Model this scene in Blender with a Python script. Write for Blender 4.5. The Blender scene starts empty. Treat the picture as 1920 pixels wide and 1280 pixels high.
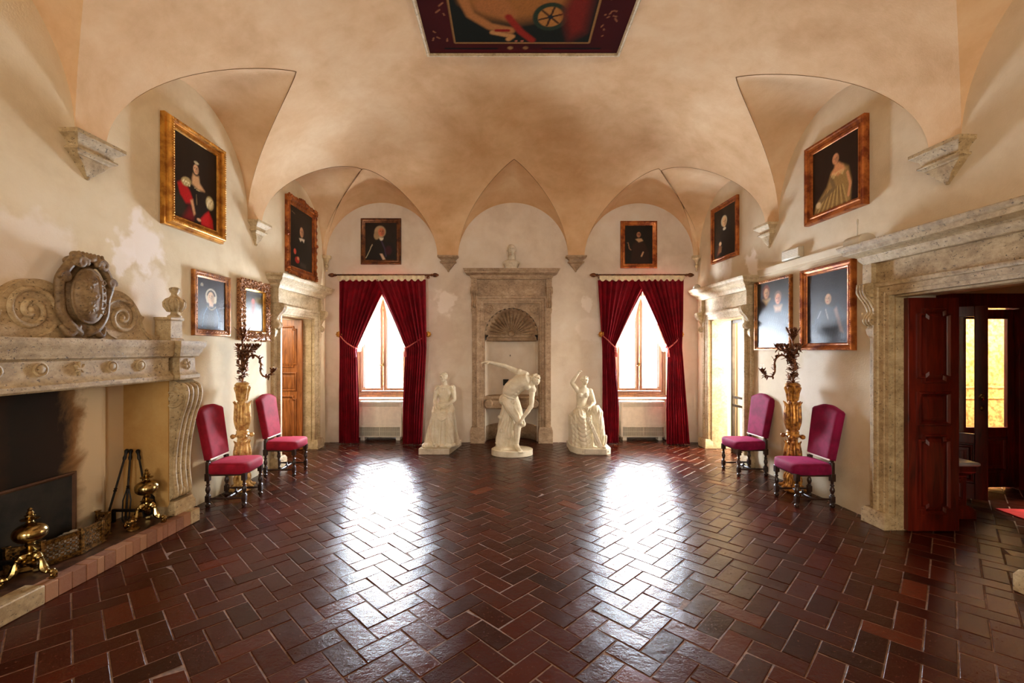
import bpy, math, random
import numpy as np
from mathutils import Vector, Matrix

random.seed(7)
PI = math.pi
SC = bpy.context.scene
COL = SC.collection

# ------------------------------------------------------------------ camera
cam_data = bpy.data.cameras.new('camera')
cam_data.sensor_width = 36.0
cam_data.lens = 830.0 / 1920.0 * 36.0
cam_data.shift_x = 10.0 / 1920.0
cam_data.shift_y = 14.0 / 1920.0
cam_data.clip_start = 0.05
cam = bpy.data.objects.new('camera', cam_data)
cam.location = (0, 0, 1.75)
cam.rotation_euler = (PI / 2, 0, 0)
COL.objects.link(cam)
SC.camera = cam

# ------------------------------------------------------------------ world (pale daylight sky)
world = bpy.data.worlds.new('world')
SC.world = world
world.use_nodes = True
world.node_tree.nodes['Background'].inputs[0].default_value = (0.80, 0.88, 1.0, 1)
world.node_tree.nodes['Background'].inputs[1].default_value = 2.0

# ------------------------------------------------------------------ exposure
SC.view_settings.view_transform = 'Standard'
SC.view_settings.look = 'None'
SC.view_settings.gamma = 1.0
SC.view_settings.use_curve_mapping = False
SC.view_settings.exposure = 1.52
SC.cycles.use_denoising = True
SC.cycles.max_bounces = 10
SC.cycles.diffuse_bounces = 7
SC.cycles.glossy_bounces = 4
SC.cycles.transparent_max_bounces = 10
SC.cycles.sample_clamp_indirect = 8.0
SC.cycles.caustics_reflective = False
SC.cycles.caustics_refractive = False

# ------------------------------------------------------------------ daylight at the openings, and added fill behind the camera
def area(name, loc, rot, sx, sy, power, color):
    l = bpy.data.lights.new(name, 'AREA')
    l.shape = 'RECTANGLE'; l.size = sx; l.size_y = sy; l.energy = power; l.color = color
    o = bpy.data.objects.new(name, l); o.location = loc; o.rotation_euler = rot
    COL.objects.link(o)
    return o

DAY = (0.79, 0.885, 1.0)
FILL_COL = (1.0, 0.86, 0.64)
area('daylight_and_fill', (-2.42, 9.5, 1.25), (-PI / 2, 0, 0), 1.8, 2.5, 1150, DAY)
area('daylight_and_fill', (2.60, 9.5, 1.25), (-PI / 2, 0, 0), 1.8, 2.5, 1150, DAY)
# fill added through two made-up windows in the wall far behind the camera
area('daylight_and_fill', (-1.9, -3.72, 2.2), (PI / 2, 0, 0), 1.5, 2.3, 54, FILL_COL)
area('daylight_and_fill', (1.9, -3.72, 2.2), (PI / 2, 0, 0), 1.5, 2.3, 54, FILL_COL)
# the bright room past the far right door, the passage past the left door, the glazed vestibule
area('daylight_and_fill', (5.6, 7.3, 2.2), (0, PI / 2, 0), 2.2, 1.6, 160, (1.0, 0.97, 0.92))
area('daylight_and_fill', (-4.6, 6.0, 2.5), (PI / 3, 0, -PI / 5), 0.8, 0.8, 14, (1.0, 0.85, 0.62))
area('daylight_and_fill', (7.2, 6.0, 2.75), (1.1, 0, 0), 1.8, 0.5, 70, (1.0, 0.88, 0.66))
area('daylight_and_fill', (6.1, 7.1, 3.2), (-0.95, 0, 0), 1.6, 0.7, 380, (1.0, 0.86, 0.62))

# ------------------------------------------------------------------ room metrics
YB = 8.30                     # back wall
YF = -3.60                    # wall behind the camera
ZS = 3.48                     # springing of the vault
def xl(y): return -3.558 + 0.019 * y
def xr(y): return 3.934 - 0.042 * y
RL = PI / 2 - math.atan(0.019)
RR = -PI / 2 + math.atan(0.042)
def at_left(y, z, off=0.0): return (xl(y) + off, y, z)
def at_right(y, z, off=0.0): return (xr(y) - off, y, z)

# ------------------------------------------------------------------ helpers: objects
def tag(o, label=None, cat=None, group=None, kind=None):
    if label: o['label'] = label
    if cat: o['category'] = cat
    if group: o['group'] = group
    if kind: o['kind'] = kind
    return o

def empty(name, loc=(0, 0, 0), rz=0.0, label=None, cat=None, group=None, kind=None):
    o = bpy.data.objects.new(name, None)
    o.location = loc; o.rotation_euler = (0, 0, rz); o.empty_display_size = 0.1
    COL.objects.link(o)
    return tag(o, label, cat, group, kind)

def copy_tree(o, parent=None):
    c = o.copy(); COL.objects.link(c); c.parent = parent
    if parent is not None: c.matrix_parent_inverse = o.matrix_parent_inverse.copy()
    for ch in [k for k in bpy.data.objects if k.parent == o]:
        copy_tree(ch, c)
    return c

# ------------------------------------------------------------------ helpers: mesh builder
class MB:
    def __init__(s): s.v = []; s.f = []
    def add(s, vs, fs, M=None):
        n = len(s.v)
        if M is not None: vs = [M @ Vector(v) for v in vs]
        s.v.extend([tuple(v) for v in vs]); s.f.extend([tuple(i + n for i in f) for f in fs])
        return s
    def box(s, x0, x1, y0, y1, z0, z1, M=None):
        vs = [(x0, y0, z0), (x1, y0, z0), (x1, y1, z0), (x0, y1, z0), (x0, y0, z1), (x1, y0, z1), (x1, y1, z1), (x0, y1, z1)]
        fs = [(3, 2, 1, 0), (4, 5, 6, 7), (0, 1, 5, 4), (1, 2, 6, 5), (2, 3, 7, 6), (3, 0, 4, 7)]
        return s.add(vs, fs, M)
    def lathe(s, prof, n=16, M=None, a0=0.0, a1=2 * PI, rot=0.0, sq=1.0):
        full = abs(a1 - a0 - 2 * PI) < 1e-6
        m = n if full else n + 1
        vs = []
        for r, z in prof:
            for i in range(m):
                a = a0 + (a1 - a0) * i / n + rot
                vs.append((r * math.cos(a), r * math.sin(a) * sq, z))
        fs = []
        for j in range(len(prof) - 1):
            for i in range(n):
                i2 = (i + 1) % m
                fs.append((j * m + i, j * m + i2, (j + 1) * m + i2, (j + 1) * m + i))
        if full:
            if prof[0][0] > 1e-5: fs.append(tuple(range(m - 1, -1, -1)))
            if prof[-1][0] > 1e-5: fs.append(tuple(range((len(prof) - 1) * m, len(prof) * m)))
        return s.add(vs, fs, M)
    def ell(s, c, r, M=None, n=14, rot=None):
        if not hasattr(r, '__len__'): r = (r, r, r)
        k = max(6, n // 2 + 1)
        prof = [(max(1e-6, math.sin(PI * j / k)), -math.cos(PI * j / k)) for j in range(k + 1)]
        T = Matrix.Translation(c)
        if rot: T = T @ Matrix.Rotation(rot[2], 4, 'Z') @ Matrix.Rotation(rot[1], 4, 'Y') @ Matrix.Rotation(rot[0], 4, 'X')
        T = T @ Matrix.Diagonal((r[0], r[1], r[2], 1))
        if M is not None: T = M @ T
        vs = []; fs = []
        vs.append((0, 0, -1))
        for j in range(1, k):
            for i in range(n):
                a = 2 * PI * i / n
                vs.append((prof[j][0] * math.cos(a), prof[j][0] * math.sin(a), prof[j][1]))
        vs.append((0, 0, 1)); last = len(vs) - 1
        for i in range(n): fs.append((0, 1 + (i + 1) % n, 1 + i))
        for j in range(k - 2):
            for i in range(n):
                a = 1 + j * n + i; b = 1 + j * n + (i + 1) % n
                fs.append((a, b, b + n, a + n))
        o = 1 + (k - 2) * n
        for i in range(n): fs.append((o + i, o + (i + 1) % n, last))
        return s.add(vs, fs, T)
    def tube(s, pts, rad, n=8, M=None, sq=1.0, up=None, dome=True):
        pts = [Vector(p) for p in pts]
        if not hasattr(rad, '__len__'): rad = [rad] * len(pts)
        rad = list(rad)
        if dome:
            d0 = (pts[0] - pts[1]).normalized() * rad[0]; d1 = (pts[-1] - pts[-2]).normalized() * rad[-1]
            pts = [pts[0] + d0 * 0.95, pts[0] + d0 * 0.6] + pts + [pts[-1] + d1 * 0.6, pts[-1] + d1 * 0.95]
            rad = [rad[0] * 0.25, rad[0] * 0.78] + rad + [rad[-1] * 0.78, rad[-1] * 0.25]
        m = len(pts); vs = []; fs = []
        t = (pts[1] - pts[0]).normalized()
        u = Vector(up) if up else (Vector((0, 0, 1)) if abs(t.z) < 0.9 else Vector((1, 0, 0)))
        nrm = (u - t * u.dot(t)).normalized()
        for k in range(m):
            if k == 0: t2 = (pts[1] - pts[0])
            elif k == m - 1: t2 = (pts[-1] - pts[-2])
            else: t2 = (pts[k + 1] - pts[k]).normalized() + (pts[k] - pts[k - 1]).normalized()
            if t2.length > 1e-9: t = t2.normalized()
            q = nrm - t * nrm.dot(t)
            if q.length > 1e-6: nrm = q.normalized()
            b = t.cross(nrm)
            for i in range(n):
                a = 2 * PI * i / n
                vs.append(pts[k] + nrm * (math.cos(a) * rad[k]) + b * (math.sin(a) * rad[k] * sq))
        for k in range(m - 1):
            for i in range(n):
                i2 = (i + 1) % n
                fs.append((k * n + i, k * n + i2, (k + 1) * n + i2, (k + 1) * n + i))
        fs.append(tuple(range(n - 1, -1, -1))); fs.append(tuple(range((m - 1) * n, m * n)))
        return s.add(vs, fs, M)
    def prism(s, poly, y0, y1, M=None):
        """polygon in x,z extruded from y0 to y1"""
        n = len(poly)
        vs = [(p[0], y0, p[1]) for p in poly] + [(p[0], y1, p[1]) for p in poly]
        fs = [tuple(range(n)), tuple(range(2 * n - 1, n - 1, -1))]
        for i in range(n):
            j = (i + 1) % n
            fs.append((i, i + n, j + n, j))
        return s.add(vs, fs, M)
    def side(s, poly, x0, x1, M=None):
        """polygon in (protrusion, z) extruded in x; protrusion points to -y"""
        n = len(poly)
        vs = [(x0, -p[0], p[1]) for p in poly] + [(x1, -p[0], p[1]) for p in poly]
        fs = [tuple(range(n)), tuple(range(2 * n - 1, n - 1, -1))]
        for i in range(n):
            j = (i + 1) % n
            fs.append((i, i + n, j + n, j))
        return s.add(vs, fs, M)
    def pblock(s, x0, x1, levels, base=0.0, back=0.02, M=None):
        """moulded block on a wall: levels = (overhang, z) bottom to top"""
        vs = []; fs = []
        for p, z in levels:
            vs += [(x0 - p, back, z), (x0 - p, -base - p, z), (x1 + p, -base - p, z), (x1 + p, back, z)]
        n = len(levels)
        for k in range(n - 1):
            for i in range(4):
                j = (i + 1) % 4
                fs.append((k * 4 + i, k * 4 + j, (k + 1) * 4 + j, (k + 1) * 4 + i))
        fs.append((3, 2, 1, 0)); fs.append(tuple(range((n - 1) * 4, n * 4)))
        return s.add(vs, fs, M)
    def ring(s, w, h, prof, M=None, z0=0.0):
        """picture-frame ring, centred x, from z0 up; prof = (inset, protrusion) outer to inner, closed"""
        vs = []; fs = []
        for a, b in prof:
            vs += [(-w / 2 + a, -b, z0 + a), (w / 2 - a, -b, z0 + a), (w / 2 - a, -b, z0 + h - a), (-w / 2 + a, -b, z0 + h - a)]
        n = len(prof)
        for k in range(n):
            k2 = (k + 1) % n
            for i in range(4):
                j = (i + 1) % 4
                fs.append((k * 4 + i, k * 4 + j, k2 * 4 + j, k2 * 4 + i))
        return s.add(vs, fs, M)
    def uframe(s, w, h, prof, M=None):
        """door architrave: legs and head around an opening w x h; prof = (outset, protrusion), closed"""
        vs = []; fs = []
        for a, b in prof:
            vs += [(-w / 2 - a, -b, 0), (-w / 2 - a, -b, h + a), (w / 2 + a, -b, h + a), (w / 2 + a, -b, 0)]
        n = len(prof)
        for k in range(n):
            k2 = (k + 1) % n
            for i in range(3):
                fs.append((k * 4 + i, k * 4 + i + 1, k2 * 4 + i + 1, k2 * 4 + i))
        fs.append(tuple(k * 4 for k in range(n))); fs.append(tuple(k * 4 + 3 for k in reversed(range(n))))
        return s.add(vs, fs, M)
    def grid(s, P, M=None, close=False):
        """P[j][i] points"""
        nj = len(P); ni = len(P[0])
        vs = [p for row in P for p in row]; fs = []
        for j in range(nj - 1):
            for i in range(ni - 1):
                fs.append((j * ni + i, j * ni + i + 1, (j + 1) * ni + i + 1, (j + 1) * ni + i))
        return s.add(vs, fs, M)
    def build(s, name, mat, parent=None, angle=35, bevel=0.0, seg=2, loc=None, rz=None, solid=0.0, label=None, flat=False):
        me = bpy.data.meshes.new(name)
        me.from_pydata(s.v, [], s.f)
        me.validate(verbose=False)
        if mat is not None: me.materials.append(mat)
        import bmesh
        bm = bmesh.new(); bm.from_mesh(me)
        bmesh.ops.recalc_face_normals(bm, faces=bm.faces)
        bm.to_mesh(me); bm.free()
        if not flat:
            me.polygons.foreach_set('use_smooth', [True] * len(me.polygons))
            me.set_sharp_from_angle(angle=math.radians(angle))
        o = bpy.data.objects.new(name, me); COL.objects.link(o)
        if parent is not None: o.parent = parent
        if loc: o.location = loc
        if rz is not None: o.rotation_euler = (0, 0, rz)
        if bevel > 0:
            b = o.modifiers.new('bevel', 'BEVEL'); b.width = bevel; b.segments = seg
            b.limit_method = 'ANGLE'; b.angle_limit = math.radians(40)
        if solid > 0:
            b = o.modifiers.new('solid', 'SOLIDIFY'); b.thickness = solid; b.offset = 0
        if label: o['label'] = label
        return o
    def sculpt(s, name, mat, parent=None, voxel=0.008, smooth=5, M=None, label=None, disp=None):
        """closed overlapping forms fused into one continuous surface"""
        o = s.build(name, mat, parent, flat=True)
        r = o.modifiers.new('fuse', 'REMESH'); r.mode = 'VOXEL'; r.voxel_size = voxel; r.use_smooth_shade = True
        if smooth:
            m = o.modifiers.new('smooth', 'SMOOTH'); m.factor = 0.5; m.iterations = smooth
        bpy.context.view_layer.update()
        dg = bpy.context.evaluated_depsgraph_get()
        me = bpy.data.meshes.new_from_object(o.evaluated_get(dg))
        o.modifiers.clear(); old = o.data; o.data = me; me.name = name
        bpy.data.meshes.remove(old)
        if len(me.materials) == 0: me.materials.append(mat)
        if disp:
            n = len(me.vertices); co = np.empty(n * 3); no = np.empty(n * 3)
            me.vertices.foreach_get('co', co); me.vertices.foreach_get('normal', no)
            co = co.reshape(-1, 3); no = no.reshape(-1, 3)
            co2 = co + no * disp(co, no)[:, None]
            me.vertices.foreach_set('co', co2.reshape(-1)); me.update()
        me.polygons.foreach_set('use_smooth', [True] * len(me.polygons))
        if label: o['label'] = label
        return o

def crv(pts, n=8):
    """Catmull-Rom through points"""
    P = [Vector(p) for p in pts]; P = [P[0] * 2 - P[1]] + P + [P[-1] * 2 - P[-2]]
    out = []
    for k in range(1, len(P) - 2):
        for i in range(n):
            t = i / n; a, b, c, d = P[k - 1], P[k], P[k + 1], P[k + 2]
            out.append(0.5 * ((2 * b) + (c - a) * t + (2 * a - 5 * b + 4 * c - d) * t * t + (3 * b - a - 3 * c + d) * t ** 3))
    out.append(P[-2]); return out

def spiral(cx, cz, r0, r1, a0, turns, y, n=40):
    out = []
    for i in range(n + 1):
        t = i / n; a = a0 + turns * 2 * PI * t; r = r0 + (r1 - r0) * t ** 0.8
        out.append((cx + r * math.cos(a), y, cz + r * math.sin(a)))
    return out

# ------------------------------------------------------------------ materials
def lin(c):
    return tuple((x / 12.92 if x <= 0.04045 else ((x + 0.055) / 1.055) ** 2.4) for x in c)
def hexc(r, g, b): return lin((r / 255, g / 255, b / 255))

class NT:
    def __init__(s, name):
        s.m = bpy.data.materials.new(name); s.m.use_nodes = True
        s.t = s.m.node_tree; s.b = s.t.nodes['Principled BSDF']; s.out = s.t.nodes['Material Output']
    def n(s, typ, **kw):
        x = s.t.nodes.new(typ)
        for k, v in kw.items():
            if k.startswith('i_'): x.inputs[k[2:].replace('_', ' ')].default_value = v
            else: setattr(x, k, v)
        return x
    def l(s, a, b): s.t.links.new(a, b)
    def noise(s, scale, detail=5, rough=0.55, vec=None, dist=0.0):
        x = s.n('ShaderNodeTexNoise'); x.inputs['Scale'].default_value = scale
        x.inputs['Detail'].default_value = detail; x.inputs['Roughness'].default_value = rough; x.inputs['Distortion'].default_value = dist
        if vec is not None: s.l(vec, x.inputs['Vector'])
        return x.outputs['Fac']
    def ramp(s, fac, stops):
        r = s.n('ShaderNodeValToRGB'); el = r.color_ramp.elements
        while len(el) < len(stops): el.new(0.5)
        for e, (p, c) in zip(el, stops):
            e.position = p; e.color = (c[0], c[1], c[2], 1) if hasattr(c, '__len__') else (c, c, c, 1)
        s.l(fac, r.inputs[0]); return r.outputs[0]
    def mix(s, fac, a, b, mode='MIX'):
        x = s.n('ShaderNodeMix', data_type='RGBA', blend_type=mode)
        for sock, val in ((0, fac), (6, a), (7, b)):
            if hasattr(val, 'is_linked') or hasattr(val, 'links'): s.l(val, x.inputs[sock])
            elif sock == 0: x.inputs[0].default_value = val
            else: x.inputs[sock].default_value = (val[0], val[1], val[2], 1)
        return x.outputs[2]
    def math(s, op, a, b=None, clamp=False):
        x = s.n('ShaderNodeMath', operation=op, use_clamp=clamp)
        for i, v in ((0, a), (1, b)):
            if v is None: continue
            if hasattr(v, 'links'): s.l(v, x.inputs[i])
            else: x.inputs[i].default_value = v
        return x.outputs[0]
    def bump(s, h, strength=0.3, dist=0.01):
        x = s.n('ShaderNodeBump'); x.inputs['Strength'].default_value = strength; x.inputs['Distance'].default_value = dist
        s.l(h, x.inputs['Height']); s.l(x.outputs[0], s.b.inputs['Normal'])
    def obj(s): return s.n('ShaderNodeTexCoord').outputs['Object']
    def setb(s, **kw):
        for k, v in kw.items(): s.b.inputs[k.replace('_', ' ')].default_value = v

def plaster(name, c1, c2, c3, patches=(), scale=0.8):
    k = NT(name); co = k.obj()
    n1 = k.noise(scale, 6, 0.6, co, 0.4); n2 = k.noise(scale * 5, 5, 0.65, co, 0.3)
    f = k.math('ADD', k.math('MULTIPLY', n1, 0.7), k.math('MULTIPLY', n2, 0.3))
    col = k.ramp(f, [(0.34, c1), (0.5, c2), (0.66, c3)])
    if patches:
        pos = k.n('ShaderNodeNewGeometry').outputs['Position']
        dn = k.n('ShaderNodeTexNoise'); dn.inputs['Scale'].default_value = 5.0; dn.inputs['Detail'].default_value = 4; k.l(co, dn.inputs['Vector'])
        sub = k.n('ShaderNodeVectorMath', operation='SUBTRACT'); k.l(dn.outputs['Color'], sub.inputs[0]); sub.inputs[1].default_value = (0.5, 0.5, 0.5)
        sc = k.n('ShaderNodeVectorMath', operation='SCALE'); k.l(sub.outputs[0], sc.inputs[0]); sc.inputs['Scale'].default_value = 0.5
        ad = k.n('ShaderNodeVectorMath', operation='ADD'); k.l(pos, ad.inputs[0]); k.l(sc.outputs[0], ad.inputs[1])
        for c, r, pc, am in patches:
            d = k.n('ShaderNodeVectorMath', operation='DISTANCE'); k.l(ad.outputs[0], d.inputs[0]); d.inputs[1].default_value = c
            m = k.ramp(k.math('DIVIDE', d.outputs['Value'], r), [(0.75, am), (1.0, 0.0)])
            col = k.mix(m, col, pc)
    k.l(col, k.b.inputs['Base Color'])
    k.bump(k.math('ADD', k.noise(60, 4, 0.7, co), k.math('MULTIPLY', k.noise(5, 3, 0.5, co), 1.5)), 0.35, 0.008)
    k.setb(Roughness=0.82); k.b.inputs['Specular IOR Level'].default_value = 0.25
    return k.m

def stone(name, c1, c2, c3, pits=0.6, rough=0.6):
    k = NT(name); co = k.obj()
    mp = k.n('ShaderNodeMapping'); mp.inputs['Scale'].default_value = (1, 1, 1.35); k.l(co, mp.inputs[0])
    n1 = k.noise(4.2, 6, 0.7, mp.outputs[0], 0.25); n2 = k.noise(22, 5, 0.7, mp.outputs[0])
    f = k.math('ADD', k.math('MULTIPLY', n1, 0.6), k.math('MULTIPLY', n2, 0.4))
    col = k.ramp(f, [(0.36, c1), (0.5, c2), (0.62, c3)])
    n3 = k.noise(38, 3, 0.8, mp.outputs[0])
    pm = k.ramp(n3, [(0.33, pits), (0.41, 0.0)])
    col = k.mix(pm, col, tuple(x * 0.25 for x in c1))
    k.l(col, k.b.inputs['Base Color'])
    k.bump(k.math('SUBTRACT', k.math('MULTIPLY', n2, 0.6), pm), 0.5, 0.006)
    k.setb(Roughness=rough); return k.m

def wood(name, c1, c2, rough=0.32, axis='Z'):
    k = NT(name); co = k.obj()
    mp = k.n('ShaderNodeMapping'); mp.inputs['Scale'].default_value = (9, 9, 0.9) if axis == 'Z' else (0.9, 9, 9); k.l(co, mp.inputs[0])
    n1 = k.noise(2.5, 6, 0.6, mp.outputs[0], 1.2); n2 = k.noise(1.3, 2, 0.5, co)
    f = k.math('ADD', k.math('MULTIPLY', n1, 0.7), k.math('MULTIPLY', n2, 0.3))
    k.l(k.ramp(f, [(0.35, c1), (0.62, c2)]), k.b.inputs['Base Color'])
    k.bump(n1, 0.12, 0.003); k.setb(Roughness=rough); return k.m

def simple(name, c, rough=0.5, metal=0.0, var=0.15, vs=12.0, bump=0.0, spec=None, dark=None):
    k = NT(name); co = k.obj(); n = k.noise(vs, 4, 0.6, co)
    lo = dark if dark else tuple(x * (1 - var * 1.6) for x in c); hi = tuple(min(1, x * (1 + var)) for x in c)
    k.l(k.ramp(n, [(0.38, lo), (0.6, hi)]), k.b.inputs['Base Color'])
    k.setb(Roughness=rough, Metallic=metal)
    if spec is not None: k.b.inputs['Specular IOR Level'].default_value = spec
    if bump: k.bump(n, bump, 0.004)
    return k.m

def velvet(name, c, rough=0.75, sheen=0.6, tint=None):
    k = NT(name); co = k.obj(); n = k.noise(7, 4, 0.6, co)
    k.l(k.ramp(n, [(0.36, tuple(x * 0.7 for x in c)), (0.62, tuple(min(1, x * 1.2) for x in c))]), k.b.inputs['Base Color'])
    k.setb(Roughness=rough); k.b.inputs['Sheen Weight'].default_value = sheen
    k.b.inputs['Sheen Tint'].default_value = (*(tint or c), 1); k.b.inputs['Specular IOR Level'].default_value = 0.2
    k.bump(k.noise(240, 2, 0.6, co), 0.12, 0.001)
    return k.m

def paintmat(name, rough=0.3, bump=0.25, spec=0.4):
    k = NT(name); a = k.n('ShaderNodeAttribute', attribute_name='paint')
    co = k.obj()
    k.l(a.outputs['Color'], k.b.inputs['Base Color']); k.setb(Roughness=rough); k.b.inputs['Specular IOR Level'].default_value = spec
    k.bump(k.noise(90, 4, 0.7, co), bump, 0.003)
    return k.m

M = {}
W1 = hexc(240, 220, 186); W2 = hexc(232, 208, 168); W3 = hexc(222, 190, 146)
PW = hexc(250, 242, 234)
M['wall_left'] = plaster('plaster_left', hexc(238, 226, 200), hexc(230, 215, 184), hexc(214, 195, 160),
    patches=[((-3.48, 4.25, 2.74), 0.26, PW, 0.9), ((-3.48, 4.02, 2.60), 0.16, PW, 0.8), ((-3.5, 3.3, 2.45), 0.36, PW, 0.55), ((-3.5, 4.35, 2.25), 0.30, PW, 0.6), ((-3.5, 2.9, 2.35), 0.3, PW, 0.5)])
M['wall_right'] = plaster('plaster_right', hexc(228, 214, 190), hexc(218, 202, 174), hexc(204, 184, 152),
    patches=[((3.68, 6.55, 2.98), 0.22, PW, 0.8), ((3.65, 7.3, 3.0), 0.2, PW, 0.5), ((3.7, 5.2, 1.35), 0.5, PW, 0.35)])
M['wall_back'] = plaster('plaster_back', hexc(232, 224, 212), hexc(222, 210, 194), hexc(204, 188, 170),
    patches=[((-1.15, 8.3, 2.62), 0.24, PW, 0.6), ((-1.2, 8.3, 2.1), 0.3, hexc(205, 186, 168), 0.5), ((1.55, 8.3, 2.1), 0.28, PW, 0.4), ((1.5, 8.3, 2.6), 0.14, PW, 0.6), ((1.4, 8.3, 1.3), 0.3, hexc(212, 196, 180), 0.4)])
M['vault'] = plaster('vault_plaster', hexc(234, 206, 168), hexc(221, 185, 143), hexc(200, 160, 116), scale=0.7)
M['white_plaster'] = plaster('white_plaster', hexc(238, 232, 220), hexc(232, 224, 208), hexc(222, 212, 192))
M['stone'] = stone('travertine', hexc(158, 134, 98), hexc(192, 170, 132), hexc(214, 194, 158), pits=0.8)
M['stone_back'] = stone('travertine_back', hexc(128, 104, 80), hexc(164, 138, 110), hexc(190, 166, 138), pits=0.8)
M['stone_fire'] = stone('travertine_fireplace', hexc(136, 112, 76), hexc(176, 152, 112), hexc(198, 176, 136), pits=0.95)
M['stone_dark'] = stone('travertine_shield', hexc(84, 62, 36), hexc(124, 98, 64), hexc(152, 126, 88), pits=0.8)
M['marble'] = stone('statue_marble', hexc(214, 204, 178), hexc(228, 220, 198), hexc(238, 232, 214), pits=0.1, rough=0.5)
M['plinth'] = stone('plinth_stone', hexc(180, 168, 146), hexc(206, 196, 176), hexc(222, 214, 198), pits=0.3)
M['chestnut'] = wood('chestnut_wood', hexc(120, 66, 26), hexc(196, 122, 62), 0.34)
M['mahogany'] = wood('red_stained_wood', hexc(52, 10, 5), hexc(112, 30, 14), 0.33)
M['window_wood'] = wood('window_wood', hexc(92, 56, 32), hexc(134, 88, 54), 0.45)
M['dark_wood'] = simple('dark_turned_wood', hexc(46, 26, 18), 0.3, var=0.3)
M['gilt'] = simple('gilt_frame', hexc(204, 150, 66), 0.33, 0.75, 0.15, 9, 0.1, dark=hexc(160, 104, 42))
M['gilt_red'] = simple('red_gilt_frame', hexc(170, 100, 46), 0.36, 0.6, 0.2, 9, 0.1, dark=hexc(118, 54, 24))
M['gilt_brown'] = simple('brown_gilt_frame', hexc(160, 104, 50), 0.4, 0.5, 0.2, 12, 0.1, dark=hexc(106, 60, 26))
M['gilt_dark'] = simple('dark_gilt_frame', hexc(110, 66, 34), 0.36, 0.5, 0.2, 10, 0.1, dark=hexc(66, 34, 18))
M['carved'] = simple('carved_frame', hexc(176, 128, 84), 0.38, 0.35, 0.3, 60, 0.4, dark=hexc(86, 44, 26))
M['pedestal_pale'] = simple('pale_gilt_wood', hexc(214, 178, 110), 0.42, 0.3, 0.2, 18, 0.3, dark=hexc(168, 118, 58))
M['pedestal_gold'] = simple('gold_gilt_wood', hexc(190, 134, 60), 0.34, 0.5, 0.25, 18, 0.3, dark=hexc(110, 60, 24))
M['bronze'] = simple('gilt_bronze', hexc(130, 84, 52), 0.36, 0.7, 0.3, 60, 0.3, dark=hexc(60, 30, 20))
M['brass'] = simple('brass', hexc(172, 148, 96), 0.2, 1.0, 0.15, 18, dark=hexc(112, 88, 46))
M['old_brass'] = simple('old_brass', hexc(140, 104, 54), 0.36, 0.9, 0.3, 50, 0.2, dark=hexc(60, 40, 20))
M['iron'] = simple('black_iron', hexc(34, 30, 28), 0.45, 0.6, 0.3, 30)
M['steel'] = simple('dark_steel', hexc(78, 72, 66), 0.4, 0.8)
M['velvet_chair'] = velvet('crimson_velvet', hexc(140, 16, 40), sheen=0.35, tint=hexc(220, 80, 110))
M['velvet_plum'] = velvet('plum_velvet', hexc(126, 12, 60), sheen=0.35, tint=hexc(210, 70, 130))
M['velvet_curtain'] = velvet('curtain_velvet', hexc(118, 2, 22), sheen=0.25, tint=hexc(220, 60, 80))
M['rope'] = velvet('rose_rope', hexc(190, 92, 88), sheen=0.3)
M['cream_cloth'] = simple('cream_heading_cloth', hexc(226, 212, 180), 0.8, var=0.08)
M['white_paint'] = simple('white_enamel', hexc(232, 226, 212), 0.4, var=0.04)
M['grey_grille'] = simple('grille_enamel', hexc(196, 192, 176), 0.4, var=0.05)
M['shade_gap'] = simple('grille_gap', hexc(90, 86, 74), 0.7, var=0.05)
M['black_void'] = simple('dark_socket', hexc(18, 15, 12), 0.8)
M['marble_top'] = simple('grey_marble_top', hexc(196, 196, 196), 0.2, var=0.08)
M['plastic'] = simple('grey_plastic', hexc(196, 186, 164), 0.5, var=0.05)
M['ash'] = simple('pale_ash', hexc(206, 204, 200), 0.9, var=0.1, vs=40, bump=0.4)
M['red_rug'] = simple('red_rug', hexc(190, 10, 20), 0.9, var=0.1)
M['paint'] = paintmat('oil_paint', 0.34, 0.15, 0.25)
M['paint_gloss'] = paintmat('glossy_oil_paint', 0.36, 0.6)
M['fresco'] = paintmat('ceiling_paint', 0.8, 0.1, 0.05)

def soot():
    k = NT('sooty_plaster'); pos = k.n('ShaderNodeNewGeometry').outputs['Position']; co = k.obj()
    sp = k.n('ShaderNodeSeparateXYZ'); k.l(pos, sp.inputs[0])
    n = k.noise(2.4, 6, 0.65, co, 0.5)
    d = k.math('SUBTRACT', sp.outputs['Y'], k.math('MULTIPLY', k.math('SUBTRACT', n, 0.5), 0.45))
    col = k.ramp(k.math('DIVIDE', d, 5.0), [(0.58, hexc(78, 44, 20)), (0.655, hexc(30, 24, 18)), (0.72, hexc(40, 24, 14)), (0.745, hexc(150, 110, 66)), (0.765, hexc(226, 204, 166))])
    k.l(col, k.b.inputs['Base Color']); k.setb(Roughness=0.8)
    k.bump(k.noise(50, 4, 0.7, co), 0.3, 0.006)
    return k.m
M['soot'] = soot()

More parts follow.
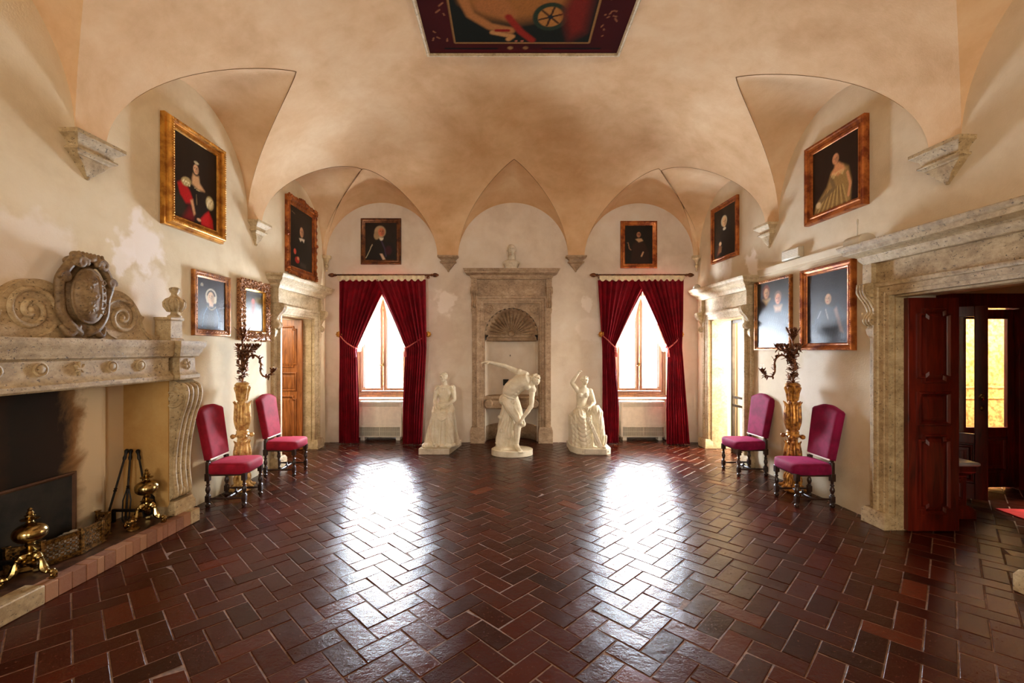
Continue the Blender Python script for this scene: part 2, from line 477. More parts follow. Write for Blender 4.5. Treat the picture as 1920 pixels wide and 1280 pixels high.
def tile_mat():
    k = NT('terracotta'); a = k.n('ShaderNodeAttribute', attribute_name='tile'); co = k.obj()
    n1 = k.noise(3.0, 5, 0.6, co); n2 = k.noise(45, 5, 0.75, co)
    base = k.ramp(a.outputs['Fac'], [(0.0, hexc(42, 12, 5)), (0.35, hexc(60, 19, 8)), (0.75, hexc(80, 29, 13)), (1.0, hexc(112, 50, 26))])
    col = k.mix(k.math('MULTIPLY', n1, 0.5), base, hexc(34, 11, 5))
    sp = k.ramp(n2, [(0.60, 0.0), (0.70, 0.6)])
    col = k.mix(sp, col, hexc(120, 80, 58))
    k.l(col, k.b.inputs['Base Color'])
    r = k.ramp(k.math('ADD', k.math('MULTIPLY', n1, 0.5), k.math('MULTIPLY', n2, 0.5)), [(0.35, 0.15), (0.65, 0.27)])
    k.l(r, k.b.inputs['Roughness'])
    k.b.inputs['Specular IOR Level'].default_value = 0.26
    k.bump(k.math('ADD', k.math('MULTIPLY', k.noise(9, 4, 0.6, co), 2.2), n2), 0.28, 0.006)
    return k.m
M['tile'] = tile_mat()
M['grout'] = simple('lime_grout', hexc(118, 88, 66), 0.75, var=0.25, vs=20)

def glass():
    k = NT('window_glass'); t = k.t
    tr = k.n('ShaderNodeBsdfTransparent'); gl = k.n('ShaderNodeBsdfGlossy'); gl.inputs['Roughness'].default_value = 0.02
    mx = k.n('ShaderNodeMixShader')
    mx.inputs[0].default_value = 0.05; k.l(tr.outputs[0], mx.inputs[1]); k.l(gl.outputs[0], mx.inputs[2]); k.l(mx.outputs[0], k.out.inputs[0])
    return k.m
M['glass'] = glass()

def sheer():
    k = NT('sheer_cloth'); di = k.n('ShaderNodeBsdfDiffuse'); tl = k.n('ShaderNodeBsdfTranslucent'); tr = k.n('ShaderNodeBsdfTransparent')
    di.inputs[0].default_value = (0.75, 0.68, 0.54, 1); tl.inputs[0].default_value = (0.16, 0.135, 0.095, 1)
    a = k.n('ShaderNodeMixShader'); b = k.n('ShaderNodeMixShader'); a.inputs[0].default_value = 0.5; b.inputs[0].default_value = 0.0
    k.l(di.outputs[0], a.inputs[1]); k.l(tl.outputs[0], a.inputs[2]); k.l(a.outputs[0], b.inputs[1]); k.l(tr.outputs[0], b.inputs[2]); k.l(b.outputs[0], k.out.inputs[0])
    return k.m
M['sheer'] = sheer()
# ================================================================== FLOOR
def build_floor():
    w = 0.145; g = 0.0022; ch = 0.004
    mb = MB(); cols = []
    c45 = math.cos(PI / 4); rnd = random.Random(3)
    X0, X1, Y0, Y1 = -6.3, 9.2, -3.9, 9.0
    N = 125
    for i in range(-N, N):
        for j in range(-N, N):
            t = (i - j) % 4
            if t == 0: x0, y0, x1, y1 = i, j, i + 2, j + 1
            elif t == 3: x0, y0, x1, y1 = i, j, i + 1, j + 2
            else: continue
            cx, cy = (x0 + x1) / 2 * w, (y0 + y1) / 2 * w
            wx, wy = (cx - cy) * c45 + 0.05, (cx + cy) * c45
            if not (X0 < wx < X1 and Y0 < wy < Y1): continue
            hx, hy = (x1 - x0) * w / 2 - g, (y1 - y0) * w / 2 - g
            hx -= rnd.uniform(0, 0.002); hy -= rnd.uniform(0, 0.002)
            tx, ty, dz = rnd.gauss(0, 0.008), rnd.gauss(0, 0.008), rnd.uniform(-0.0012, 0.0008)
            vs = []
            for (a, b, z) in ((hx, hy, -0.012), (hx - ch * 0.2, hy - ch * 0.2, -0.003), (hx - ch, hy - ch, 0.0)):
                for sx, sy in ((-1, -1), (1, -1), (1, 1), (-1, 1)):
                    lx, ly = sx * a, sy * b
                    zz = z + dz + (tx * lx + ty * ly if z > -0.01 else 0)
                    px, py = cx + lx, cy + ly
                    vs.append(((px - py) * c45 + 0.05, (px + py) * c45, zz))
            fs = []
            for k in range(2):
                for q in range(4):
                    r = (q + 1) % 4
                    fs.append((k * 4 + q, k * 4 + r, k * 4 + 4 + r, k * 4 + 4 + q))
            fs.append((8, 9, 10, 11))
            mb.add(vs, fs)
            cols += [min(1, max(0, rnd.gauss(0.42, 0.2)))] * 12
    mb2n = len(mb.v)
    o = mb.build('floor', M['tile'], angle=25)
    at = o.data.attributes.new('tile', 'FLOAT', 'POINT')
    at.data.foreach_set('value', cols)
    tag(o, kind='structure')
    g = MB().box(X0 - 0.2, X1 + 0.2, Y0 - 0.2, Y1 + 0.2, -0.12, -0.0035)
    tag(g.build('floor_grout', M['grout'], flat=True), kind='structure')
build_floor()

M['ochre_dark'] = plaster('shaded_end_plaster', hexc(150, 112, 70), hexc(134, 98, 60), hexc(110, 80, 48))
# ================================================================== WALLS
def wall(name, x0, x1, z1, holes, thick, mat, loc, rz, z0=-0.01):
    xs = sorted(set([x0, x1] + [h[0] for h in holes] + [h[1] for h in holes]))
    zs = sorted(set([z0, z1] + [h[2] for h in holes] + [h[3] for h in holes]))
    xs = [x for x in xs if x0 <= x <= x1]; zs = [z for z in zs if z0 <= z <= z1]
    mb = MB()
    def hole(a, b): return any(h[0] - 1e-6 < a < h[1] + 1e-6 and h[2] - 1e-6 < b < h[3] + 1e-6 for h in holes)
    def solid(i, k):
        if i < 0 or k < 0 or i >= len(xs) - 1 or k >= len(zs) - 1: return False
        return not hole((xs[i] + xs[i + 1]) / 2, (zs[k] + zs[k + 1]) / 2)
    for i in range(len(xs) - 1):
        for k in range(len(zs) - 1):
            if not solid(i, k): continue
            a, b, c, d = xs[i], xs[i + 1], zs[k], zs[k + 1]
            mb.add([(a, 0, c), (b, 0, c), (b, 0, d), (a, 0, d)], [(0, 1, 2, 3)])
            mb.add([(a, thick, c), (b, thick, c), (b, thick, d), (a, thick, d)], [(3, 2, 1, 0)])
            for di, dk, q in ((-1, 0, ((a, c), (a, d))), (1, 0, ((b, d), (b, c))), (0, -1, ((b, c), (a, c))), (0, 1, ((a, d), (b, d)))):
                if not solid(i + di, k + dk):
                    (p1, q1), (p2, q2) = q
                    mb.add([(p1, 0, q1), (p2, 0, q2), (p2, thick, q2), (p1, thick, q1)], [(0, 1, 2, 3)])
    o = mb.build(name, M[mat], None, flat=True, loc=loc, rz=rz)
    import bmesh
    bm = bmesh.new(); bm.from_mesh(o.data); bmesh.ops.remove_doubles(bm, verts=bm.verts, dist=1e-5)
    bmesh.ops.recalc_face_normals(bm, faces=bm.faces); bm.to_mesh(o.data); bm.free()
    return tag(o, kind='structure')

ZT = 5.7
WLX = (-2.42, 0.525)   # window centre, half width
WRX = (2.60, 0.525)
NX = 0.09              # niche centre
DL = (6.66, 7.74)      # left door, along Y
DR = (6.76, 7.80)      # far right door
PR = (3.20, 4.29)      # near right doorway
FB = (2.50, 4.34)      # firebox
wall('wall_left', YF - 0.3, YB + 0.5, ZT, [(DL[0], DL[1], -0.01, 2.28), (FB[0], FB[1], -0.01, 1.52)], 0.42, 'wall_left', (xl(0), 0, 0), RL)
wall('wall_right', -YB - 0.5, -YF + 0.3, ZT, [(-DR[1], -DR[0], -0.01, 2.26), (-PR[1], -PR[0], -0.01, 2.27)], 0.42, 'wall_right', (xr(0), 0, 0), RR)
wall('wall_back', -4.2, 4.3, ZT, [(WLX[0] - WLX[1], WLX[0] + WLX[1], -0.01, 2.95), (WRX[0] - WRX[1], WRX[0] + WRX[1], -0.01, 2.95),
     (NX - 0.52, NX + 0.52, -0.01, 2.60)], 0.55, 'wall_back', (0, YB, 0), 0)
wall('wall_front', -4.2, 4.4, ZT, [(-1.9 - 0.7, -1.9 + 0.7, 0.9, 3.1), (1.9 - 0.7, 1.9 + 0.7, 0.9, 3.1)], 0.45, 'ochre_dark', (0, YF, 0), PI)  # window openings made up to admit the added fill

# ================================================================== VAULT
# main cloister vault with a lunette vault over every wall bay
A = 3.5; B = 1.80
def zmain(x, y):
    dx0 = x - xl(y); dx1 = xr(y) - x; a = (xr(y) - xl(y)) / 2
    dx = max(0.0, min(dx0, dx1)); dy = max(0.0, min(YB - y, y - YF))
    fx = math.sqrt(max(0.0, 1 - (1 - min(dx, a) / a) ** 2)); fy = math.sqrt(max(0.0, 1 - (1 - min(dy, A) / A) ** 2))
    p = 8
    if fx < 1e-6 or fy < 1e-6: return ZS
    return ZS + B * (fx ** -p + fy ** -p - 1) ** (-1.0 / p)
# bays: side, centre along wall, half width, rise, depth of the lunette vault to its pointed tip
BAYS = [('L', 7.20, 0.98, 1.00, 1.06), ('L', 4.87, 1.02, 1.15, 1.15), ('L', 2.50, 1.08, 1.18, 1.15), ('L', 0.05, 1.02, 1.10, 1.15), ('L', -2.40, 1.02, 1.10, 1.05),
        ('R', 7.26, 0.98, 1.00, 1.10), ('R', 4.97, 1.02, 1.15, 1.15), ('R', 2.60, 1.08, 1.18, 1.15), ('R', 0.15, 1.02, 1.10, 1.15), ('R', -2.30, 1.02, 1.10, 1.05),
        ('B', -2.34, 1.04, 1.01, 1.10), ('B', 0.12, 1.03, 1.01, 1.15), ('B', 2.48, 1.02, 1.00, 1.08),
        ('F', -2.30, 1.0, 1.0, 1.05), ('F', 0.1, 1.0, 1.0, 1.1), ('F', 2.45, 1.0, 1.0, 1.05)]
def bay_local(b, x, y):
    if b[0] == 'L': return x - xl(y), y - b[1]
    if b[0] == 'R': return xr(y) - x, y - b[1]
    if b[0] == 'B': return YB - y, x - b[1]
    return y - YF, x - b[1]
def bay_world(b, d, s):
    if b[0] == 'L': y = b[1] + s; return xl(y) + d, y
    if b[0] == 'R': y = b[1] + s; return xr(y) - d, y
    if b[0] == 'B': return b[1] + s, YB - d
    return b[1] + s, YF + d
def tip(b, s): return b[4] * (1 - (abs(s) / b[2]) ** 1.12) if abs(s) < b[2] else -(abs(s) - b[2])
def inbay(b, x, y):
    d, s = bay_local(b, x, y)
    return tip(b, s) - d
def zbay(b, x, y):
    """ruled surface between the arch on the wall and the groin"""
    d, s = bay_local(b, x, y); dg = tip(b, s)
    if dg < 1e-4: return ZS
    a = ZS + b[3] * math.sqrt(max(0.0, 1 - (s / b[2]) ** 2))
    gx, gy = bay_world(b, dg, s)
    t = min(1.0, max(0.0, d / dg))
    return a + (max(zmain(gx, gy), ZS) - a) * t + 0.05 * b[4] * math.sin(PI * t) * (1 - abs(s) / b[2])
def build_vault():
    verts = []; faces = []
    def clip(P, fn, g):
        """P[j][i] = (x,y) grid, fn = height, g = keep where > 0"""
        nj = len(P); ni = len(P[0])
        G = [[g(*P[j][i]) for i in range(ni)] for j in range(nj)]
        idx = {}; cut = {}
        def vid(j, i):
            if (j, i) not in idx:
                x, y = P[j][i]; verts.append((x, y, fn(x, y))); idx[(j, i)] = len(verts) - 1
            return idx[(j, i)]
        def cid(a, b):
            key = (min(a, b), max(a, b))
            if key not in cut:
                pa, pb = P[key[0][0]][key[0][1]], P[key[1][0]][key[1][1]]
                lo, hi = 0.0, 1.0; ga = G[key[0][0]][key[0][1]] > 0
                for _ in range(16):
                    m = (lo + hi) / 2
                    if (g(pa[0] + (pb[0] - pa[0]) * m, pa[1] + (pb[1] - pa[1]) * m) > 0) == ga: lo = m
                    else: hi = m
                m = (lo + hi) / 2; x = pa[0] + (pb[0] - pa[0]) * m; y = pa[1] + (pb[1] - pa[1]) * m
                verts.append((x, y, fn(x, y))); cut[key] = len(verts) - 1
            return cut[key]
        for j in range(nj - 1):
            for i in range(ni - 1):
                q = [(j, i), (j, i + 1), (j + 1, i + 1), (j + 1, i)]
                s = [G[a][b] > 0 for a, b in q]
                if all(s): faces.append([vid(*k) for k in q]); continue
                if not any(s): continue
                poly = []
                for k in range(4):
                    k2 = (k + 1) % 4
                    if s[k]: poly.append(vid(*q[k]))
                    if s[k] != s[k2]: poly.append(cid(q[k], q[k2]))
                if len(poly) >= 3: faces.append(poly)
    # main surface
    NXg = 120; P = []
    ys = []
    n1 = 70
    for k in range(n1): ys.append(YF + A * (1 - math.cos(PI / 2 * k / n1)))
    lo, hi = YF + A, YB - A
    for k in range(40): ys.append(lo + (hi - lo) * k / 40)
    for k in range(n1 + 1): ys.append(YB - A * (1 - math.cos(PI / 2 * (1 - k / n1))))
    for y in ys:
        a = (xr(y) - xl(y)) / 2; c = (xr(y) + xl(y)) / 2
        P.append([(c - a * math.cos(PI * i / NXg), y) for i in range(NXg + 1)])
    clip(P, zmain, lambda x, y: -max(inbay(b, x, y) for b in BAYS) + 1e-6)
    for b in BAYS:
        Pb = []
        for i in range(61):
            s = -b[2] * math.cos(PI * i / 60) * 0.9995
            Pb.append([bay_world(b, tip(b, s) * k / 24, s) for k in range(25)])
        others = [q for q in BAYS if q is not b]
        def keep(x, y):
            z = zbay(b, x, y); m = 1.0
            for q in others:
                gq = inbay(q, x, y)
                if gq > 0: m = min(m, z - zbay(q, x, y) + 1e-5 if gq > 1e-3 else 1.0)
            return m
        clip(Pb, lambda x, y: zbay(b, x, y), keep)
    # masonry just above the plaster skin
    nb = len(verts); nx_, ny_ = 150, 220
    for j in range(ny_ + 1):
        y = YF + 0.001 + (YB - YF - 0.002) * j / ny_
        for i in range(nx_ + 1):
            x = xl(y) + (xr(y) - xl(y)) * (0.0002 + 0.9996 * i / nx_)
            ins = [zbay(b, x, y) for b in BAYS if inbay(b, x, y) > -0.08]
            verts.append((x, y, max([zmain(x, y)] + ins) + 0.05))
    for j in range(ny_):
        for i in range(nx_):
            a = nb + j * (nx_ + 1) + i; faces.append((a, a + 1, a + nx_ + 2, a + nx_ + 1))
    me = bpy.data.meshes.new('ceiling'); me.from_pydata(verts, [], faces); me.validate()
    me.polygons.foreach_set('use_smooth', [True] * len(me.polygons)); me.materials.append(M['vault'])
    o = bpy.data.objects.new('ceiling', me); COL.objects.link(o); tag(o, kind='structure')
build_vault()
# thin dark tubes, crease shade put into colour along the visible lunette groins
M['groin'] = simple('groin_crease_shade', hexc(120, 86, 50), 0.9, var=0.1)
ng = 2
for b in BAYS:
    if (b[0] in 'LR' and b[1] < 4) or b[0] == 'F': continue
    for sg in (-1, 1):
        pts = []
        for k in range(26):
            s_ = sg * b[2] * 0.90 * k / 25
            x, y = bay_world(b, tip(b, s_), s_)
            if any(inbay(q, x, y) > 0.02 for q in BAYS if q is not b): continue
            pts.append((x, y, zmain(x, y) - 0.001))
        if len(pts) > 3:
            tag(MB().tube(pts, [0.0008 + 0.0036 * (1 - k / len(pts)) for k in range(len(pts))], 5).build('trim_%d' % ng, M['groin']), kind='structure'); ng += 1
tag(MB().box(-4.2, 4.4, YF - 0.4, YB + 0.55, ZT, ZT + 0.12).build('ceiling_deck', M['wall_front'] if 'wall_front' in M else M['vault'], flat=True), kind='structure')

# ================================================================== ROOMS BEYOND THE DOORS
def shell(name, x0, x1, y0, y1, z1, mat, omit=(), holes=None, t=0.08):
    mb = MB()
    if 'x0' not in omit: mb.box(x0 - t, x0, y0 - t, y1 + t, 0, z1)
    if 'x1' not in omit: mb.box(x1, x1 + t, y0 - t, y1 + t, 0, z1)
    if 'y0' not in omit: mb.box(x0, x1, y0 - t, y0, 0, z1)
    if 'y1' not in omit: mb.box(x0, x1, y1, y1 + t, 0, z1)
    if 'roof' not in omit: mb.box(x0 - t, x1 + t, y0 - t, y1 + t, z1, z1 + t)
    return tag(mb.build(name, M[mat], flat=True), kind='structure')
shell('wall_passage', -6.0, -3.86, 5.6, 8.78, 3.0, 'white_plaster', omit=('x1',))
shell('wall_side_room', 4.08, 5.9, 6.0, 8.6, 3.2, 'white_plaster', omit=('x0',))
shell('wall_vestibule', 4.22, 7.4, 2.4, 5.60, 3.0, 'wall_right', omit=('x0', 'y1'))
shell('wall_courtyard', 4.22, 9.0, 5.74, 8.0, 3.0, 'white_plaster', omit=('x0', 'y0', 'roof'))

# solid wall behind the niche
tag(MB().box(-0.6, 0.78, YB + 0.56, YB + 0.64, 0, 3.0).build('wall_niche', M['wall_back'], flat=True), kind='structure')
# ================================================================== STONE CORBELS
def corbel(loc, rz, label, mat, hw=0.17, h=0.30, p=0.14, group='stone corbels under the vault springers'):
    r = empty('stone_corbel', loc, rz, label, 'corbel', group)
    lv = [(0.0, -h * 0.55), (0.01, -h * 0.5), (0.035, -h * 0.46), (0.035, -h * 0.40), (0.012, -h * 0.38), (0.02, -h * 0.26),
          (0.06, -h * 0.14), (0.075, -h * 0.11), (0.075, 0.0)]
    a = hw - 0.075; b = p - 0.075
    MB().pblock(-a, a, lv, base=b, back=0.03).build('moulded_capital', M[mat], r, bevel=0.004)
    tip = MB()
    vs = [(-a, 0.03, -h * 0.55), (-a, -b, -h * 0.55), (a, -b, -h * 0.55), (a, 0.03, -h * 0.55)]
    vs += [(x * 0.55, y * (0.8 if y < 0 else 1), -h * 0.78) for x, y, z in vs[:4]] + [(x * 0.14, y * (0.35 if y < 0 else 1), -h) for x, y, z in vs[:4]]
    fs = [(k * 4 + i, k * 4 + (i + 1) % 4, k * 4 + 4 + (i + 1) % 4, k * 4 + 4 + i) for k in range(2) for i in range(4)] + [(0, 1, 2, 3), (11, 10, 9, 8)]
    tip.add(vs, fs); tip.ell((0, -0.012, -h), (0.02, 0.02, 0.022), n=8)
    tip.build('pendant', M[mat], r, bevel=0.003)
    return r
corbel(at_left(3.67, ZS), RL, 'pale stone corbel on the left wall above the scrolled fireplace crest', 'stone_fire', 0.22, 0.31, 0.15)
corbel(at_left(6.06, ZS), RL, 'pale stone corbel on the left wall between the two gilt-framed high portraits', 'stone', 0.17, 0.30, 0.14)
corbel(at_right(3.78, ZS), RR, 'stone corbel on the right wall above the stone cornice of the wide doorway', 'stone_fire', 0.22, 0.31, 0.15)
corbel(at_right(6.18, ZS), RR, 'stone corbel on the right wall above the white emergency lamp', 'stone', 0.17, 0.30, 0.14)
corbel((-1.09, YB, ZS), 0, 'stone corbel on the end wall left of the white bust', 'stone_back', 0.19, 0.27, 0.15)
corbel((1.29, YB, ZS), 0, 'stone corbel on the end wall right of the white bust', 'stone_back', 0.19, 0.27, 0.15)
def corner_corbel(loc, label):
    r = empty('corner_corbel', loc, 0, label, 'corbel', 'little corbels in the room corners')
    MB().lathe([(0.0, -0.30), (0.012, -0.29), (0.022, -0.26), (0.012, -0.235), (0.028, -0.21), (0.034, -0.18), (0.02, -0.16), (0.03, -0.12), (0.05, -0.07), (0.08, -0.05), (0.085, -0.02), (0.085, 0.0), (0.0, 0.0)], 12).build('turned_corbel', M['stone'], r)
corner_corbel((xl(8.25) + 0.05, 8.24, ZS), 'tiny pointed stone corbel in the far left corner above the curtain rod end')
corner_corbel((xr(8.25) - 0.05, 8.24, ZS), 'tiny pointed stone corbel in the far right corner above the curtain rod end')

# ================================================================== STONE DOOR SURROUNDS
def console(mb, x0, x1, zt, zb, pt, pb, M_=None):
    """scrolled bracket, S-shaped in side view"""
    h = zt - zb; poly = [(-0.01, zb), (-0.01, zt)]
    pts = [(pt * 0.98, 1.0), (pt, 0.93), (pt * 1.0, 0.82), (pt * 0.88, 0.70), (pt * 0.66, 0.58), (pt * 0.5, 0.45), (pt * 0.42, 0.33), (pb * 1.05, 0.24), (pb * 1.25, 0.16), (pb * 1.2, 0.08), (pb * 0.9, 0.02), (pb * 0.6, 0.0)]
    sm = crv([(p, 0, z) for p, z in pts], 3)
    mb.side(poly + [(v.x, zb + v.z * h) for v in sm], x0, x1, M_)
    w = x1 - x0
    for k in range(3):
        xc = x0 + w * (0.18 + 0.32 * k)
        mb.tube([(xc, -v.x, zb + v.z * h) for v in sm[2:-3]], w * 0.1, 6, M_, dome=True)
    for sx in (x0 - 0.004, x1 + 0.004):
        mb.tube([(p[0], p[1], p[2]) for p in [(sx, -q[0], q[2]) for q in spiral(pt * 0.62, zt - h * 0.19, min(pt * 0.42, h * 0.2), 0.01, PI / 2, -1.6, 0, 26)]], 0.007, 5, M_)

def surround(parent, w, h, mat, zc, depth=0.26, over=0.14, bz=0.42, cornice_h=0.18, fr=0.30, reveal=True, plinth_h=0.16, cb=2.05):
    """architrave, outer strips with consoles, frieze and cornice around an opening centred at x = 0"""
    aw = 0.13; ow = 0.085
    prof = [(0.0, 0.0), (0.0, 0.055), (0.035, 0.06), (0.04, 0.068), (0.085, 0.074), (0.092, 0.09), (0.115, 0.1), (aw, 0.1), (aw, -0.02), (0.0, -0.02)]
    MB().uframe(w, h, prof).build('architrave', M[mat], parent, bevel=0.003)
    for s in (-1, 1):
        a, b = sorted((s * (w / 2 + aw), s * (w / 2 + aw + ow)))
        MB().box(a, b, -0.05, 0.02, plinth_h, zc - fr - 0.02).build('side_strip', M[mat], parent, bevel=0.004)
        mb = MB(); console(mb, a - 0.01, b + 0.012, zc - fr, cb, 0.19, 0.10)
        mb.pblock(a, b, [(0.0, cb - 0.12), (0.012, cb - 0.09), (0.02, cb - 0.03), (0.0, cb)], base=0.06)
        mb.build('console', M[mat], parent, angle=50)
        a2, b2 = sorted((s * (w / 2 - 0.003), s * (w / 2 + aw + ow + 0.01)))
        MB().pblock(a2, b2, [(0.02, 0.0), (0.02, plinth_h * 0.75), (0.0, plinth_h)], base=0.10).build('plinth_block', M[mat], parent, bevel=0.004)
    hw = w / 2 + aw + ow
    MB().box(-hw + 0.03, hw - 0.03, -0.07, 0.02, h + aw + 0.003, zc - 0.02).build('frieze', M[mat], parent, bevel=0.003)
    for s in (-1, 1):
        a, b = sorted((s * (hw - ow - 0.01), s * (hw + 0.01)))
        MB().box(a, b, -0.12, 0.02, zc - fr + 0.002, zc - 0.018).build('frieze_block', M[mat], parent, bevel=0.003)
    c = cornice_h
    MB().pblock(-hw, hw, [(0.0, zc - 0.02), (0.012, zc), (0.03, zc + c * 0.12), (0.035, zc + c * 0.28), (0.06, zc + c * 0.36), (over * 0.75, zc + c * 0.5), (over * 0.8, zc + c * 0.72), (over * 0.92, zc + c * 0.8), (over, zc + c * 0.95), (over, zc + c)], base=0.12).build('cornice', M[mat], parent, bevel=0.003)
    if reveal:
        mb = MB()
        for s in (-1, 1):
            a, b = sorted((s * w / 2, s * (w / 2 - 0.02)))
            mb.box(a, b, 0.0, depth, 0, h)
        mb.box(-w / 2, w / 2, 0.0, depth, h - 0.02, h)
        mb.build('reveal', M[mat], parent, bevel=0.002)

def panel_poly(x0, x1, z0, z1, c):
    return [(x0 + c, z0), (x1 - c, z0), (x1 - c * 0.9, z0 + c * 0.9), (x1, z0 + c), (x1, z1 - c), (x1 - c * 0.9, z1 - c * 0.9), (x1 - c, z1), (x0 + c, z1), (x0 + c * 0.9, z1 - c * 0.9), (x0, z1 - c), (x0, z0 + c), (x0 + c * 0.9, z0 + c * 0.9)]
def inset_poly(poly, d):
    cx = sum(p[0] for p in poly) / len(poly); cz = sum(p[1] for p in poly) / len(poly)
    hx = max(p[0] for p in poly) - cx; hz = max(p[1] for p in poly) - cz
    return [(cx + (p[0] - cx) * (1 - d / hx), cz + (p[1] - cz) * (1 - d / hz)) for p in poly]
def raised_panel(mb, poly, y, dirn):
    """moulded border and raised field on the face at y; dirn -1 = towards -y"""
    lv = [(0.0, 0.0), (0.006, 0.020), (0.020, 0.024), (0.030, 0.006), (0.036, 0.001), (0.050, 0.001), (0.078, 0.016), (0.082, 0.016)]
    vs = []; fs = []; n = len(poly)
    for d, h in lv: vs += [(p[0], y + dirn * h, p[1]) for p in inset_poly(poly, d)]
    for k in range(len(lv) - 1):
        for i in range(n):
            j = (i + 1) % n; fs.append((k * n + i, k * n + j, (k + 1) * n + j, (k + 1) * n + i))
    fs.append(tuple(range((len(lv) - 1) * n, len(lv) * n)))
    mb.add(vs, fs)
def door_leaf(parent, w, h, t, mat, loc, rz, hinge='l'):
    """x from 0 to w, y from 0 to t"""
    leaf = MB().box(0, w, 0, t, 0.012, h).build('door_leaf', M[mat], parent, bevel=0.004, loc=loc, rz=rz)
    m = 0.085
    for z0, z1, c in ((0.17, 0.42 * h, 0.05), (0.455 * h, 0.60 * h, 0.0), (0.635 * h, h - 0.10, 0.05)):
        mb = MB()
        poly = panel_poly(m, w - m, z0, z1, c) if c else [(m, z0), (w - m, z0), (w - m, z1), (m, z1)]
        raised_panel(mb, poly, 0.001, -1); raised_panel(mb, poly, t - 0.001, 1)
        mb.build('panel', M[mat], leaf, angle=30)
    return leaf

# left door
d1 = empty('door_1', at_left((DL[0] + DL[1]) / 2, 0), RL, kind='structure')
surround(d1, DL[1] - DL[0], 2.28, 'stone', 2.66, depth=0.28, fr=0.24)
door_leaf(d1, 0.85, 2.25, 0.045, 'chestnut', (0.50, 0.13, 0), math.radians(90.5))
# far right door, open on a bright room
d2 = empty('door_2', at_right((DR[0] + DR[1]) / 2, 0), RR, kind='structure')
surround(d2, DR[1] - DR[0], 2.26, 'stone', 2.64, depth=0.28, fr=0.24)
MB().box(-0.25, -0.205, 0.20, 0.25, 0, 2.235).box(0.44, 0.49, 0.20, 0.25, 0, 2.235).box(-0.205, 0.44, 0.205, 0.245, 2.18, 2.235).box(-0.205, 0.44, 0.205, 0.245, 0, 0.10).box(-0.205, 0.44, 0.205, 0.245, 0.92, 0.96).box(-0.205, 0.44, 0.205, 0.245, 0.78, 0.82).build('metal_leaf_frame', M['steel'], d2, bevel=0.003)
MB().box(-0.205, 0.44, 0.222, 0.228, 0.1, 2.18).build('pane', M['glass'], d2, flat=True)
# near right doorway to the glazed vestibule
d3 = empty('door_3', at_right((PR[0] + PR[1]) / 2, 0), RR, kind='structure')
surround(d3, PR[1] - PR[0], 2.27, 'stone_fire', 2.62, depth=0.12, over=0.16, fr=0.22, cb=1.98)
door_leaf(d3, 0.49, 2.24, 0.05, 'mahogany', (-0.475, 0.075, 0), math.radians(88))
# the second leaf of the doorway folded back on the near side
door_leaf(d3, 0.53, 2.24, 0.05, 'mahogany', (0.53, 0.16, 0), math.radians(86))

# glazed vestibule doors
d4 = empty('door_4', (4.25, 5.52, 0), 0, kind='structure')
mb = MB()
mb.box(0.0, 5.0, -0.02, 0.14, 2.26, 2.44).box(0.56, 0.66, -0.04, 0.12, 0, 2.26).box(2.10, 2.24, -0.04, 0.12, 0, 2.26).box(0.0, 0.56, 0.0, 0.08, 0, 2.26).box(2.24, 5.0, 0.0, 0.08, 0, 2.26)
mb.build('door_frame', M['mahogany'], d4, bevel=0.006)
MB().box(0.0, 5.0, 0.0, 0.1, 2.44, 3.05).build('plaster_header', M['wall_right'], d4, flat=True)
for x in (0.13, 2.32, 2.72):
    mb = MB(); raised_panel(mb, panel_poly(x, x + 0.3, 0.2, 2.1, 0.04), 0.0, -1); mb.build('frame_panel', M['mahogany'], d4, angle=30)
def glazed_leaf(loc, rz, w, mat, knob=True, mid=None):
    h = 2.245; t = 0.045; s = 0.085
    lf = MB().box(0, s, 0, t, 0.02, h).box(w - s * 1.25, w, 0, t, 0.02, h).box(s, w - s * 1.25, 0, t, h - 0.12, h).box(s, w - s * 1.25, 0, t, 0.02, 0.20).box(s, w - s * 1.25, 0, t, 0.66, 0.77).box(s, w - s * 1.25, 0.012, t - 0.012, 0.20, 0.66).build('glazed_leaf', M[mat], d4, bevel=0.004)
    lf.location = loc; lf.rotation_euler = (0, 0, rz)
    for y_, dr in ((0.012, -1), (t - 0.012, 1)):
        mb = MB(); raised_panel(mb, [(s + .012, 0.22), (w - s * 1.25 - .012, 0.22), (w - s * 1.25 - .012, 0.64), (s + .012, 0.64)], y_, dr); mb.build('panel', M[mat], lf, angle=30)
    MB().box(s, w - s * 1.25, 0.02, 0.026, 0.77, h - 0.12).build('pane', M['glass'], lf, flat=True)
    if knob:
        for sg, y0 in ((-1, 0.0), (1, t)):
            k = MB().ell((w - 0.05, y0 + sg * 0.05, 1.20), 0.026, n=12).tube([(w - 0.05, y0 + sg * 0.04, 1.20), (w - 0.05, y0, 1.20)], 0.012, 8)
            k.ell((w - 0.05, y0 + sg * 0.004, 1.20), (0.026, 0.006, 0.04), n=12).ell((w - 0.05, y0 + sg * 0.006, 1.07), (0.016, 0.008, 0.026), n=10).build('door_knob', M['brass'], lf)
    return lf
glazed_leaf((0.68, -0.03, 0), math.radians(-41), 0.71, 'mahogany')
glazed_leaf((2.10, 0.06, 0), math.radians(180), 0.71, 'mahogany', knob=False)

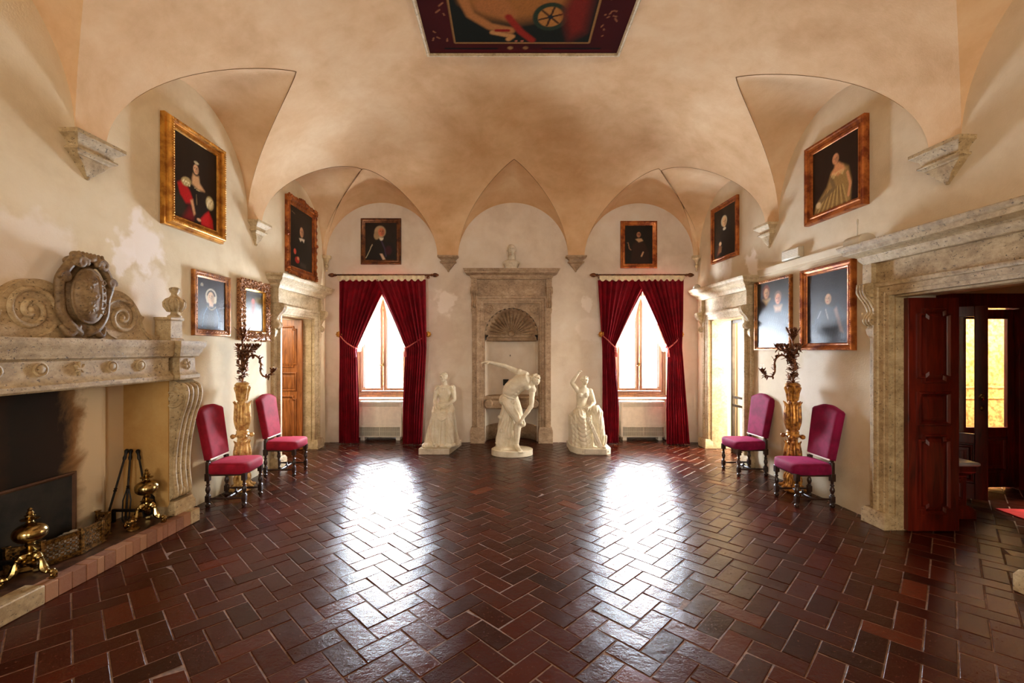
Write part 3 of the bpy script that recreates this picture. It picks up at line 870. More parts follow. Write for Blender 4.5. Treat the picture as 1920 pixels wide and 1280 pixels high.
# bench with a marble top just inside the doorway
b = empty('marble_topped_cabinet', (4.52, 4.74, 0), 0, 'low red wooden cabinet with a white marble top behind the open door leaf', 'cabinet')
MB().pblock(-0.26, 0.26, [(0.05, 0.0), (0.05, 0.08), (0.03, 0.11), (0.0, 0.13), (0.0, 0.43), (0.03, 0.46), (0.05, 0.48), (0.05, 0.545)], base=0.14, back=0.22).build('body', M['mahogany'], b, bevel=0.004)
MB().pblock(-0.32, 0.32, [(0.0, 0.545), (0.012, 0.555), (0.012, 0.575), (0.0, 0.585)], base=0.20, back=0.25).build('marble_top', M['marble_top'], b, bevel=0.004, label='pale grey marble top')
mb = MB(); raised_panel(mb, panel_poly(-0.22, 0.22, 0.16, 0.41, 0.03), -0.14, -1); mb.build('front_panel', M['mahogany'], b, angle=30)
mb = MB().box(0.0, 1.0, 0.0, 0.62, 0.001, 0.012)
tag(mb.build('rug', M['red_rug'], None, loc=(5.27, 4.22, 0), rz=math.radians(-6), bevel=0.003), 'bright red rug on the terracotta floor past the wide doorway', 'rug')

# ledge moulding along the right wall between the two stone doorways
o = MB().pblock(-6.42 + 0.02, -4.66, [(0.0, 0.0), (0.0, 0.03), (0.012, 0.045), (0.016, 0.085), (0.022, 0.095), (0.022, 0.11)], base=0.02).build('trim_1', M['wall_right'], None, bevel=0.003, loc=(xr(0), 0, 2.78), rz=RR)
tag(o, kind='structure')

# ================================================================== NICHE
nr = empty('stone_niche', (NX, YB, 0), 0, 'grey-brown stone niche with a carved scallop shell in the end wall', 'niche')
surround(nr, 1.04, 2.60, 'stone_back', 3.06, depth=0.10, over=0.15, fr=0.17, cb=2.52, cornice_h=0.16, plinth_h=0.30)
# curved niche wall
P = []
for z in (0.0, 0.32, 1.75, 1.92):
    P.append([(-0.50 * math.cos(PI * i / 32), 0.08 + 0.42 * math.sin(PI * i / 32), z) for i in range(33)])
MB().grid(P).build('niche_wall', M['wall_back'], nr, angle=60, solid=0.03)
P = []
for z, k in ((0.0, 0.0), (0.27, 0.0), (0.30, 0.02), (0.30, 0.03)):
    P.append([(-(0.485 + k) * math.cos(PI * i / 32), 0.09 + (0.385 + k) * math.sin(PI * i / 32), z) for i in range(33)])
MB().grid(P).build('curved_skirting', M['stone_back'], nr, angle=60, solid=0.02)
# impost band under the shell
P = []
for z, k in ((1.90, 0.0), (1.92, 0.03), (1.97, 0.035), (1.985, 0.06), (2.02, 0.065), (2.02, -0.02)):
    P.append([(-(0.50 - k) * math.cos(PI * i / 32), 0.06 + (0.40 - k) * math.sin(PI * i / 32), z) for i in range(33)])
MB().grid(P).build('impost_band', M['stone_back'], nr, angle=40, solid=0.012)
# fluted shell
R = 0.50; Dp = 0.40; nfl = 17; P = []; z0 = 2.02
for j in range(17):
    rho = 0.12 + 0.88 * j / 16
    row = []
    for i in range(nfl * 8 + 1):
        a = PI * i / (nfl * 8)
        fl = abs(math.sin(nfl * a))
        rr = R * rho * (1 + 0.05 * (fl - 0.5) * max(0, (rho - 0.8) / 0.2)) * 0.985
        row.append((-rr * math.cos(a), 0.02 + Dp * math.sqrt(max(0, 1 - (rho * 0.985) ** 2)) - 0.055 * (fl - 0.6) * rho - 0.03 * (j == 16), z0 + rr * math.sin(a)))
    P.append(row)
MB().grid(P).build('scallop_shell', M['stone_back'], nr, angle=50, solid=0.012)
MB().ell((0, 0.38, z0 + 0.03), (0.07, 0.06, 0.06), n=14).build('shell_hinge', M['stone_back'], nr)
# spandrel slab with an arch cut out of it
arc = [(-(R * 1.0) * math.cos(PI * i / 28), z0 + R * 1.0 * math.sin(PI * i / 28)) for i in range(29)]
mb = MB()
vs = []; fs = []
for y in (-0.01, 0.04):
    vs += [(p[0], y, p[1]) for p in arc] + [(min(0.52, max(-0.52, p[0] * 1.8)), y, 2.60 if abs(p[0]) < 0.40 else z0 + (2.60 - z0) * min(1, (p[1] - z0) / 0.30)) for p in arc]
for i in range(28): fs += [(i, i + 1, 29 + i + 1, 29 + i), (58 + i, 58 + 29 + i, 58 + 29 + i + 1, 58 + i + 1), (i, 58 + i, 58 + i + 1, i + 1)]
mb.add(vs, fs); mb.build('spandrel', M['stone_back'], nr, angle=40)
for s in (-1, 1):
    mb = MB(); c = (s * 0.41, -0.015, 2.50)
    mb.lathe([(0.075, -0.01), (0.085, 0.008), (0.07, 0.016), (0.062, 0.004), (0.0, 0.004)], 24, Matrix.Translation(c) @ Matrix.Rotation(PI / 2, 4, 'X'))
    for k in range(6): mb.ell((c[0] + 0.035 * math.cos(k * PI / 3), c[1] - 0.008, c[2] + 0.035 * math.sin(k * PI / 3)), (0.017, 0.01, 0.017), n=8)
    mb.ell((c[0], c[1] - 0.01, c[2]), (0.012, 0.012, 0.012), n=8)
    mb.build('rosette', M['stone_back'], nr)
# shelf (old basin front) across the niche
mb = MB().pblock(-0.50, 0.50, [(-0.02, 0.62), (0.0, 0.64), (0.0, 0.68), (-0.02, 0.70), (-0.02, 0.78), (0.0, 0.80), (0.02, 0.83), (0.02, 0.86), (-0.01, 0.86)], base=-0.03, back=0.42)
mb.build('basin_shelf', M['stone_back'], nr, bevel=0.003)
for s in (-1, 1):
    mb = MB(); mb.lathe([(0.0, -0.07), (0.07, -0.07), (0.078, -0.05), (0.078, 0.05), (0.07, 0.07), (0.0, 0.07)], 20, Matrix.Translation((s * 0.43, -0.01, 0.73)) @ Matrix.Rotation(PI / 2, 4, 'X'))
    mb.tube(spiral(s * 0.43, 0.73, 0.062, 0.012, 0, 1.8, -0.082, 30), 0.008, 6)
    mb.build('volute', M['stone_back'], nr)
MB().box(-0.16, -0.05, 0.44, 0.47, 1.03, 1.15).build('socket', M['black_void'], nr, bevel=0.004, label='small black square opening')
MB().ell((-0.02, 0.475, 1.62), (0.008, 0.01, 0.02), n=8).build('hook', M['iron'], nr)

# ================================================================== WINDOWS
def window(n, cx, hw, flip):
    r = empty('window_%d' % n, (cx, YB, 0), 0, kind='structure')
    y = 0.44; z0 = 0.84; z1 = 2.93
    mb = MB().ring(2 * hw, z1 - z0, [(0, 0), (0, 0.07), (0.05, 0.07), (0.06, 0.05), (0.085, 0.045), (0.085, 0)], Matrix.Translation((0, y + 0.03, 0)), z0=z0)
    mb.box(-hw, hw, y - 0.10, y + 0.02, z0 - 0.035, z0 + 0.015)
    mb.build('window_frame', M['window_wood'], r, bevel=0.004)
    for s in (-1, 1):
        w = hw - 0.085
        cs = MB(); T = Matrix.Translation((s * w / 2, y, 0))
        cs.ring(w - 0.004, z1 - z0 - 0.18, [(0, 0), (0, 0.045), (0.05, 0.05), (0.06, 0.03), (0.072, 0.025), (0.072, 0)], T, z0=z0 + 0.09)
        c = cs.build('casement', M['window_wood'], r, bevel=0.003)
        MB().box(s * w / 2 - w / 2 + 0.06, s * w / 2 + w / 2 - 0.06, y - 0.012, y - 0.006, z0 + 0.15, z1 - 0.15).build('pane', M['glass'], c, flat=True)
    MB().tube([(0.0, y - 0.075, z0 + 0.2), (0.0, y - 0.075, z1 - 0.2)], 0.009, 8).box(-0.012, 0.012, y - 0.085, y - 0.05, 1.42, 1.48).tube([(0, y - 0.08, 1.45), (0.0, y - 0.13, 1.44), (-0.06, y - 0.135, 1.43)], 0.009, 8).build('espagnolette', M['brass'], r, label='brass bolt and lever handle')
    MB().box(-hw, hw, -0.0 + 0.02, y - 0.0, 0.79, 0.815).build('sill', M['stone'], r, bevel=0.004)
    MB().box(-hw, hw, y + 0.02, 0.55, -0.0, 0.79).build('apron_wall', M['white_plaster'], r, flat=True)
window(1, WLX[0], WLX[1], 1); window(2, WRX[0], WRX[1], -1)

def fan_coil(cx, label, side_box):
    r = empty('fan_coil_heater', (cx, YB + 0.12, 0), 0, label, 'heater', 'white heaters under the windows')
    MB().box(-0.42, 0.42, 0.0, 0.24, 0.07, 0.74).build('casing', M['white_paint'], r, bevel=0.012, seg=3)
    mb = MB()
    for k in range(6): mb.box(-0.38, 0.38, -0.006, 0.02, 0.655 + k * 0.011, 0.661 + k * 0.011)
    mb.build('top_louvre', M['grey_grille'], r, bevel=0.001)
    MB().box(-0.40, 0.40, -0.004, 0.01, 0.30, 0.64).build('front_panel', M['white_paint'], r, bevel=0.006)
    MB().box(-0.39, 0.39, -0.002, 0.01, 0.09, 0.27).build('grille_backing', M['shade_gap'], r, flat=True)
    mb = MB()
    for k in range(44): mb.box(-0.385 + k * 0.0178, -0.375 + k * 0.0178, -0.010, 0.0, 0.095, 0.265)
    for z in (0.09, 0.176, 0.262): mb.box(-0.39, 0.39, -0.013, 0.0, z, z + 0.008)
    mb.box(-0.006, 0.006, -0.014, 0.0, 0.09, 0.27)
    mb.build('grille', M['grey_grille'], r)
    for s in (-1, 1): MB().box(s * 0.34 - 0.04, s * 0.34 + 0.04, 0.05, 0.2, 0.0, 0.075).build('foot', M['white_paint'], r, bevel=0.004)
    if side_box: MB().box(0.425, 0.49, 0.0, 0.14, 0.02, 0.79).box(0.40, 0.50, -0.01, 0.0, 0.74, 0.79).build('valve_cover', M['white_paint'], r, bevel=0.005)
fan_coil(WLX[0], 'white enamel fan heater under the left-hand end window, beside the seated lady statue', False)
fan_coil(WRX[0], 'white enamel fan heater under the right-hand end window, nearer the bright open door', True)

# pale panelled shutters of the loggia beyond the glazed doors
o = empty('pale_panelling', (7.4, 7.3, 0), 0, 'pale yellow panelled woodwork seen through the glazed vestibule doors', 'panelling')
MB().box(-1.35, 1.5, 0.0, 0.05, 0.0, 2.9).build('boarding', M['pedestal_pale'], o, flat=True)
for x in (-1.25, -0.68, -0.1, 0.45, 0.98):
    for z0, z1 in ((0.15, 0.95), (1.1, 2.6)):
        mb = MB(); raised_panel(mb, [(x, z0), (x + 0.5, z0), (x + 0.5, z1), (x, z1)], 0.0, -1); mb.build('panel', M['pedestal_pale'], o, angle=30)
# ================================================================== CURTAINS
YC = YB - 0.15
def sheet(name, parent, f_out, f_in, zt, zb, nf, amp, mat, seed, yoff=0.0, thick=0.004, topwave=0.0):
    rnd = random.Random(seed); nu = nf * 8; nv = 64; P = []
    ph = [rnd.uniform(-0.5, 0.5) for _ in range(nf + 1)]
    for j in range(nv + 1):
        t = j / nv; z = zt + (zb - zt) * t; xo = f_out(z); xi = f_in(z); row = []
        wd = abs(xi - xo)
        for i in range(nu + 1):
            u = i / nu; k = u * nf
            q = ph[int(k) % nf] * (1 - (k % 1)) + ph[(int(k) + 1) % nf] * (k % 1)
            a = amp(z) * (0.75 + 0.35 * math.sin(u * 9.1 + seed))
            fold = math.sin(2 * PI * k + q * 1.4 + 0.5 * math.sin(z * 2.2 + seed))
            x = xo + (xi - xo) * (u + 0.25 / nf * math.sin(4 * PI * k + seed) * 0.35)
            zz = z + (topwave * abs(math.sin(PI * k * 0.5)) if j == 0 else 0)
            if j == nv: zz += 0.006 * math.sin(5 * k)
            row.append((x, yoff - a * fold - 0.012 * math.sin(u * PI), zz))
        P.append(row)
    return MB().grid(P).build(name, mat, parent, angle=80, solid=thick)

def lerp(a, b, t): return a + (b - a) * max(0.0, min(1.0, t))
def curtain_set(cx, s1, s2, rod, bots, label_rod, labels, fin, ties):
    """world x values: s1 = left panel (outer top, outer tie, inner tie), s2 = right panel"""
    zt, ztie, zb = 3.02, 1.77, 0.015
    r = empty('curtain_rod', ((rod[0] + rod[1]) / 2, YC, 3.11), 0, label_rod, 'curtain rod', 'curtain rods over the end windows')
    L = (rod[1] - rod[0]) / 2
    MB().tube([(-L + 0.1, 0, 0), (L - 0.1, 0, 0)], 0.018, 10).build('pole', M['gilt_dark'], r)
    for s in (-1, 1):
        MB().lathe([(0.012, 0), (0.02, 0.01), (0.014, 0.022), (0.022, 0.035), (0.03, 0.055), (0.026, 0.08), (0.012, 0.105), (0.0, 0.115)], 12, Matrix.Translation((s * (L - 0.13), 0, 0)) @ Matrix.Rotation(s * PI / 2, 4, 'Y') @ Matrix.Scale(1.35, 4)).build('finial', M['gilt_dark'], r)
    for s in (-1, 1):
        MB().tube([(s * (L - 0.2), 0.0, 0), (s * (L - 0.2), 0.07, -0.01), (s * (L - 0.2), 0.15, -0.02)], 0.009, 6).lathe([(0.03, 0), (0.03, 0.012), (0, 0.016)], 12, Matrix.Translation((s * (L - 0.2), 0.15, -0.02)) @ Matrix.Rotation(PI / 2, 4, 'X')).build('bracket', M['gilt_dark'], r)
    for k in range(17):
        x = -L + 0.26 + (2 * L - 0.52) * k / 16
        mb = MB(); pts = [(x, 0.026 * math.cos(a), 0.026 * math.sin(a) - 0.007) for a in [2 * PI * q / 14 for q in range(15)]]
        mb.tube(pts, 0.004, 6, dome=False); mb.tube([(x, -0.01, -0.026), (x, -0.01, -0.05)], 0.003, 5)
        mb.build('ring', M['gilt_dark'], r)
    for idx, (xo_t, xo_tie, xi_tie, xo_b, xi_b, sgn) in enumerate((s1 + (1,), s2 + (-1,))):
        o = empty('velvet_curtain', (0, YC, 0), 0, labels[idx], 'curtain', 'crimson curtains at the end windows')
        over = 0.13
        def fin_(z, xi_tie=xi_tie, xi_b=xi_b, sgn=sgn, ex=0.0):
            if z > ztie:
                t = (zt - z) / (zt - ztie)
                return lerp(cx + sgn * over, xi_tie, t ** 0.93 if t > 0 else 0) - sgn * ex
            t = (ztie - z) / ztie
            return lerp(xi_tie, xi_b, min(1, t * 1.6)) - sgn * ex
        def fout(z, a=xo_t, b=xo_tie, c=xo_b):
            return lerp(a, b, (zt - z) / (zt - ztie)) if z > ztie else lerp(b, c, (ztie - z) / ztie)
        def amp(z):
            d = abs(z - ztie); return (0.028 + 0.030 * min(1, d / 0.8)) * (1 - 0.45 * max(0, min(1, (z - 2.3) / 0.4)))
        sheet('curtain_cloth', o, fout, fin_, zt, zb, 9, amp, M['velvet_curtain'], idx * 3 + int(cx * 5), yoff=0.03 - 0.085 * idx)
        # cream heading with a scalloped lower edge
        xa, xb = sorted((xo_t, cx + sgn * 0.02)); P = []
        for j in range(5):
            row = []
            for i in range(81):
                u = i / 80; dz = 0.055 + 0.05 * abs(math.sin(PI * u * 7))
                row.append((xa + (xb - xa) * u, -0.088 + 0.006 * math.sin(u * 50) - 0.02 * idx, 3.085 - dz * j / 4))
            P.append(row)
        MB().grid(P).build('scalloped_heading', M['cream_cloth'], o, angle=80, solid=0.002)
        # lining that shows at the parted edge
        def fo2(z): return fin_(z, ex=0.03)
        def fi2(z):
            w = 0.13 * math.exp(-((z - 2.15) / 0.40) ** 2) + 0.02
            return fin_(z) + sgn * w
        sheet('sheer_lining', o, fo2, fi2, 2.95, 1.70, 3, lambda z: 0.012, M['sheer'], idx + 9, yoff=0.09, thick=0.0)
        # holdback and rope
        hz = 2.02; xh = xo_tie - sgn * 0.02
        h = empty('curtain_holdback', (xh, YB, hz), 0, ties[idx], 'holdback', 'gilt holdbacks beside the curtains')
        mb = MB().tube([(0, 0.0, 0), (0, -0.11, 0)], 0.010, 8).lathe([(0.0, 0), (0.028, 0.004), (0.05, 0.012), (0.046, 0.02), (0.03, 0.028), (0.018, 0.026), (0.0, 0.034)], 16, Matrix.Translation((0, -0.11, 0)) @ Matrix.Rotation(PI / 2, 4, 'X'))
        for k in range(8): mb.ell((0.042 * math.cos(k * PI / 4), -0.125, 0.042 * math.sin(k * PI / 4)), (0.016, 0.010, 0.016), n=8)
        mb.build('rosette', M['gilt'], h)
        dx = xi_tie - xh
        front = crv([(0.0, -0.10, 0.0), (dx * 0.35, -0.215, -0.10), (dx * 0.7, -0.235, -0.19), (dx * 0.98, -0.215, -0.25), (dx * 1.06, -0.14, -0.25), (dx * 0.8, -0.06, -0.2)], 6)
        MB().tube(front, 0.012, 8).build('rope', M['rope'], h)
        T = Matrix.Translation((dx * 1.0, -0.225, -0.26))
        MB().lathe([(0.0, 0.012), (0.013, 0.008), (0.016, -0.01), (0.012, -0.03), (0.02, -0.04), (0.02, -0.05), (0.013, -0.055), (0.02, -0.075), (0.028, -0.12), (0.030, -0.155), (0.0, -0.157)], 16, T).build('tassel', M['rope'] if idx or cx > 0 else M['velvet_curtain'], h)
curtain_set(-2.30, (-3.09, -3.08, -2.77, -3.08, -2.73), (-1.49, -1.47, -1.85, -1.56, -1.91), (-3.27, -1.27), None,
    'gilt curtain rod over the window left of the shell niche',
    ['crimson velvet curtain nearest the panelled wooden door, tied back to the left', 'crimson velvet curtain hanging beside the seated lady statue'], None,
    ['gilt rosette holdback with rope on the curtain nearest the panelled wooden door', 'gilt rosette holdback with rose tassel above the seated lady statue'])
curtain_set(2.505, (1.69, 1.77, 1.995, 1.77, 2.07), (3.23, 3.20, 2.947, 3.33, 2.92), (1.55, 3.43), None,
    'gilt curtain rod over the window right of the shell niche',
    ['crimson velvet curtain hanging beside the statue with a raised arm', 'crimson velvet curtain with a flared hem nearest the bright open door'], None,
    ['gilt rosette holdback on the curtain beside the statue with a raised arm', 'gilt rosette holdback on the curtain nearest the bright open door'])
# ================================================================== FIREPLACE (local x = distance along the left wall)
FC = 3.42
def lx(y): return y - FC
fp = empty('stone_fireplace', at_left(FC, 0), RL, 'monumental carved stone fireplace with raised hearth and scrolled crest on the left wall', 'fireplace')
# hearth: dark slab edged with standing bricks, light stone near end
hx0, hx1, hp, hz = lx(2.20), lx(4.54), 0.33, 0.128
hearth = MB().box(hx0 + 0.01, hx1 - 0.02, -hp + 0.06, 0.42, 0.0, hz - 0.006).build('hearth', simple('sooty_hearth', hexc(74, 48, 34), 0.38, var=0.4, vs=14, bump=0.3), fp, bevel=0.004)
k = NT('edge_brick'); a_ = k.n('ShaderNodeAttribute', attribute_name='tile')
k.l(k.mix(k.math('MULTIPLY', k.noise(30, 5, 0.7, k.obj()), 0.8), k.ramp(a_.outputs['Fac'], [(0, hexc(112, 60, 40)), (0.6, hexc(146, 88, 60)), (1, hexc(170, 122, 86))]), hexc(160, 120, 90)), k.b.inputs['Base Color']); k.setb(Roughness=0.8); k.bump(k.noise(40, 5, 0.7, k.obj()), 0.5, 0.006)
mb = MB(); cols = []; rnd = random.Random(5); x = lx(3.05)
while x < lx(4.36):
    w = rnd.uniform(0.06, 0.11); dy = rnd.uniform(0, 0.004)
    mb.box(x + 0.002, x + w - 0.002, -hp + dy, -hp + 0.10, 0.002, hz - rnd.uniform(0, 0.005)); cols += [rnd.random()] * 8
    x += w
o = mb.build('brick_edging', k.m, fp, bevel=0.004, flat=True)
at_ = o.data.attributes.new('tile', 'FLOAT', 'POINT'); at_.data.foreach_set('value', cols)
MB().box(hx0, lx(3.05) - 0.002, -hp, -hp + 0.14, 0.0, hz + 0.002).build('hearth_kerb', M['stone_fire'], fp, bevel=0.008, label='pale stone kerb')
MB().box(x + 0.002, hx1, -hp - 0.002, -hp + 0.16, 0.0, hz + 0.003).build('hearth_kerb', M['stone_fire'], fp, bevel=0.008, label='pale stone kerb')
# firebox
mb = MB(); c0, c1 = lx(FB[0]), lx(FB[1])
mb.box(c0, c1, 0.255, 0.40, 0.0, 1.55)
mb.build('firebox_back', M['soot'], fp, flat=True)
P = []
for z in (0.10, 1.52):
    row = [(c0, 0.15, z), (lx(3.96), 0.15, z)]
    for i in range(9): row.append((lx(3.96) + 0.10 * math.sin(PI / 2 * i / 8), 0.15 + 0.10 * (1 - math.cos(PI / 2 * i / 8)), z))
    P.append(row)
MB().grid(P).build('firebox_breast', M['soot'], fp, angle=60, solid=0.01, label='sooty plaster lining')
M['ochre'] = plaster('ochre_plaster', hexc(206, 170, 110), hexc(188, 148, 88), hexc(160, 118, 64))
for xx in (c1 - 0.035, c0 + 0.005): MB().box(xx, xx + 0.03, -0.185, 0.28, 0.10, 1.50).build('cheek', M['ochre'], fp, bevel=0.003)
MB().box(c0, c1, -0.2, 0.28, 1.50, 1.54).build('hood_soffit', M['stone_fire'], fp, flat=True)
# cast iron fireback
fb = empty('iron_fireback', at_left(3.38, hz, -0.145), RL, 'blackened iron fireback plate standing against the sooty back of the fireplace', 'fireback')
MB().box(-0.33, 0.33, -0.02, 0.0, 0.002, 0.60).build('plate', simple('sooty_iron', hexc(30, 26, 20), 0.5, 0.4, 0.5, 6, 0.3), fb, bevel=0.005)
MB().ring(0.66, 0.60, [(0, 0.02), (0, 0.03), (0.015, 0.032), (0.03, 0.02)], z0=0.002).build('rim', simple('rusty_rim', hexc(90, 60, 38), 0.6, 0.3), fb)
# consoles either side
for y0, y1 in ((4.32, 4.56), (2.28, 2.52)):
    mb = MB(); a, b = lx(y0), lx(y1)
    prof = crv([(p, 0, z) for p, z in [(0.30, 1.40), (0.335, 1.37), (0.345, 1.30), (0.325, 1.20), (0.285, 1.08), (0.25, 0.92), (0.225, 0.75), (0.215, 0.58), (0.225, 0.44), (0.235, 0.36), (0.22, 0.30)]], 4)
    mb.side([(-0.02, 0.26), (-0.02, 1.44), (0.24, 1.44)] + [(v.x, v.z) for v in prof] + [(0.18, 0.26)], a, b)
    for kx in (0.12, 0.36, 0.64, 0.88):
        mb.tube([(a + (b - a) * kx, -v.x + 0.006, v.z) for v in prof], 0.022, 8)
    for sx in (a - 0.003, b + 0.003):
        mb.tube([(sx, -q[0], q[2]) for q in spiral(0.22, 1.27, 0.115, 0.02, PI / 2 - 0.3, -1.9, 0, 40)], 0.011, 6)
    for k in range(5): mb.ell((a + (b - a) * (0.15 + 0.175 * k), -0.225, 0.33), (0.024, 0.03, 0.045), n=10)
    mb.build('console', M['stone_fire'], fp, angle=50)
    MB().pblock(a, b, [(0.02, hz), (0.02, hz + 0.08), (0.008, hz + 0.10), (0.0, hz + 0.13)], base=0.24).build('console_plinth', M['stone_fire'], fp, bevel=0.005)
# lintel, cornice
def entab(x0, x1, base, name, over, sides=True):
    lv = [(0.0, 1.445), (0.012, 1.46), (0.012, 1.495), (0.0, 1.505), (-0.012, 1.53), (-0.018, 1.545), (-0.018, 1.66), (-0.008, 1.672), (0.008, 1.68), (0.012, 1.70),
          (over * 0.5, 1.725), (over * 0.55, 1.745), (over * 0.8, 1.765), (over * 0.95, 1.79), (over, 1.81), (over, 1.83)]
    MB().pblock(x0, x1, lv, base=base, back=0.02).build(name, M['stone_fire'], fp, bevel=0.002)
entab(lx(2.54), lx(4.28), 0.245, 'lintel', 0.05)
for y0, y1 in ((4.31, 4.555), (2.285, 2.53)): entab(lx(y0), lx(y1), 0.30, 'end_block', 0.055)
for y in (2.83, 3.11, 3.66, 3.94):
    mb = MB(); T = Matrix.Translation((lx(y), -0.228, 1.603)) @ Matrix.Rotation(PI / 2, 4, 'X')
    mb.lathe([(0.0, -0.01), (0.05, -0.01), (0.052, 0.006), (0.042, 0.010), (0.036, 0.002), (0.0, 0.002)], 22, T)
    mb.lathe([(0.031, -0.004), (0.030, 0.005), (0.020, 0.009), (0.0, 0.010)], 18, T @ Matrix.Translation((0.006, 0.004, 0)))
    mb.build('medallion', M['stone_fire'], fp)
mb = MB()
for dx, dz, r0, r1, rt in ((0, 0.022, 0.011, 0.032, 0), (-0.024, 0.012, 0.010, 0.026, -0.7), (0.024, 0.012, 0.010, 0.026, 0.7), (-0.016, -0.02, 0.008, 0.02, 0.9), (0.016, -0.02, 0.008, 0.02, -0.9), (0, -0.032, 0.007, 0.026, 0)):
    mb.ell((lx(3.385) + dx, -0.232, 1.603 + dz), (r0, 0.014, r1), rot=(0, rt, 0), n=10)
mb.box(lx(3.385) - 0.028, lx(3.385) + 0.028, -0.244, -0.225, 1.596, 1.606)
mb.build('carved_lily', M['stone_fire'], fp)
mb = MB()
for k in range(5):
    a = k * 2 * PI / 5 + PI / 2
    mb.ell((lx(4.43) + 0.03 * math.cos(a), -0.285, 1.603 + 0.03 * math.sin(a)), (0.017, 0.012, 0.022), n=10)
mb.ell((lx(4.43), -0.29, 1.603), 0.014, n=8); mb.tube([(lx(4.43), -0.285, 1.57), (lx(4.44), -0.285, 1.55)], 0.006, 6)
mb.build('carved_flower', M['stone_fire'], fp)
# scrolled crest
CX = lx(3.55); z0 = 1.828
def scroll(sg, scale):
    pts = crv([(p[0], 0, p[1]) for p in [(0.02, 0.30), (0.12, 0.35), (0.18, 0.41), (0.27, 0.445), (0.37, 0.44), (0.46, 0.395), (0.53, 0.32), (0.575, 0.245), (0.61, 0.225), (0.585, 0.17), (0.60, 0.11), (0.65, 0.07), (0.73, 0.055), (0.82, 0.05)]], 4)
    poly = [(0.0, 0.0)] + [(v.x, v.z) for v in pts] + [(0.82, 0.0)]
    poly = [(CX + sg * p[0] * scale, z0 + p[1] * 0.97) for p in poly]
    if sg < 0: poly = poly[::-1]
    mb = MB().prism(poly, -0.075, 0.01)
    c = (CX + sg * 0.37 * scale, z0 + 0.20)
    mb.tube(spiral(c[0], c[1], 0.19 * scale, 0.025, PI if sg > 0 else 0, (-1.8 if sg > 0 else 1.8), -0.080, 60), 0.021, 8, sq=0.8)
    mb.tube([(CX + sg * q[0] * scale, -0.078, z0 + q[1]) for q in ((0.20, 0.10), (0.24, 0.05), (0.31, 0.015))], 0.012, 6)
    mb.tube([(CX + sg * q[0] * scale, -0.078, z0 + q[1]) for q in ((0.56, 0.18), (0.60, 0.09), (0.68, 0.02))], 0.013, 6)
    mb.ell((c[0], -0.07, c[1]), (0.03, 0.03, 0.03), n=10)
    mb.build('crest_scroll', M['stone_fire'], fp, angle=45)
scroll(1, 1.0); scroll(-1, 1.0)
# shield cartouche
T = Matrix.Translation((CX + 0.0, -0.10, z0))
mb = MB()
mb.ell((0, 0.04, 0.36), (0.17, 0.10, 0.25), T, n=26)                                 # backing
for s in (-1, 1):
    mb.tube(crv([(s * 0.10, -0.02, 0.62), (s * 0.16, -0.03, 0.55), (s * 0.205, -0.02, 0.45), (s * 0.19, 0.0, 0.33), (s * 0.175, 0.0, 0.20), (s * 0.10, -0.01, 0.09), (s * 0.04, 0.0, 0.05)], 5), 0.034, 8, T)
    mb.tube(spiral(s * 0.19, 0.47, 0.045, 0.01, 0 if s > 0 else PI, s * 1.3, -0.05, 20), 0.017, 6, T)
    mb.tube(spiral(s * 0.09, 0.60, 0.05, 0.012, PI if s > 0 else 0, -s * 1.2, -0.07, 20), 0.022, 6, T)
    mb.tube(crv([(s * 0.05, -0.01, 0.10), (s * 0.13, -0.02, 0.03), (s * 0.17, 0, 0.09)], 4), 0.024, 6, T)
mb.ell((0, 0.03, 0.61), (0.13, 0.06, 0.06), T, n=16)
mb.tube([(-0.105, -0.03, 0.655), (0.105, -0.03, 0.655)], 0.032, 10, T)
for k in range(7): mb.tube([(-0.096 + 0.032 * k, -0.06, 0.68), (-0.096 + 0.032 * k, -0.072, 0.63)], 0.012, 6, T)
mb.ell((0.0, -0.06, 0.64), (0.05, 0.03, 0.03), T, n=12)
mb.box(-0.15, 0.15, 0.0, 0.10, 0.0, 0.12, T)
mb.sculpt('cartouche', M['stone_dark'], fp, voxel=0.006, smooth=4)
mb = MB()
mb.ell((0, -0.035, 0.345), (0.135, 0.075, 0.215), T, n=28)
mb.tube([(0.135 * math.cos(a), -0.045 , 0.345 + 0.215 * math.sin(a)) for a in [2 * PI * q / 40 for q in range(41)]], 0.012, 6, T, dome=False)
for xx in (0.045, 0.095):
    mb.tube([(xx, -0.035 - 0.075 * math.sqrt(max(0, 1 - (xx / .135) ** 2 - ((z - .345) / .215) ** 2)) - 0.002, z) for z in [0.345 + 0.15 * q / 10 for q in range(-11, 12)]], 0.006, 5, T)
for q in range(5):
    zc = 0.22 + q * 0.06
    mb.tube([(0.07 + 0.017 * math.cos(a), -0.100, zc + 0.017 * math.sin(a)) for a in [2 * PI * w / 12 for w in range(13)]], 0.006, 5, T, dome=False)
for cx_, cz_, rr in ((-0.05, 0.44, 0.045), (-0.045, 0.25, 0.045), (0.0, 0.34, 0.03), (0.0, 0.46, 0.02)):
    for w in range(8):
        a = w * PI / 4
        d2 = (cx_ + rr * .6 * math.cos(a), cz_ + rr * .6 * math.sin(a))
        yy = -0.035 - 0.075 * math.sqrt(max(0, 1 - (d2[0] / .135) ** 2 - ((d2[1] - .345) / .215) ** 2))
        mb.ell((d2[0], yy, d2[1]), (rr * 0.42, 0.010, rr * 0.16), T, rot=(0, -a, 0), n=8)
mb.sculpt('oval_shield', M['stone_dark'], fp, voxel=0.005, smooth=1)
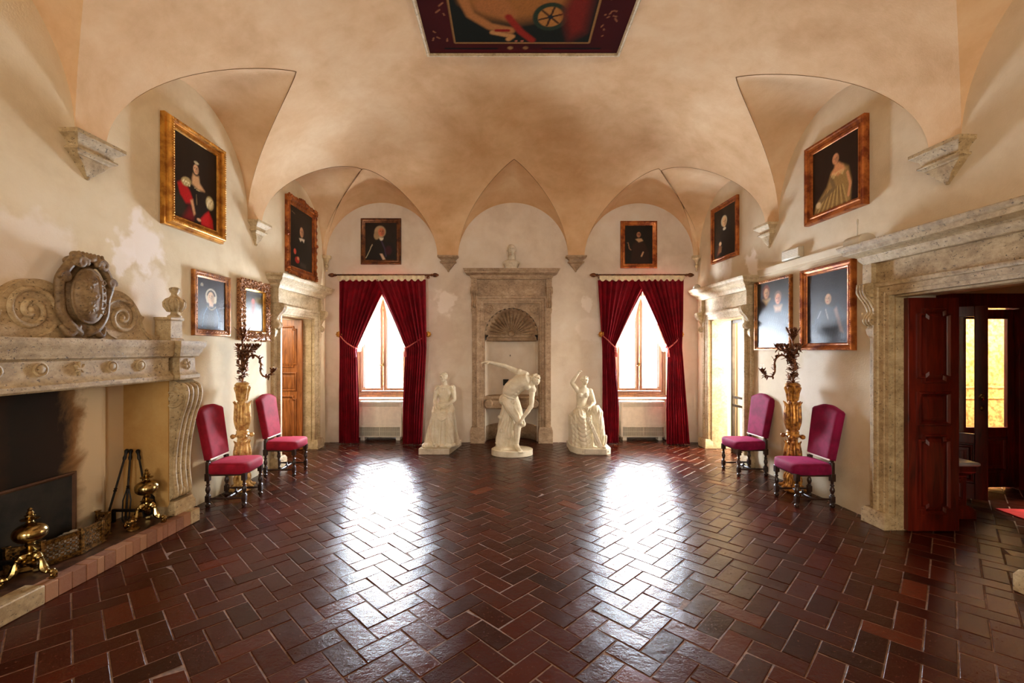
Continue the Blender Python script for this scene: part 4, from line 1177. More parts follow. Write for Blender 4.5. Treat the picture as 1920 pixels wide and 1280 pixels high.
# urn finials on the end blocks
for y in (4.42, 2.42):
    T = Matrix.Translation((lx(y), -0.16, z0))
    MB().pblock(-0.075, 0.075, [(0.012, 0.0), (0.012, 0.02), (0, 0.03), (0, 0.20), (0.012, 0.21), (0.014, 0.235)], base=0.0, back=0.16, M=T @ Matrix.Translation((0, -0.02, 0))).build('urn_pedestal', M['stone_fire'], fp, bevel=0.003)
    mb = MB().lathe([(0.0, 0.235), (0.06, 0.235), (0.06, 0.25), (0.035, 0.265), (0.03, 0.285), (0.06, 0.31), (0.085, 0.35), (0.09, 0.385), (0.07, 0.41), (0.072, 0.42), (0.045, 0.435), (0.03, 0.455), (0.028, 0.475), (0.04, 0.49), (0.044, 0.52), (0.03, 0.535), (0.0, 0.54)], 20, T)
    for k in range(12):
        a = 2 * PI * k / 12
        mb.tube([(0.055 * math.cos(a), 0.055 * math.sin(a), 0.30), (0.085 * math.cos(a), 0.085 * math.sin(a), 0.345), (0.088 * math.cos(a), 0.088 * math.sin(a), 0.385), (0.068 * math.cos(a), 0.068 * math.sin(a), 0.41)], 0.012, 6, T)
    for k in range(7):
        a = 2 * PI * k / 7; mb.ell((0.036 * math.cos(a), 0.036 * math.sin(a), 0.515), 0.014, T, n=8)
    mb.build('urn', M['stone_fire'], fp, angle=50)

# ------------------------------------------------------------------ andirons
def scroll_leg(mb, ang, r0, z0_, sc):
    d = (math.cos(ang), math.sin(ang))
    pts = [(0.02, 0.17), (0.05, 0.165), (0.075, 0.13), (0.085, 0.08), (0.11, 0.05), (0.145, 0.05)]
    p3 = crv([(d[0] * p * sc, d[1] * p * sc, z * sc) for p, z in pts], 5)
    mb.tube(p3, [0.020 * sc + 0.006 * sc * math.sin(i * 0.5) for i in range(len(p3))], 8)
    c = (0.15, 0.032)
    sp = [(d[0] * (c[0] + 0.024 * (1 - t / 20) * math.cos(PI / 2 - t * 0.45)) * sc, d[1] * (c[0] + 0.024 * (1 - t / 20) * math.cos(PI / 2 - t * 0.45)) * sc, (c[1] + 0.024 * (1 - t / 20) * math.sin(PI / 2 - t * 0.45)) * sc) for t in range(18)]
    mb.tube(sp, 0.011 * sc, 7)
    mb.ell((d[0] * 0.06 * sc, d[1] * 0.06 * sc, 0.15 * sc), 0.022 * sc, n=8)
    mb.box(-0.016 * sc, 0.016 * sc, -0.016 * sc, 0.016 * sc, 0, 0.016 * sc, Matrix.Translation((d[0] * c[0] * sc, d[1] * c[0] * sc, 0)) @ Matrix.Rotation(ang, 4, 'Z'))
def andiron(loc, rz, label):
    r = empty('andiron', loc, rz, label, 'andiron', 'pair of brass andirons on the hearth')
    p = [(0.0, 0.12), (0.05, 0.125), (0.055, 0.14), (0.03, 0.155), (0.035, 0.17), (0.02, 0.18), (0.018, 0.19), (0.045, 0.20), (0.05, 0.205), (0.03, 0.215), (0.018, 0.225), (0.028, 0.235), (0.03, 0.245), (0.02, 0.255)]
    MB().lathe(p + [(0.02, 0.262), (0.0, 0.262)], 20).build('stem', M['brass'], r)
    b = [(0.0, 0.256)] + [(0.094 * math.sin(PI * k / 14), 0.325 - 0.07 * math.cos(PI * k / 14)) for k in range(1, 14)] + [(0.0, 0.394)]
    MB().lathe(b, 28).build('ball', M['brass'], r)
    MB().lathe([(0.0, 0.385), (0.02, 0.388), (0.028, 0.395), (0.02, 0.402), (0.018, 0.408), (0.05, 0.42), (0.052, 0.425), (0.03, 0.432), (0.018, 0.438), (0.03, 0.445), (0.03, 0.45), (0.015, 0.456), (0.022, 0.465), (0.016, 0.474), (0.012, 0.48), (0.015, 0.49), (0.006, 0.50), (0.0, 0.503)], 18).build('finial', M['brass'], r)
    for k in range(3):
        mb = MB(); scroll_leg(mb, -PI / 2 + 2 * PI * k / 3 + 0.1, 0, 0, 1.0); mb.build('scroll_foot', M['brass'], r)
    MB().box(-0.012, 0.012, 0.03, 0.32, 0.10, 0.125).box(-0.012, 0.012, 0.30, 0.325, 0.0, 0.12).build('billet_bar', M['iron'], r, bevel=0.003, label='black iron bar')
    return r
andiron(at_left(3.12, hz + 0.003, 0.14), RL, 'brass andiron nearest the camera, at the near end of the pierced fender')
andiron(at_left(4.13, hz + 0.003, 0.12), RL, 'brass andiron in front of the iron fire tools')
# ------------------------------------------------------------------ pierced brass fender
br = empty('pierced_fender', at_left(3.60, hz, 0.0), RL, 'low many-sided old brass fender with pierced panels on the hearth', 'fender')
fpnts = [(-0.47, 0.12), (-0.36, -0.02), (-0.13, -0.10), (0.17, -0.10), (0.30, 0.0), (0.33, 0.12)]
fpnts = [(-0.42, 0.10), (-0.31, -0.04), (-0.08, -0.115), (0.12, -0.09), (0.27, 0.0), (0.30, 0.12)]
for i in range(len(fpnts) - 1):
    (ax, ay), (bx, by) = fpnts[i], fpnts[i + 1]; L = math.hypot(bx - ax, by - ay); ang = math.atan2(by - ay, bx - ax)
    T = Matrix.Translation((ax, ay, 0)) @ Matrix.Rotation(ang, 4, 'Z')
    mb = MB()
    mb.box(0, L, -0.008, 0.008, 0.0, 0.028, T).box(0, L, -0.008, 0.008, 0.152, 0.178, T).box(0, L, -0.014, 0.012, 0.176, 0.186, T).box(0, L, -0.014, 0.012, 0.0, 0.012, T)
    nx = max(2, int(L / 0.032)); nz = 4; dx = L / nx; dz = 0.124 / nz
    for a in range(nx):
        for c in range(nz):
            x_, z_ = a * dx, 0.028 + c * dz
            mb.tube([(x_, 0, z_), (x_ + dx, 0, z_ + dz)], 0.0032, 4, T, dome=False); mb.tube([(x_ + dx, 0, z_), (x_, 0, z_ + dz)], 0.0032, 4, T, dome=False)
            mb.tube([(x_ + dx / 2 + dx * 0.3 * math.cos(t), 0, z_ + dz / 2 + dz * 0.3 * math.sin(t)) for t in [2 * PI * q / 6 for q in range(7)]], 0.0028, 4, T, dome=False)
    mb.build('pierced_panel', M['old_brass'], br, bevel=0.001)
for (ax, ay) in fpnts:
    MB().box(ax - 0.013, ax + 0.013, ay - 0.013, ay + 0.013, 0, 0.196).box(ax - 0.02, ax + 0.02, ay - 0.02, ay + 0.02, 0, 0.014).box(ax - 0.018, ax + 0.018, ay - 0.018, ay + 0.018, 0.19, 0.20).build('post', M['old_brass'], br, bevel=0.003)
mb = MB(); rnd = random.Random(11)
for k in range(46):
    a = rnd.uniform(0, 2 * PI); q = rnd.random() ** 0.5
    mb.ell((-0.02 + 0.20 * q * math.cos(a), 0.045 + 0.06 * q * math.sin(a), 0.05 + 0.08 * (1 - q * 0.6)), (rnd.uniform(.02, .05), rnd.uniform(.01, .03), rnd.uniform(.012, .03)), rot=(rnd.uniform(-.5, .5), rnd.uniform(-.5, .5), rnd.uniform(0, 3)), n=7)
mb.box(-0.26, 0.20, -0.04, 0.12, 0.001, 0.05)
tag(mb.build('ash_heap', M['ash'], None, loc=at_left(3.60, hz + 0.003, 0.0), rz=RL), 'pale grey ash heaped inside the pierced brass fender', 'ash', kind='stuff')
# ------------------------------------------------------------------ fire tools leaning in the corner
def tool(name, label, cat, base, top, build):
    v = Vector(top) - Vector(base); L = v.length
    o = empty(name, base, 0, label, cat, 'iron fire tools leaning in the firebox corner')
    o.rotation_mode = 'QUATERNION'; o.rotation_quaternion = v.to_track_quat('Z', 'Y')
    build(o, L)
def rod(o, L, handle=True):
    MB().tube([(0, 0, 0.03), (0, 0, L - 0.02)], 0.009, 8).lathe([(0.009, L * 0.45), (0.016, L * 0.46), (0.009, L * 0.475), (0.015, L * 0.49), (0.009, L * 0.5)], 10).build('shaft', M['iron'], o)
    MB().lathe([(0.0, L - 0.10), (0.012, L - 0.10), (0.016, L - 0.08), (0.011, L - 0.05), (0.016, L - 0.03), (0.02, L - 0.015), (0.012, L), (0.0, L + 0.004)], 12).build('handle', M['iron'], o)
bx_, by_ = -3.60, 4.12
def poker(o, L): rod(o, L); MB().tube([(0, 0, 0.05), (0, 0, 0.0)], 0.008, 6).tube([(0, 0, 0.06), (0.03, 0, 0.04), (0.035, 0, 0.02)], 0.006, 6).build('hook', M['iron'], o)
def shovel(o, L):
    rod(o, L)
    mb = MB(); P = []
    for j in range(9):
        z = 0.20 - 0.20 * j / 8; w = 0.075 * min(1, 0.45 + j * 0.22)
        P.append([(w * (i / 6 * 2 - 1), 0.0 + 0.02 * (i / 6 * 2 - 1) ** 2, z) for i in range(7)])
    mb.grid(P).build('blade', M['iron'], o, solid=0.004)
def tongs(o, L):
    rod(o, L)
    for s in (-1, 1): MB().tube([(0, 0, L * 0.5), (s * 0.03, 0, L * 0.3), (s * 0.025, 0, 0.03), (s * 0.012, 0, 0.0)], 0.006, 6).build('jaw', M['iron'], o)
tool('fire_poker', 'black iron poker with the most slanted shaft, left of the other fire tools', 'poker', (-3.62, 3.98, hz + 0.008), (-3.60, 4.20, 0.80), poker)
tool('fire_tongs', 'black iron fire tongs standing between the poker and the shovel', 'tongs', (-3.55, 4.12, hz + 0.008), (-3.60, 4.24, 0.79), tongs)
tool('fire_shovel', 'black iron ash shovel with its rounded blade on the hearth', 'shovel', (-3.42, 4.24, hz + 0.03), (-3.56, 4.27, 0.78), shovel)
o = MB().lathe([(0.0, 0.0), (0.05, 0.0), (0.05, 0.012), (0.02, 0.03), (0.03, 0.05), (0.012, 0.065), (0.035, 0.08), (0.03, 0.095), (0.01, 0.105), (0.014, 0.12), (0.0, 0.135)], 16).build('brass_knob_stand', M['old_brass'], None, loc=(-3.36, 3.98, hz))
tag(o, 'small dark brass turned knob at the far end of the pierced fender', 'knob')
# ================================================================== PAINTINGS
class Cv:
    def __init__(s, w, h, bg, res=110):
        s.nx = max(24, int(res * w)); s.ny = max(24, int(res * h)); s.w = w; s.h = h
        s.X, s.Z = np.meshgrid(np.linspace(0, 1, s.nx + 1), np.linspace(0, 1, s.ny + 1))
        s.c = np.ones((s.ny + 1, s.nx + 1, 3)) * np.array(bg)
        s.rs = np.random.RandomState(4)
        s.mottle(0.25)
    def mottle(s, amt, n=9):
        g = s.rs.rand(n + 2, n + 2); xi = s.X * n; zi = s.Z * n
        a = xi.astype(int); b = zi.astype(int); fx = xi - a; fz = zi - b
        v = g[b, a] * (1 - fx) * (1 - fz) + g[b, a + 1] * fx * (1 - fz) + g[b + 1, a] * (1 - fx) * fz + g[b + 1, a + 1] * fx * fz
        s.c *= (1 + amt * (v - 0.5) * 2)[..., None]
    def put(s, m, col, grain=0.12):
        col = np.array(lin([q / 255 for q in col])); g = 1 + grain * (s.rs.rand(*m.shape) - 0.5) * 2
        s.c = s.c * (1 - m[..., None]) + (col[None, None] * g[..., None]) * m[..., None]
    def ell(s, x, z, rx, rz, col, soft=0.15, rot=0, a=1.0, clipz=None):
        asp = s.h / s.w; dx = (s.X - x); dz = (s.Z - z) * asp
        c, q = math.cos(rot), math.sin(rot)
        u = (dx * c + dz * q) / rx; v = (-dx * q + dz * c) / (rz * asp)
        d = np.sqrt(u * u + v * v); m = np.clip((1 - d) / soft + 0.5, 0, 1) * a
        if clipz is not None: m = m * (s.Z > clipz)
        s.put(m, col)
    def poly(s, pts, col, soft=0.012, a=1.0):
        # signed distance by crossing test with slight feather
        inside = np.zeros(s.X.shape, bool); d = np.full(s.X.shape, 9.0)
        n = len(pts)
        for i in range(n):
            x1, z1 = pts[i]; x2, z2 = pts[(i + 1) % n]
            cond = ((z1 > s.Z) != (z2 > s.Z))
            with np.errstate(divide='ignore', invalid='ignore'):
                xi = (x2 - x1) * (s.Z - z1) / ((z2 - z1) if z2 != z1 else 1e-9) + x1
            inside ^= cond & (s.X < xi)
            t = np.clip(((s.X - x1) * (x2 - x1) + (s.Z - z1) * (z2 - z1)) / ((x2 - x1) ** 2 + (z2 - z1) ** 2 + 1e-12), 0, 1)
            d = np.minimum(d, np.hypot(s.X - x1 - t * (x2 - x1), s.Z - z1 - t * (z2 - z1)))
        m = np.where(inside, np.clip(0.5 + d / soft / 2, 0, 1), np.clip(0.5 - d / soft / 2, 0, 1)) * a
        s.put(m, col)
    def line(s, pts, wd, col, a=1.0):
        d = np.full(s.X.shape, 9.0); asp = s.h / s.w
        for (x1, z1), (x2, z2) in zip(pts[:-1], pts[1:]):
            ex, ez = x2 - x1, (z2 - z1) * asp
            t = np.clip(((s.X - x1) * ex + (s.Z - z1) * asp * ez) / (ex * ex + ez * ez + 1e-12), 0, 1)
            d = np.minimum(d, np.hypot(s.X - x1 - t * ex, (s.Z - z1) * asp - t * ez))
        s.put(np.clip((wd - d) / wd * 2, 0, 1) * a, col)
    def face(s, x, z, r, skin=(205, 160, 120), turn=0.0, hair=(60, 36, 24), asp=1.3):
        k = s.w / s.h
        s.ell(x, z, r, r * asp * k, skin, 0.2)
        sh = tuple(q * 0.62 for q in skin)
        s.ell(x + r * 0.55, z - r * 0.1 * k, r * 0.42, r * 0.95 * k, sh, 0.8, a=0.6)
        for e in (-1, 1):
            s.ell(x + turn * r + e * r * 0.36, z + r * 0.18 * k, r * 0.15, r * 0.08 * k, (40, 24, 18), 0.5)
            s.line([(x + turn * r + e * r * 0.55, z + r * 0.40 * k), (x + turn * r + e * r * 0.18, z + r * 0.42 * k)], r * 0.06, (80, 48, 34))
        s.line([(x + turn * r * 1.2, z + r * 0.2 * k), (x + turn * r * 1.4 + r * 0.05, z - r * 0.28 * k)], r * 0.09, sh)
        s.line([(x + turn * r - r * 0.22, z - r * 0.62 * k), (x + turn * r + r * 0.22, z - r * 0.62 * k)], r * 0.08, (160, 60, 52))
    def mesh(s, name, mat, parent, y):
        vs = [(-s.w / 2 + s.w * i / s.nx, y, s.h * j / s.ny) for j in range(s.ny + 1) for i in range(s.nx + 1)]
        n = s.nx + 1; fs = [(j * n + i, j * n + i + 1, (j + 1) * n + i + 1, (j + 1) * n + i) for j in range(s.ny) for i in range(s.nx)]
        mb = MB(); mb.v = vs; mb.f = fs
        o = mb.build(name, mat, parent)
        at = o.data.attributes.new('paint', 'FLOAT_COLOR', 'POINT')
        col = np.concatenate([np.clip(s.c, 0, 1), np.ones(s.c.shape[:2] + (1,))], -1).reshape(-1)
        at.data.foreach_set('color', col.astype(np.float32))
        return o

def bg(*c): return lin([q / 255 for q in c])

def picture(loc, rz, w, h, fw, depth, label, fmat, cv_fn, style='plain', cat='painting', paint='paint', group=None, name='framed_portrait', tilt=0.0):
    """w,h outer size; fw frame width; depth = projection"""
    r = empty(name, loc, rz, label, cat, group)
    if tilt: r.rotation_euler = (tilt, 0, rz)
    D = depth
    if style == 'deep':
        prof = [(0, 0), (0, D * 0.45), (0.012, D * 0.5), (0.02, D * 0.5), (0.022, D * 0.72), (0.03, D * 0.9), (0.045, D), (0.06, D), (0.066, D * 0.88), (fw * 0.55, D * 0.6), (fw * 0.8, D * 0.52), (fw * 0.82, D * 0.62), (fw * 0.95, D * 0.6), (fw, D * 0.45), (fw, 0)]
    else:
        prof = [(0, 0), (0, D * 0.8), (fw * 0.08, D), (fw * 0.28, D), (fw * 0.34, D * 0.8), (fw * 0.6, D * 0.62), (fw * 0.72, D * 0.72), (fw * 0.86, D * 0.66), (fw, D * 0.45), (fw, 0)]
    mb = MB().ring(w, h, prof)
    rnd = random.Random(int(w * 1000 + h * 77))
    def along(inset, step, fn):
        a, b = w / 2 - inset, h - inset
        nxx = max(2, int((2 * a) / step)); nzz = max(2, int((b - inset) / step))
        for i in range(nxx + 1):
            x = -a + 2 * a * i / nxx; fn(x, inset, 0); fn(x, b, 0)
        for j in range(1, nzz):
            z = inset + (b - inset) * j / nzz; fn(-a, z, 1); fn(a, z, 1)
    if style == 'deep':
        along(0.05, 0.026, lambda x, z, v: mb.ell((x, -D, z), (0.011 if not v else 0.016, 0.010, 0.016 if not v else 0.011), n=6))
        along(fw * 0.88, 0.018, lambda x, z, v: mb.ell((x, -D * 0.62, z), (0.006, 0.006, 0.006), n=6))
    elif style == 'bead':
        along(fw * 0.15, 0.022, lambda x, z, v: mb.ell((x, -D, z), (0.008, 0.006, 0.008), n=6))
        along(fw * 0.9, 0.016, lambda x, z, v: mb.ell((x, -D * 0.62, z), (0.005, 0.005, 0.005), n=6))
    elif style == 'leafy':
        along(fw * 0.5, 0.030, lambda x, z, v: mb.ell((x, -D * 0.68, z), (0.012, 0.007, 0.012), n=6, rot=(0, rnd.uniform(0, 3), 0)))
        along(fw * 0.5, 0.045, lambda x, z, v: mb.tube([(x + 0.018 * math.cos(t), -D * 0.7, z + 0.018 * math.sin(t)) for t in (0, .8, 1.6, 2.4, 3.2, 4)], 0.004, 5))
    elif style == 'rococo':
        for sx in (-1, 1):
            for zz in (0, h):
                for q in range(7):
                    a = q * 2 * PI / 7
                    mb.ell((sx * (w / 2 - 0.03) + 0.035 * math.cos(a), -D * 1.0, (0.03 if zz == 0 else h - 0.03) + 0.035 * math.sin(a)), (0.028, 0.02, 0.014), rot=(0, -a, 0), n=8)
                mb.ell((sx * (w / 2 - 0.03), -D * 1.1, (0.03 if zz == 0 else h - 0.03)), 0.022, n=8)
        for k in range(17):
            u = -1 + k / 8
            hump = 0.035 * math.exp(-(u / 0.3) ** 2) + 0.012 * abs(math.sin(k * 1.9))
            mb.ell((u * (w / 2 - 0.06), -D * 0.8, h + hump * 0.4), (0.032, 0.022, 0.022 + hump), n=8)
            mb.ell((u * (w / 2 - 0.06), -D * 0.8, 0.0 - hump * 0.3), (0.03, 0.02, 0.014 + hump * 0.7), n=8)
        for s_ in (-1, 1):
            for k in range(9):
                mb.ell((s_ * w / 2, -D * 0.8, 0.12 + (h - 0.24) * k / 8), (0.012 + 0.014 * (k == 4), 0.02, 0.04), n=8)
            mb.tube(spiral(s_ * w / 2, h / 2, 0.04, 0.01, 0, 1.2, -D, 14), 0.009, 5)
        mb.tube(spiral(-0.05, h + 0.02, 0.035, 0.008, 0, 1.3, -D, 14), 0.009, 5); mb.tube(spiral(0.05, h + 0.02, 0.035, 0.008, PI, -1.3, -D, 14), 0.009, 5)
    elif style == 'carved':
        n = 0
        def blob(x, z, v):
            a = rnd.uniform(0, 2 * PI)
            mb.tube(spiral(x, z, 0.034, 0.008, a, rnd.choice((-1.1, 1.1)), -D * 0.85, 12), 0.010, 5)
            mb.ell((x + 0.02 * math.cos(a), -D * 0.9, z + 0.02 * math.sin(a)), (0.026, 0.018, 0.011), rot=(0, rnd.uniform(0, 3), 0), n=7)
            for q in range(3): mb.ell((x + rnd.uniform(-.035, .035), -D * rnd.uniform(.7, 1), z + rnd.uniform(-.035, .035)), (rnd.uniform(.010, .026), 0.016, rnd.uniform(.006, .013)), rot=(0, rnd.uniform(0, 3), 0), n=7)
        along(0.022, 0.055, blob); along(0.072, 0.055, blob)
    mb.build('frame', M[fmat], r, angle=40)
    iw, ih = w - 2 * fw + 0.006, h - 2 * fw + 0.006
    if style == 'carved':
        MB().ring(w - 2 * fw + 0.05, h - 2 * fw + 0.05, [(0, D * 0.3), (0, D * 0.75), (0.012, D * 0.85), (0.03, D * 0.6), (0.034, D * 0.3)], z0=fw - 0.025).build('inner_frame', M['gilt'], r)
    cv = cv_fn(iw, ih)
    c = cv.mesh('canvas', M[paint], r, -D * 0.42)
    c.location = (0, 0, fw - 0.003)
    MB().box(-w / 2 + 0.02, w / 2 - 0.02, -D * 0.38, 0.0, 0.02, h - 0.02).build('backing_board', M['dark_wood'], r, flat=True)
    return r

def cv_redlady(w, h):
    c = Cv(w, h, bg(26, 16, 12))
    c.poly([(0.0, 0.0), (0.35, 0.0), (0.3, 0.22), (0.0, 0.3)], (44, 40, 30), 0.06, 0.8)
    c.poly([(0.28, 0.0), (0.88, 0.0), (0.80, 0.30), (0.70, 0.44), (0.66, 0.47), (0.42, 0.47), (0.30, 0.42), (0.26, 0.2)], (24, 18, 16), 0.03)
    c.poly([(0.10, 0.36), (0.14, 0.28), (0.26, 0.20), (0.38, 0.22), (0.42, 0.28), (0.36, 0.36), (0.28, 0.42), (0.16, 0.44), (0.08, 0.40)], (176, 18, 26), 0.02)
    c.poly([(0.18, 0.0), (0.42, 0.0), (0.46, 0.10), (0.34, 0.18)], (112, 14, 22), 0.04)
    c.poly([(0.62, 0.0), (0.92, 0.0), (0.90, 0.12), (0.80, 0.22), (0.70, 0.16), (0.60, 0.08)], (190, 20, 28), 0.02)
    c.ell(0.27, 0.46, 0.11, 0.055, (170, 150, 100), 0.3, 0.3)
    for k in range(9): c.ell(0.20 + 0.018 * k, 0.45 + 0.02 * math.sin(k * 2.2), 0.012, 0.012, (226, 214, 170), 0.5)
    c.ell(0.83, 0.33, 0.10, 0.085, (196, 178, 126), 0.3)
    for k in range(12): c.line([(0.76 + 0.012 * k, 0.26 + 0.02 * (k % 3)), (0.775 + 0.012 * k, 0.38)], 0.006, (236, 226, 190))
    c.poly([(0.40, 0.54), (0.42, 0.60), (0.56, 0.60), (0.58, 0.52), (0.70, 0.45), (0.55, 0.43), (0.40, 0.47)], (206, 158, 112), 0.02)
    c.ell(0.49, 0.69, 0.085, 0.10, (34, 20, 16), 0.2)
    c.face(0.49, 0.67, 0.062, (212, 164, 122), -0.1)
    c.ell(0.50, 0.755, 0.055, 0.018, (190, 176, 140), 0.4)
    c.poly([(0.36, 0.26), (0.42, 0.28), (0.48, 0.12), (0.44, 0.09)], (204, 150, 106), 0.015)
    c.line([(0.50, 0.36), (0.51, 0.24)], 0.012, (120, 100, 70)); c.ell(0.56, 0.06, 0.05, 0.02, (208, 156, 116), 0.4)
    c.line([(0.44, 0.44), (0.52, 0.42), (0.62, 0.43)], 0.006, (190, 170, 120))
    return c
def cv_man(w, h):
    c = Cv(w, h, bg(30, 22, 18))
    c.poly([(0.10, 0.0), (0.95, 0.0), (0.90, 0.35), (0.72, 0.52), (0.42, 0.52), (0.18, 0.36)], (18, 15, 13), 0.03)
    c.ell(0.52, 0.64, 0.12, 0.12, (46, 28, 20), 0.2); c.face(0.50, 0.63, 0.085, (196, 146, 108), -0.1)
    c.poly([(0.38, 0.51), (0.50, 0.53), (0.64, 0.53), (0.60, 0.47), (0.52, 0.50), (0.44, 0.46)], (214, 204, 184), 0.012)
    c.ell(0.20, 0.26, 0.055, 0.045, (196, 80, 62), 0.4); c.ell(0.30, 0.13, 0.10, 0.055, (176, 30, 30), 0.3); c.ell(0.34, 0.16, 0.05, 0.03, (206, 140, 104), 0.4)
    c.poly([(0.42, 0.04), (0.70, 0.02), (0.70, 0.10), (0.44, 0.12)], (60, 54, 48), 0.02)
    c.line([(0.06, 0.90), (0.2, 0.88)], 0.008, (150, 130, 96))
    return c
def cv_nun(w, h):
    c = Cv(w, h, bg(34, 24, 20))
    c.poly([(0.0, 0.0), (0.90, 0.0), (0.88, 0.26), (0.76, 0.42), (0.60, 0.50), (0.38, 0.50), (0.14, 0.38), (0.0, 0.2)], (40, 52, 66), 0.03)
    c.poly([(0.30, 0.0), (0.60, 0.0), (0.58, 0.40), (0.48, 0.46), (0.38, 0.40)], (24, 26, 32), 0.02)
    c.line([(0.16, 0.06), (0.22, 0.30), (0.34, 0.44)], 0.016, (110, 140, 165)); c.line([(0.74, 0.05), (0.76, 0.24), (0.66, 0.42)], 0.016, (104, 134, 160))
    c.ell(0.47, 0.66, 0.20, 0.155, (206, 196, 170), 0.10); c.ell(0.47, 0.655, 0.155, 0.13, (26, 20, 18), 0.10)
    c.ell(0.61, 0.60, 0.055, 0.07, (214, 206, 176), 0.3); c.ell(0.34, 0.60, 0.045, 0.07, (206, 196, 170), 0.3)
    c.poly([(0.40, 0.46), (0.54, 0.46), (0.55, 0.58), (0.40, 0.58)], (222, 190, 158), 0.02)
    c.face(0.46, 0.63, 0.115, (224, 190, 150), -0.05)
    for k in range(11): c.ell(0.33 + 0.03 * k, 0.46 - 0.06 * math.sin(PI * k / 10), 0.018, 0.014, (150, 140, 112), 0.4)
    c.line([(0.45, 0.38), (0.45, 0.06)], 0.006, (110, 120, 128))
    c.poly([(0.11, 0.84), (0.19, 0.84), (0.19, 0.88), (0.15, 0.90), (0.11, 0.88)], (190, 186, 160), 0.01); c.ell(0.15, 0.865, 0.016, 0.018, (110, 90, 60), 0.4)
    return c
def cv_mirror(w, h):
    c = Cv(w, h, bg(92, 96, 90))
    c.poly([(0, 0), (1, 0), (1, 0.55), (0.8, 0.66), (0, 0.62)], (176, 186, 190), 0.12)
    c.poly([(0, 0.78), (1, 0.82), (1, 1), (0, 1)], (60, 54, 44), 0.1); c.ell(0.78, 0.78, 0.25, 0.08, (120, 104, 60), 0.8)
    c.ell(0.44, 0.74, 0.09, 0.07, (190, 104, 92), 0.4); c.poly([(0.34, 0.34), (0.48, 0.34), (0.54, 0.68), (0.38, 0.7)], (186, 134, 124), 0.08, 0.8)
    for k in range(26): x = (k * 0.618) % 1; z = (k * 0.37) % 0.6; c.line([(x, z), (x + 0.02, z + 0.10)], 0.010, (214, 220, 222), 0.5)
    return c
def cv_armour(w, h):
    c = Cv(w, h, bg(34, 24, 18))
    c.poly([(0.0, 0.0), (1.0, 0.0), (1.0, 0.30), (0.88, 0.45), (0.66, 0.52), (0.34, 0.50), (0.14, 0.38), (0.0, 0.12)], (26, 20, 20), 0.03)
    c.ell(0.47, 0.76, 0.18, 0.16, (176, 150, 116), 0.2); c.ell(0.36, 0.66, 0.09, 0.11, (160, 134, 100), 0.3)
    c.face(0.51, 0.75, 0.105, (200, 120, 86), 0.05)
    c.poly([(0.44, 0.60), (0.58, 0.60), (0.56, 0.54), (0.50, 0.52), (0.46, 0.55)], (216, 208, 186), 0.015)
    c.line([(0.22, 0.42), (0.14, 0.26), (0.06, 0.12), (0.02, 0.06)], 0.014, (196, 184, 150)); c.line([(0.17, 0.34), (0.22, 0.40)], 0.02, (170, 160, 130))
    c.poly([(0.46, 0.17), (0.54, 0.17), (0.64, 0.02), (0.56, 0.0)], (206, 176, 150), 0.015)
    c.line([(0.52, 0.50), (0.62, 0.30), (0.66, 0.1)], 0.03, (70, 54, 84), 0.7); c.ell(0.74, 0.26, 0.10, 0.12, (60, 20, 30), 0.5)
    return c
def cv_darklady(w, h):
    c = Cv(w, h, bg(24, 16, 12))
    c.poly([(0.2, 0.0), (0.9, 0.0), (0.86, 0.30), (0.72, 0.52), (0.62, 0.60), (0.40, 0.60), (0.28, 0.48)], (46, 26, 20), 0.04)
    c.face(0.50, 0.76, 0.075, (170, 116, 84), -0.05)
    c.poly([(0.38, 0.64), (0.48, 0.66), (0.60, 0.66), (0.66, 0.60), (0.50, 0.56)], (186, 150, 112), 0.015)
    c.line([(0.66, 0.30), (0.60, 0.20)], 0.035, (190, 150, 116)); c.line([(0.12, 0.54), (0.16, 0.40), (0.22, 0.36)], 0.02, (160, 120, 90)); c.ell(0.10, 0.55, 0.03, 0.012, (140, 110, 80), 0.4)
    return c
def cv_wig(w, h):
    c = Cv(w, h, bg(40, 32, 24))
    c.poly([(0.10, 0.0), (1.0, 0.0), (0.96, 0.36), (0.78, 0.54), (0.50, 0.54), (0.26, 0.40)], (28, 22, 22), 0.03)
    c.ell(0.48, 0.72, 0.14, 0.11, (190, 176, 140), 0.2); c.face(0.50, 0.70, 0.10, (210, 168, 120), 0.05)
    c.ell(0.50, 0.56, 0.07, 0.03, (210, 200, 176), 0.4)
    c.poly([(0.14, 0.05), (0.24, 0.28), (0.32, 0.34), (0.34, 0.1)], (110, 60, 46), 0.03); c.ell(0.3, 0.28, 0.06, 0.04, (206, 170, 130), 0.4)
    for k in range(5): c.line([(0.22 + k * 0.03, 0.1), (0.26 + k * 0.03, 0.22)], 0.01, (150, 110, 70))
    return c
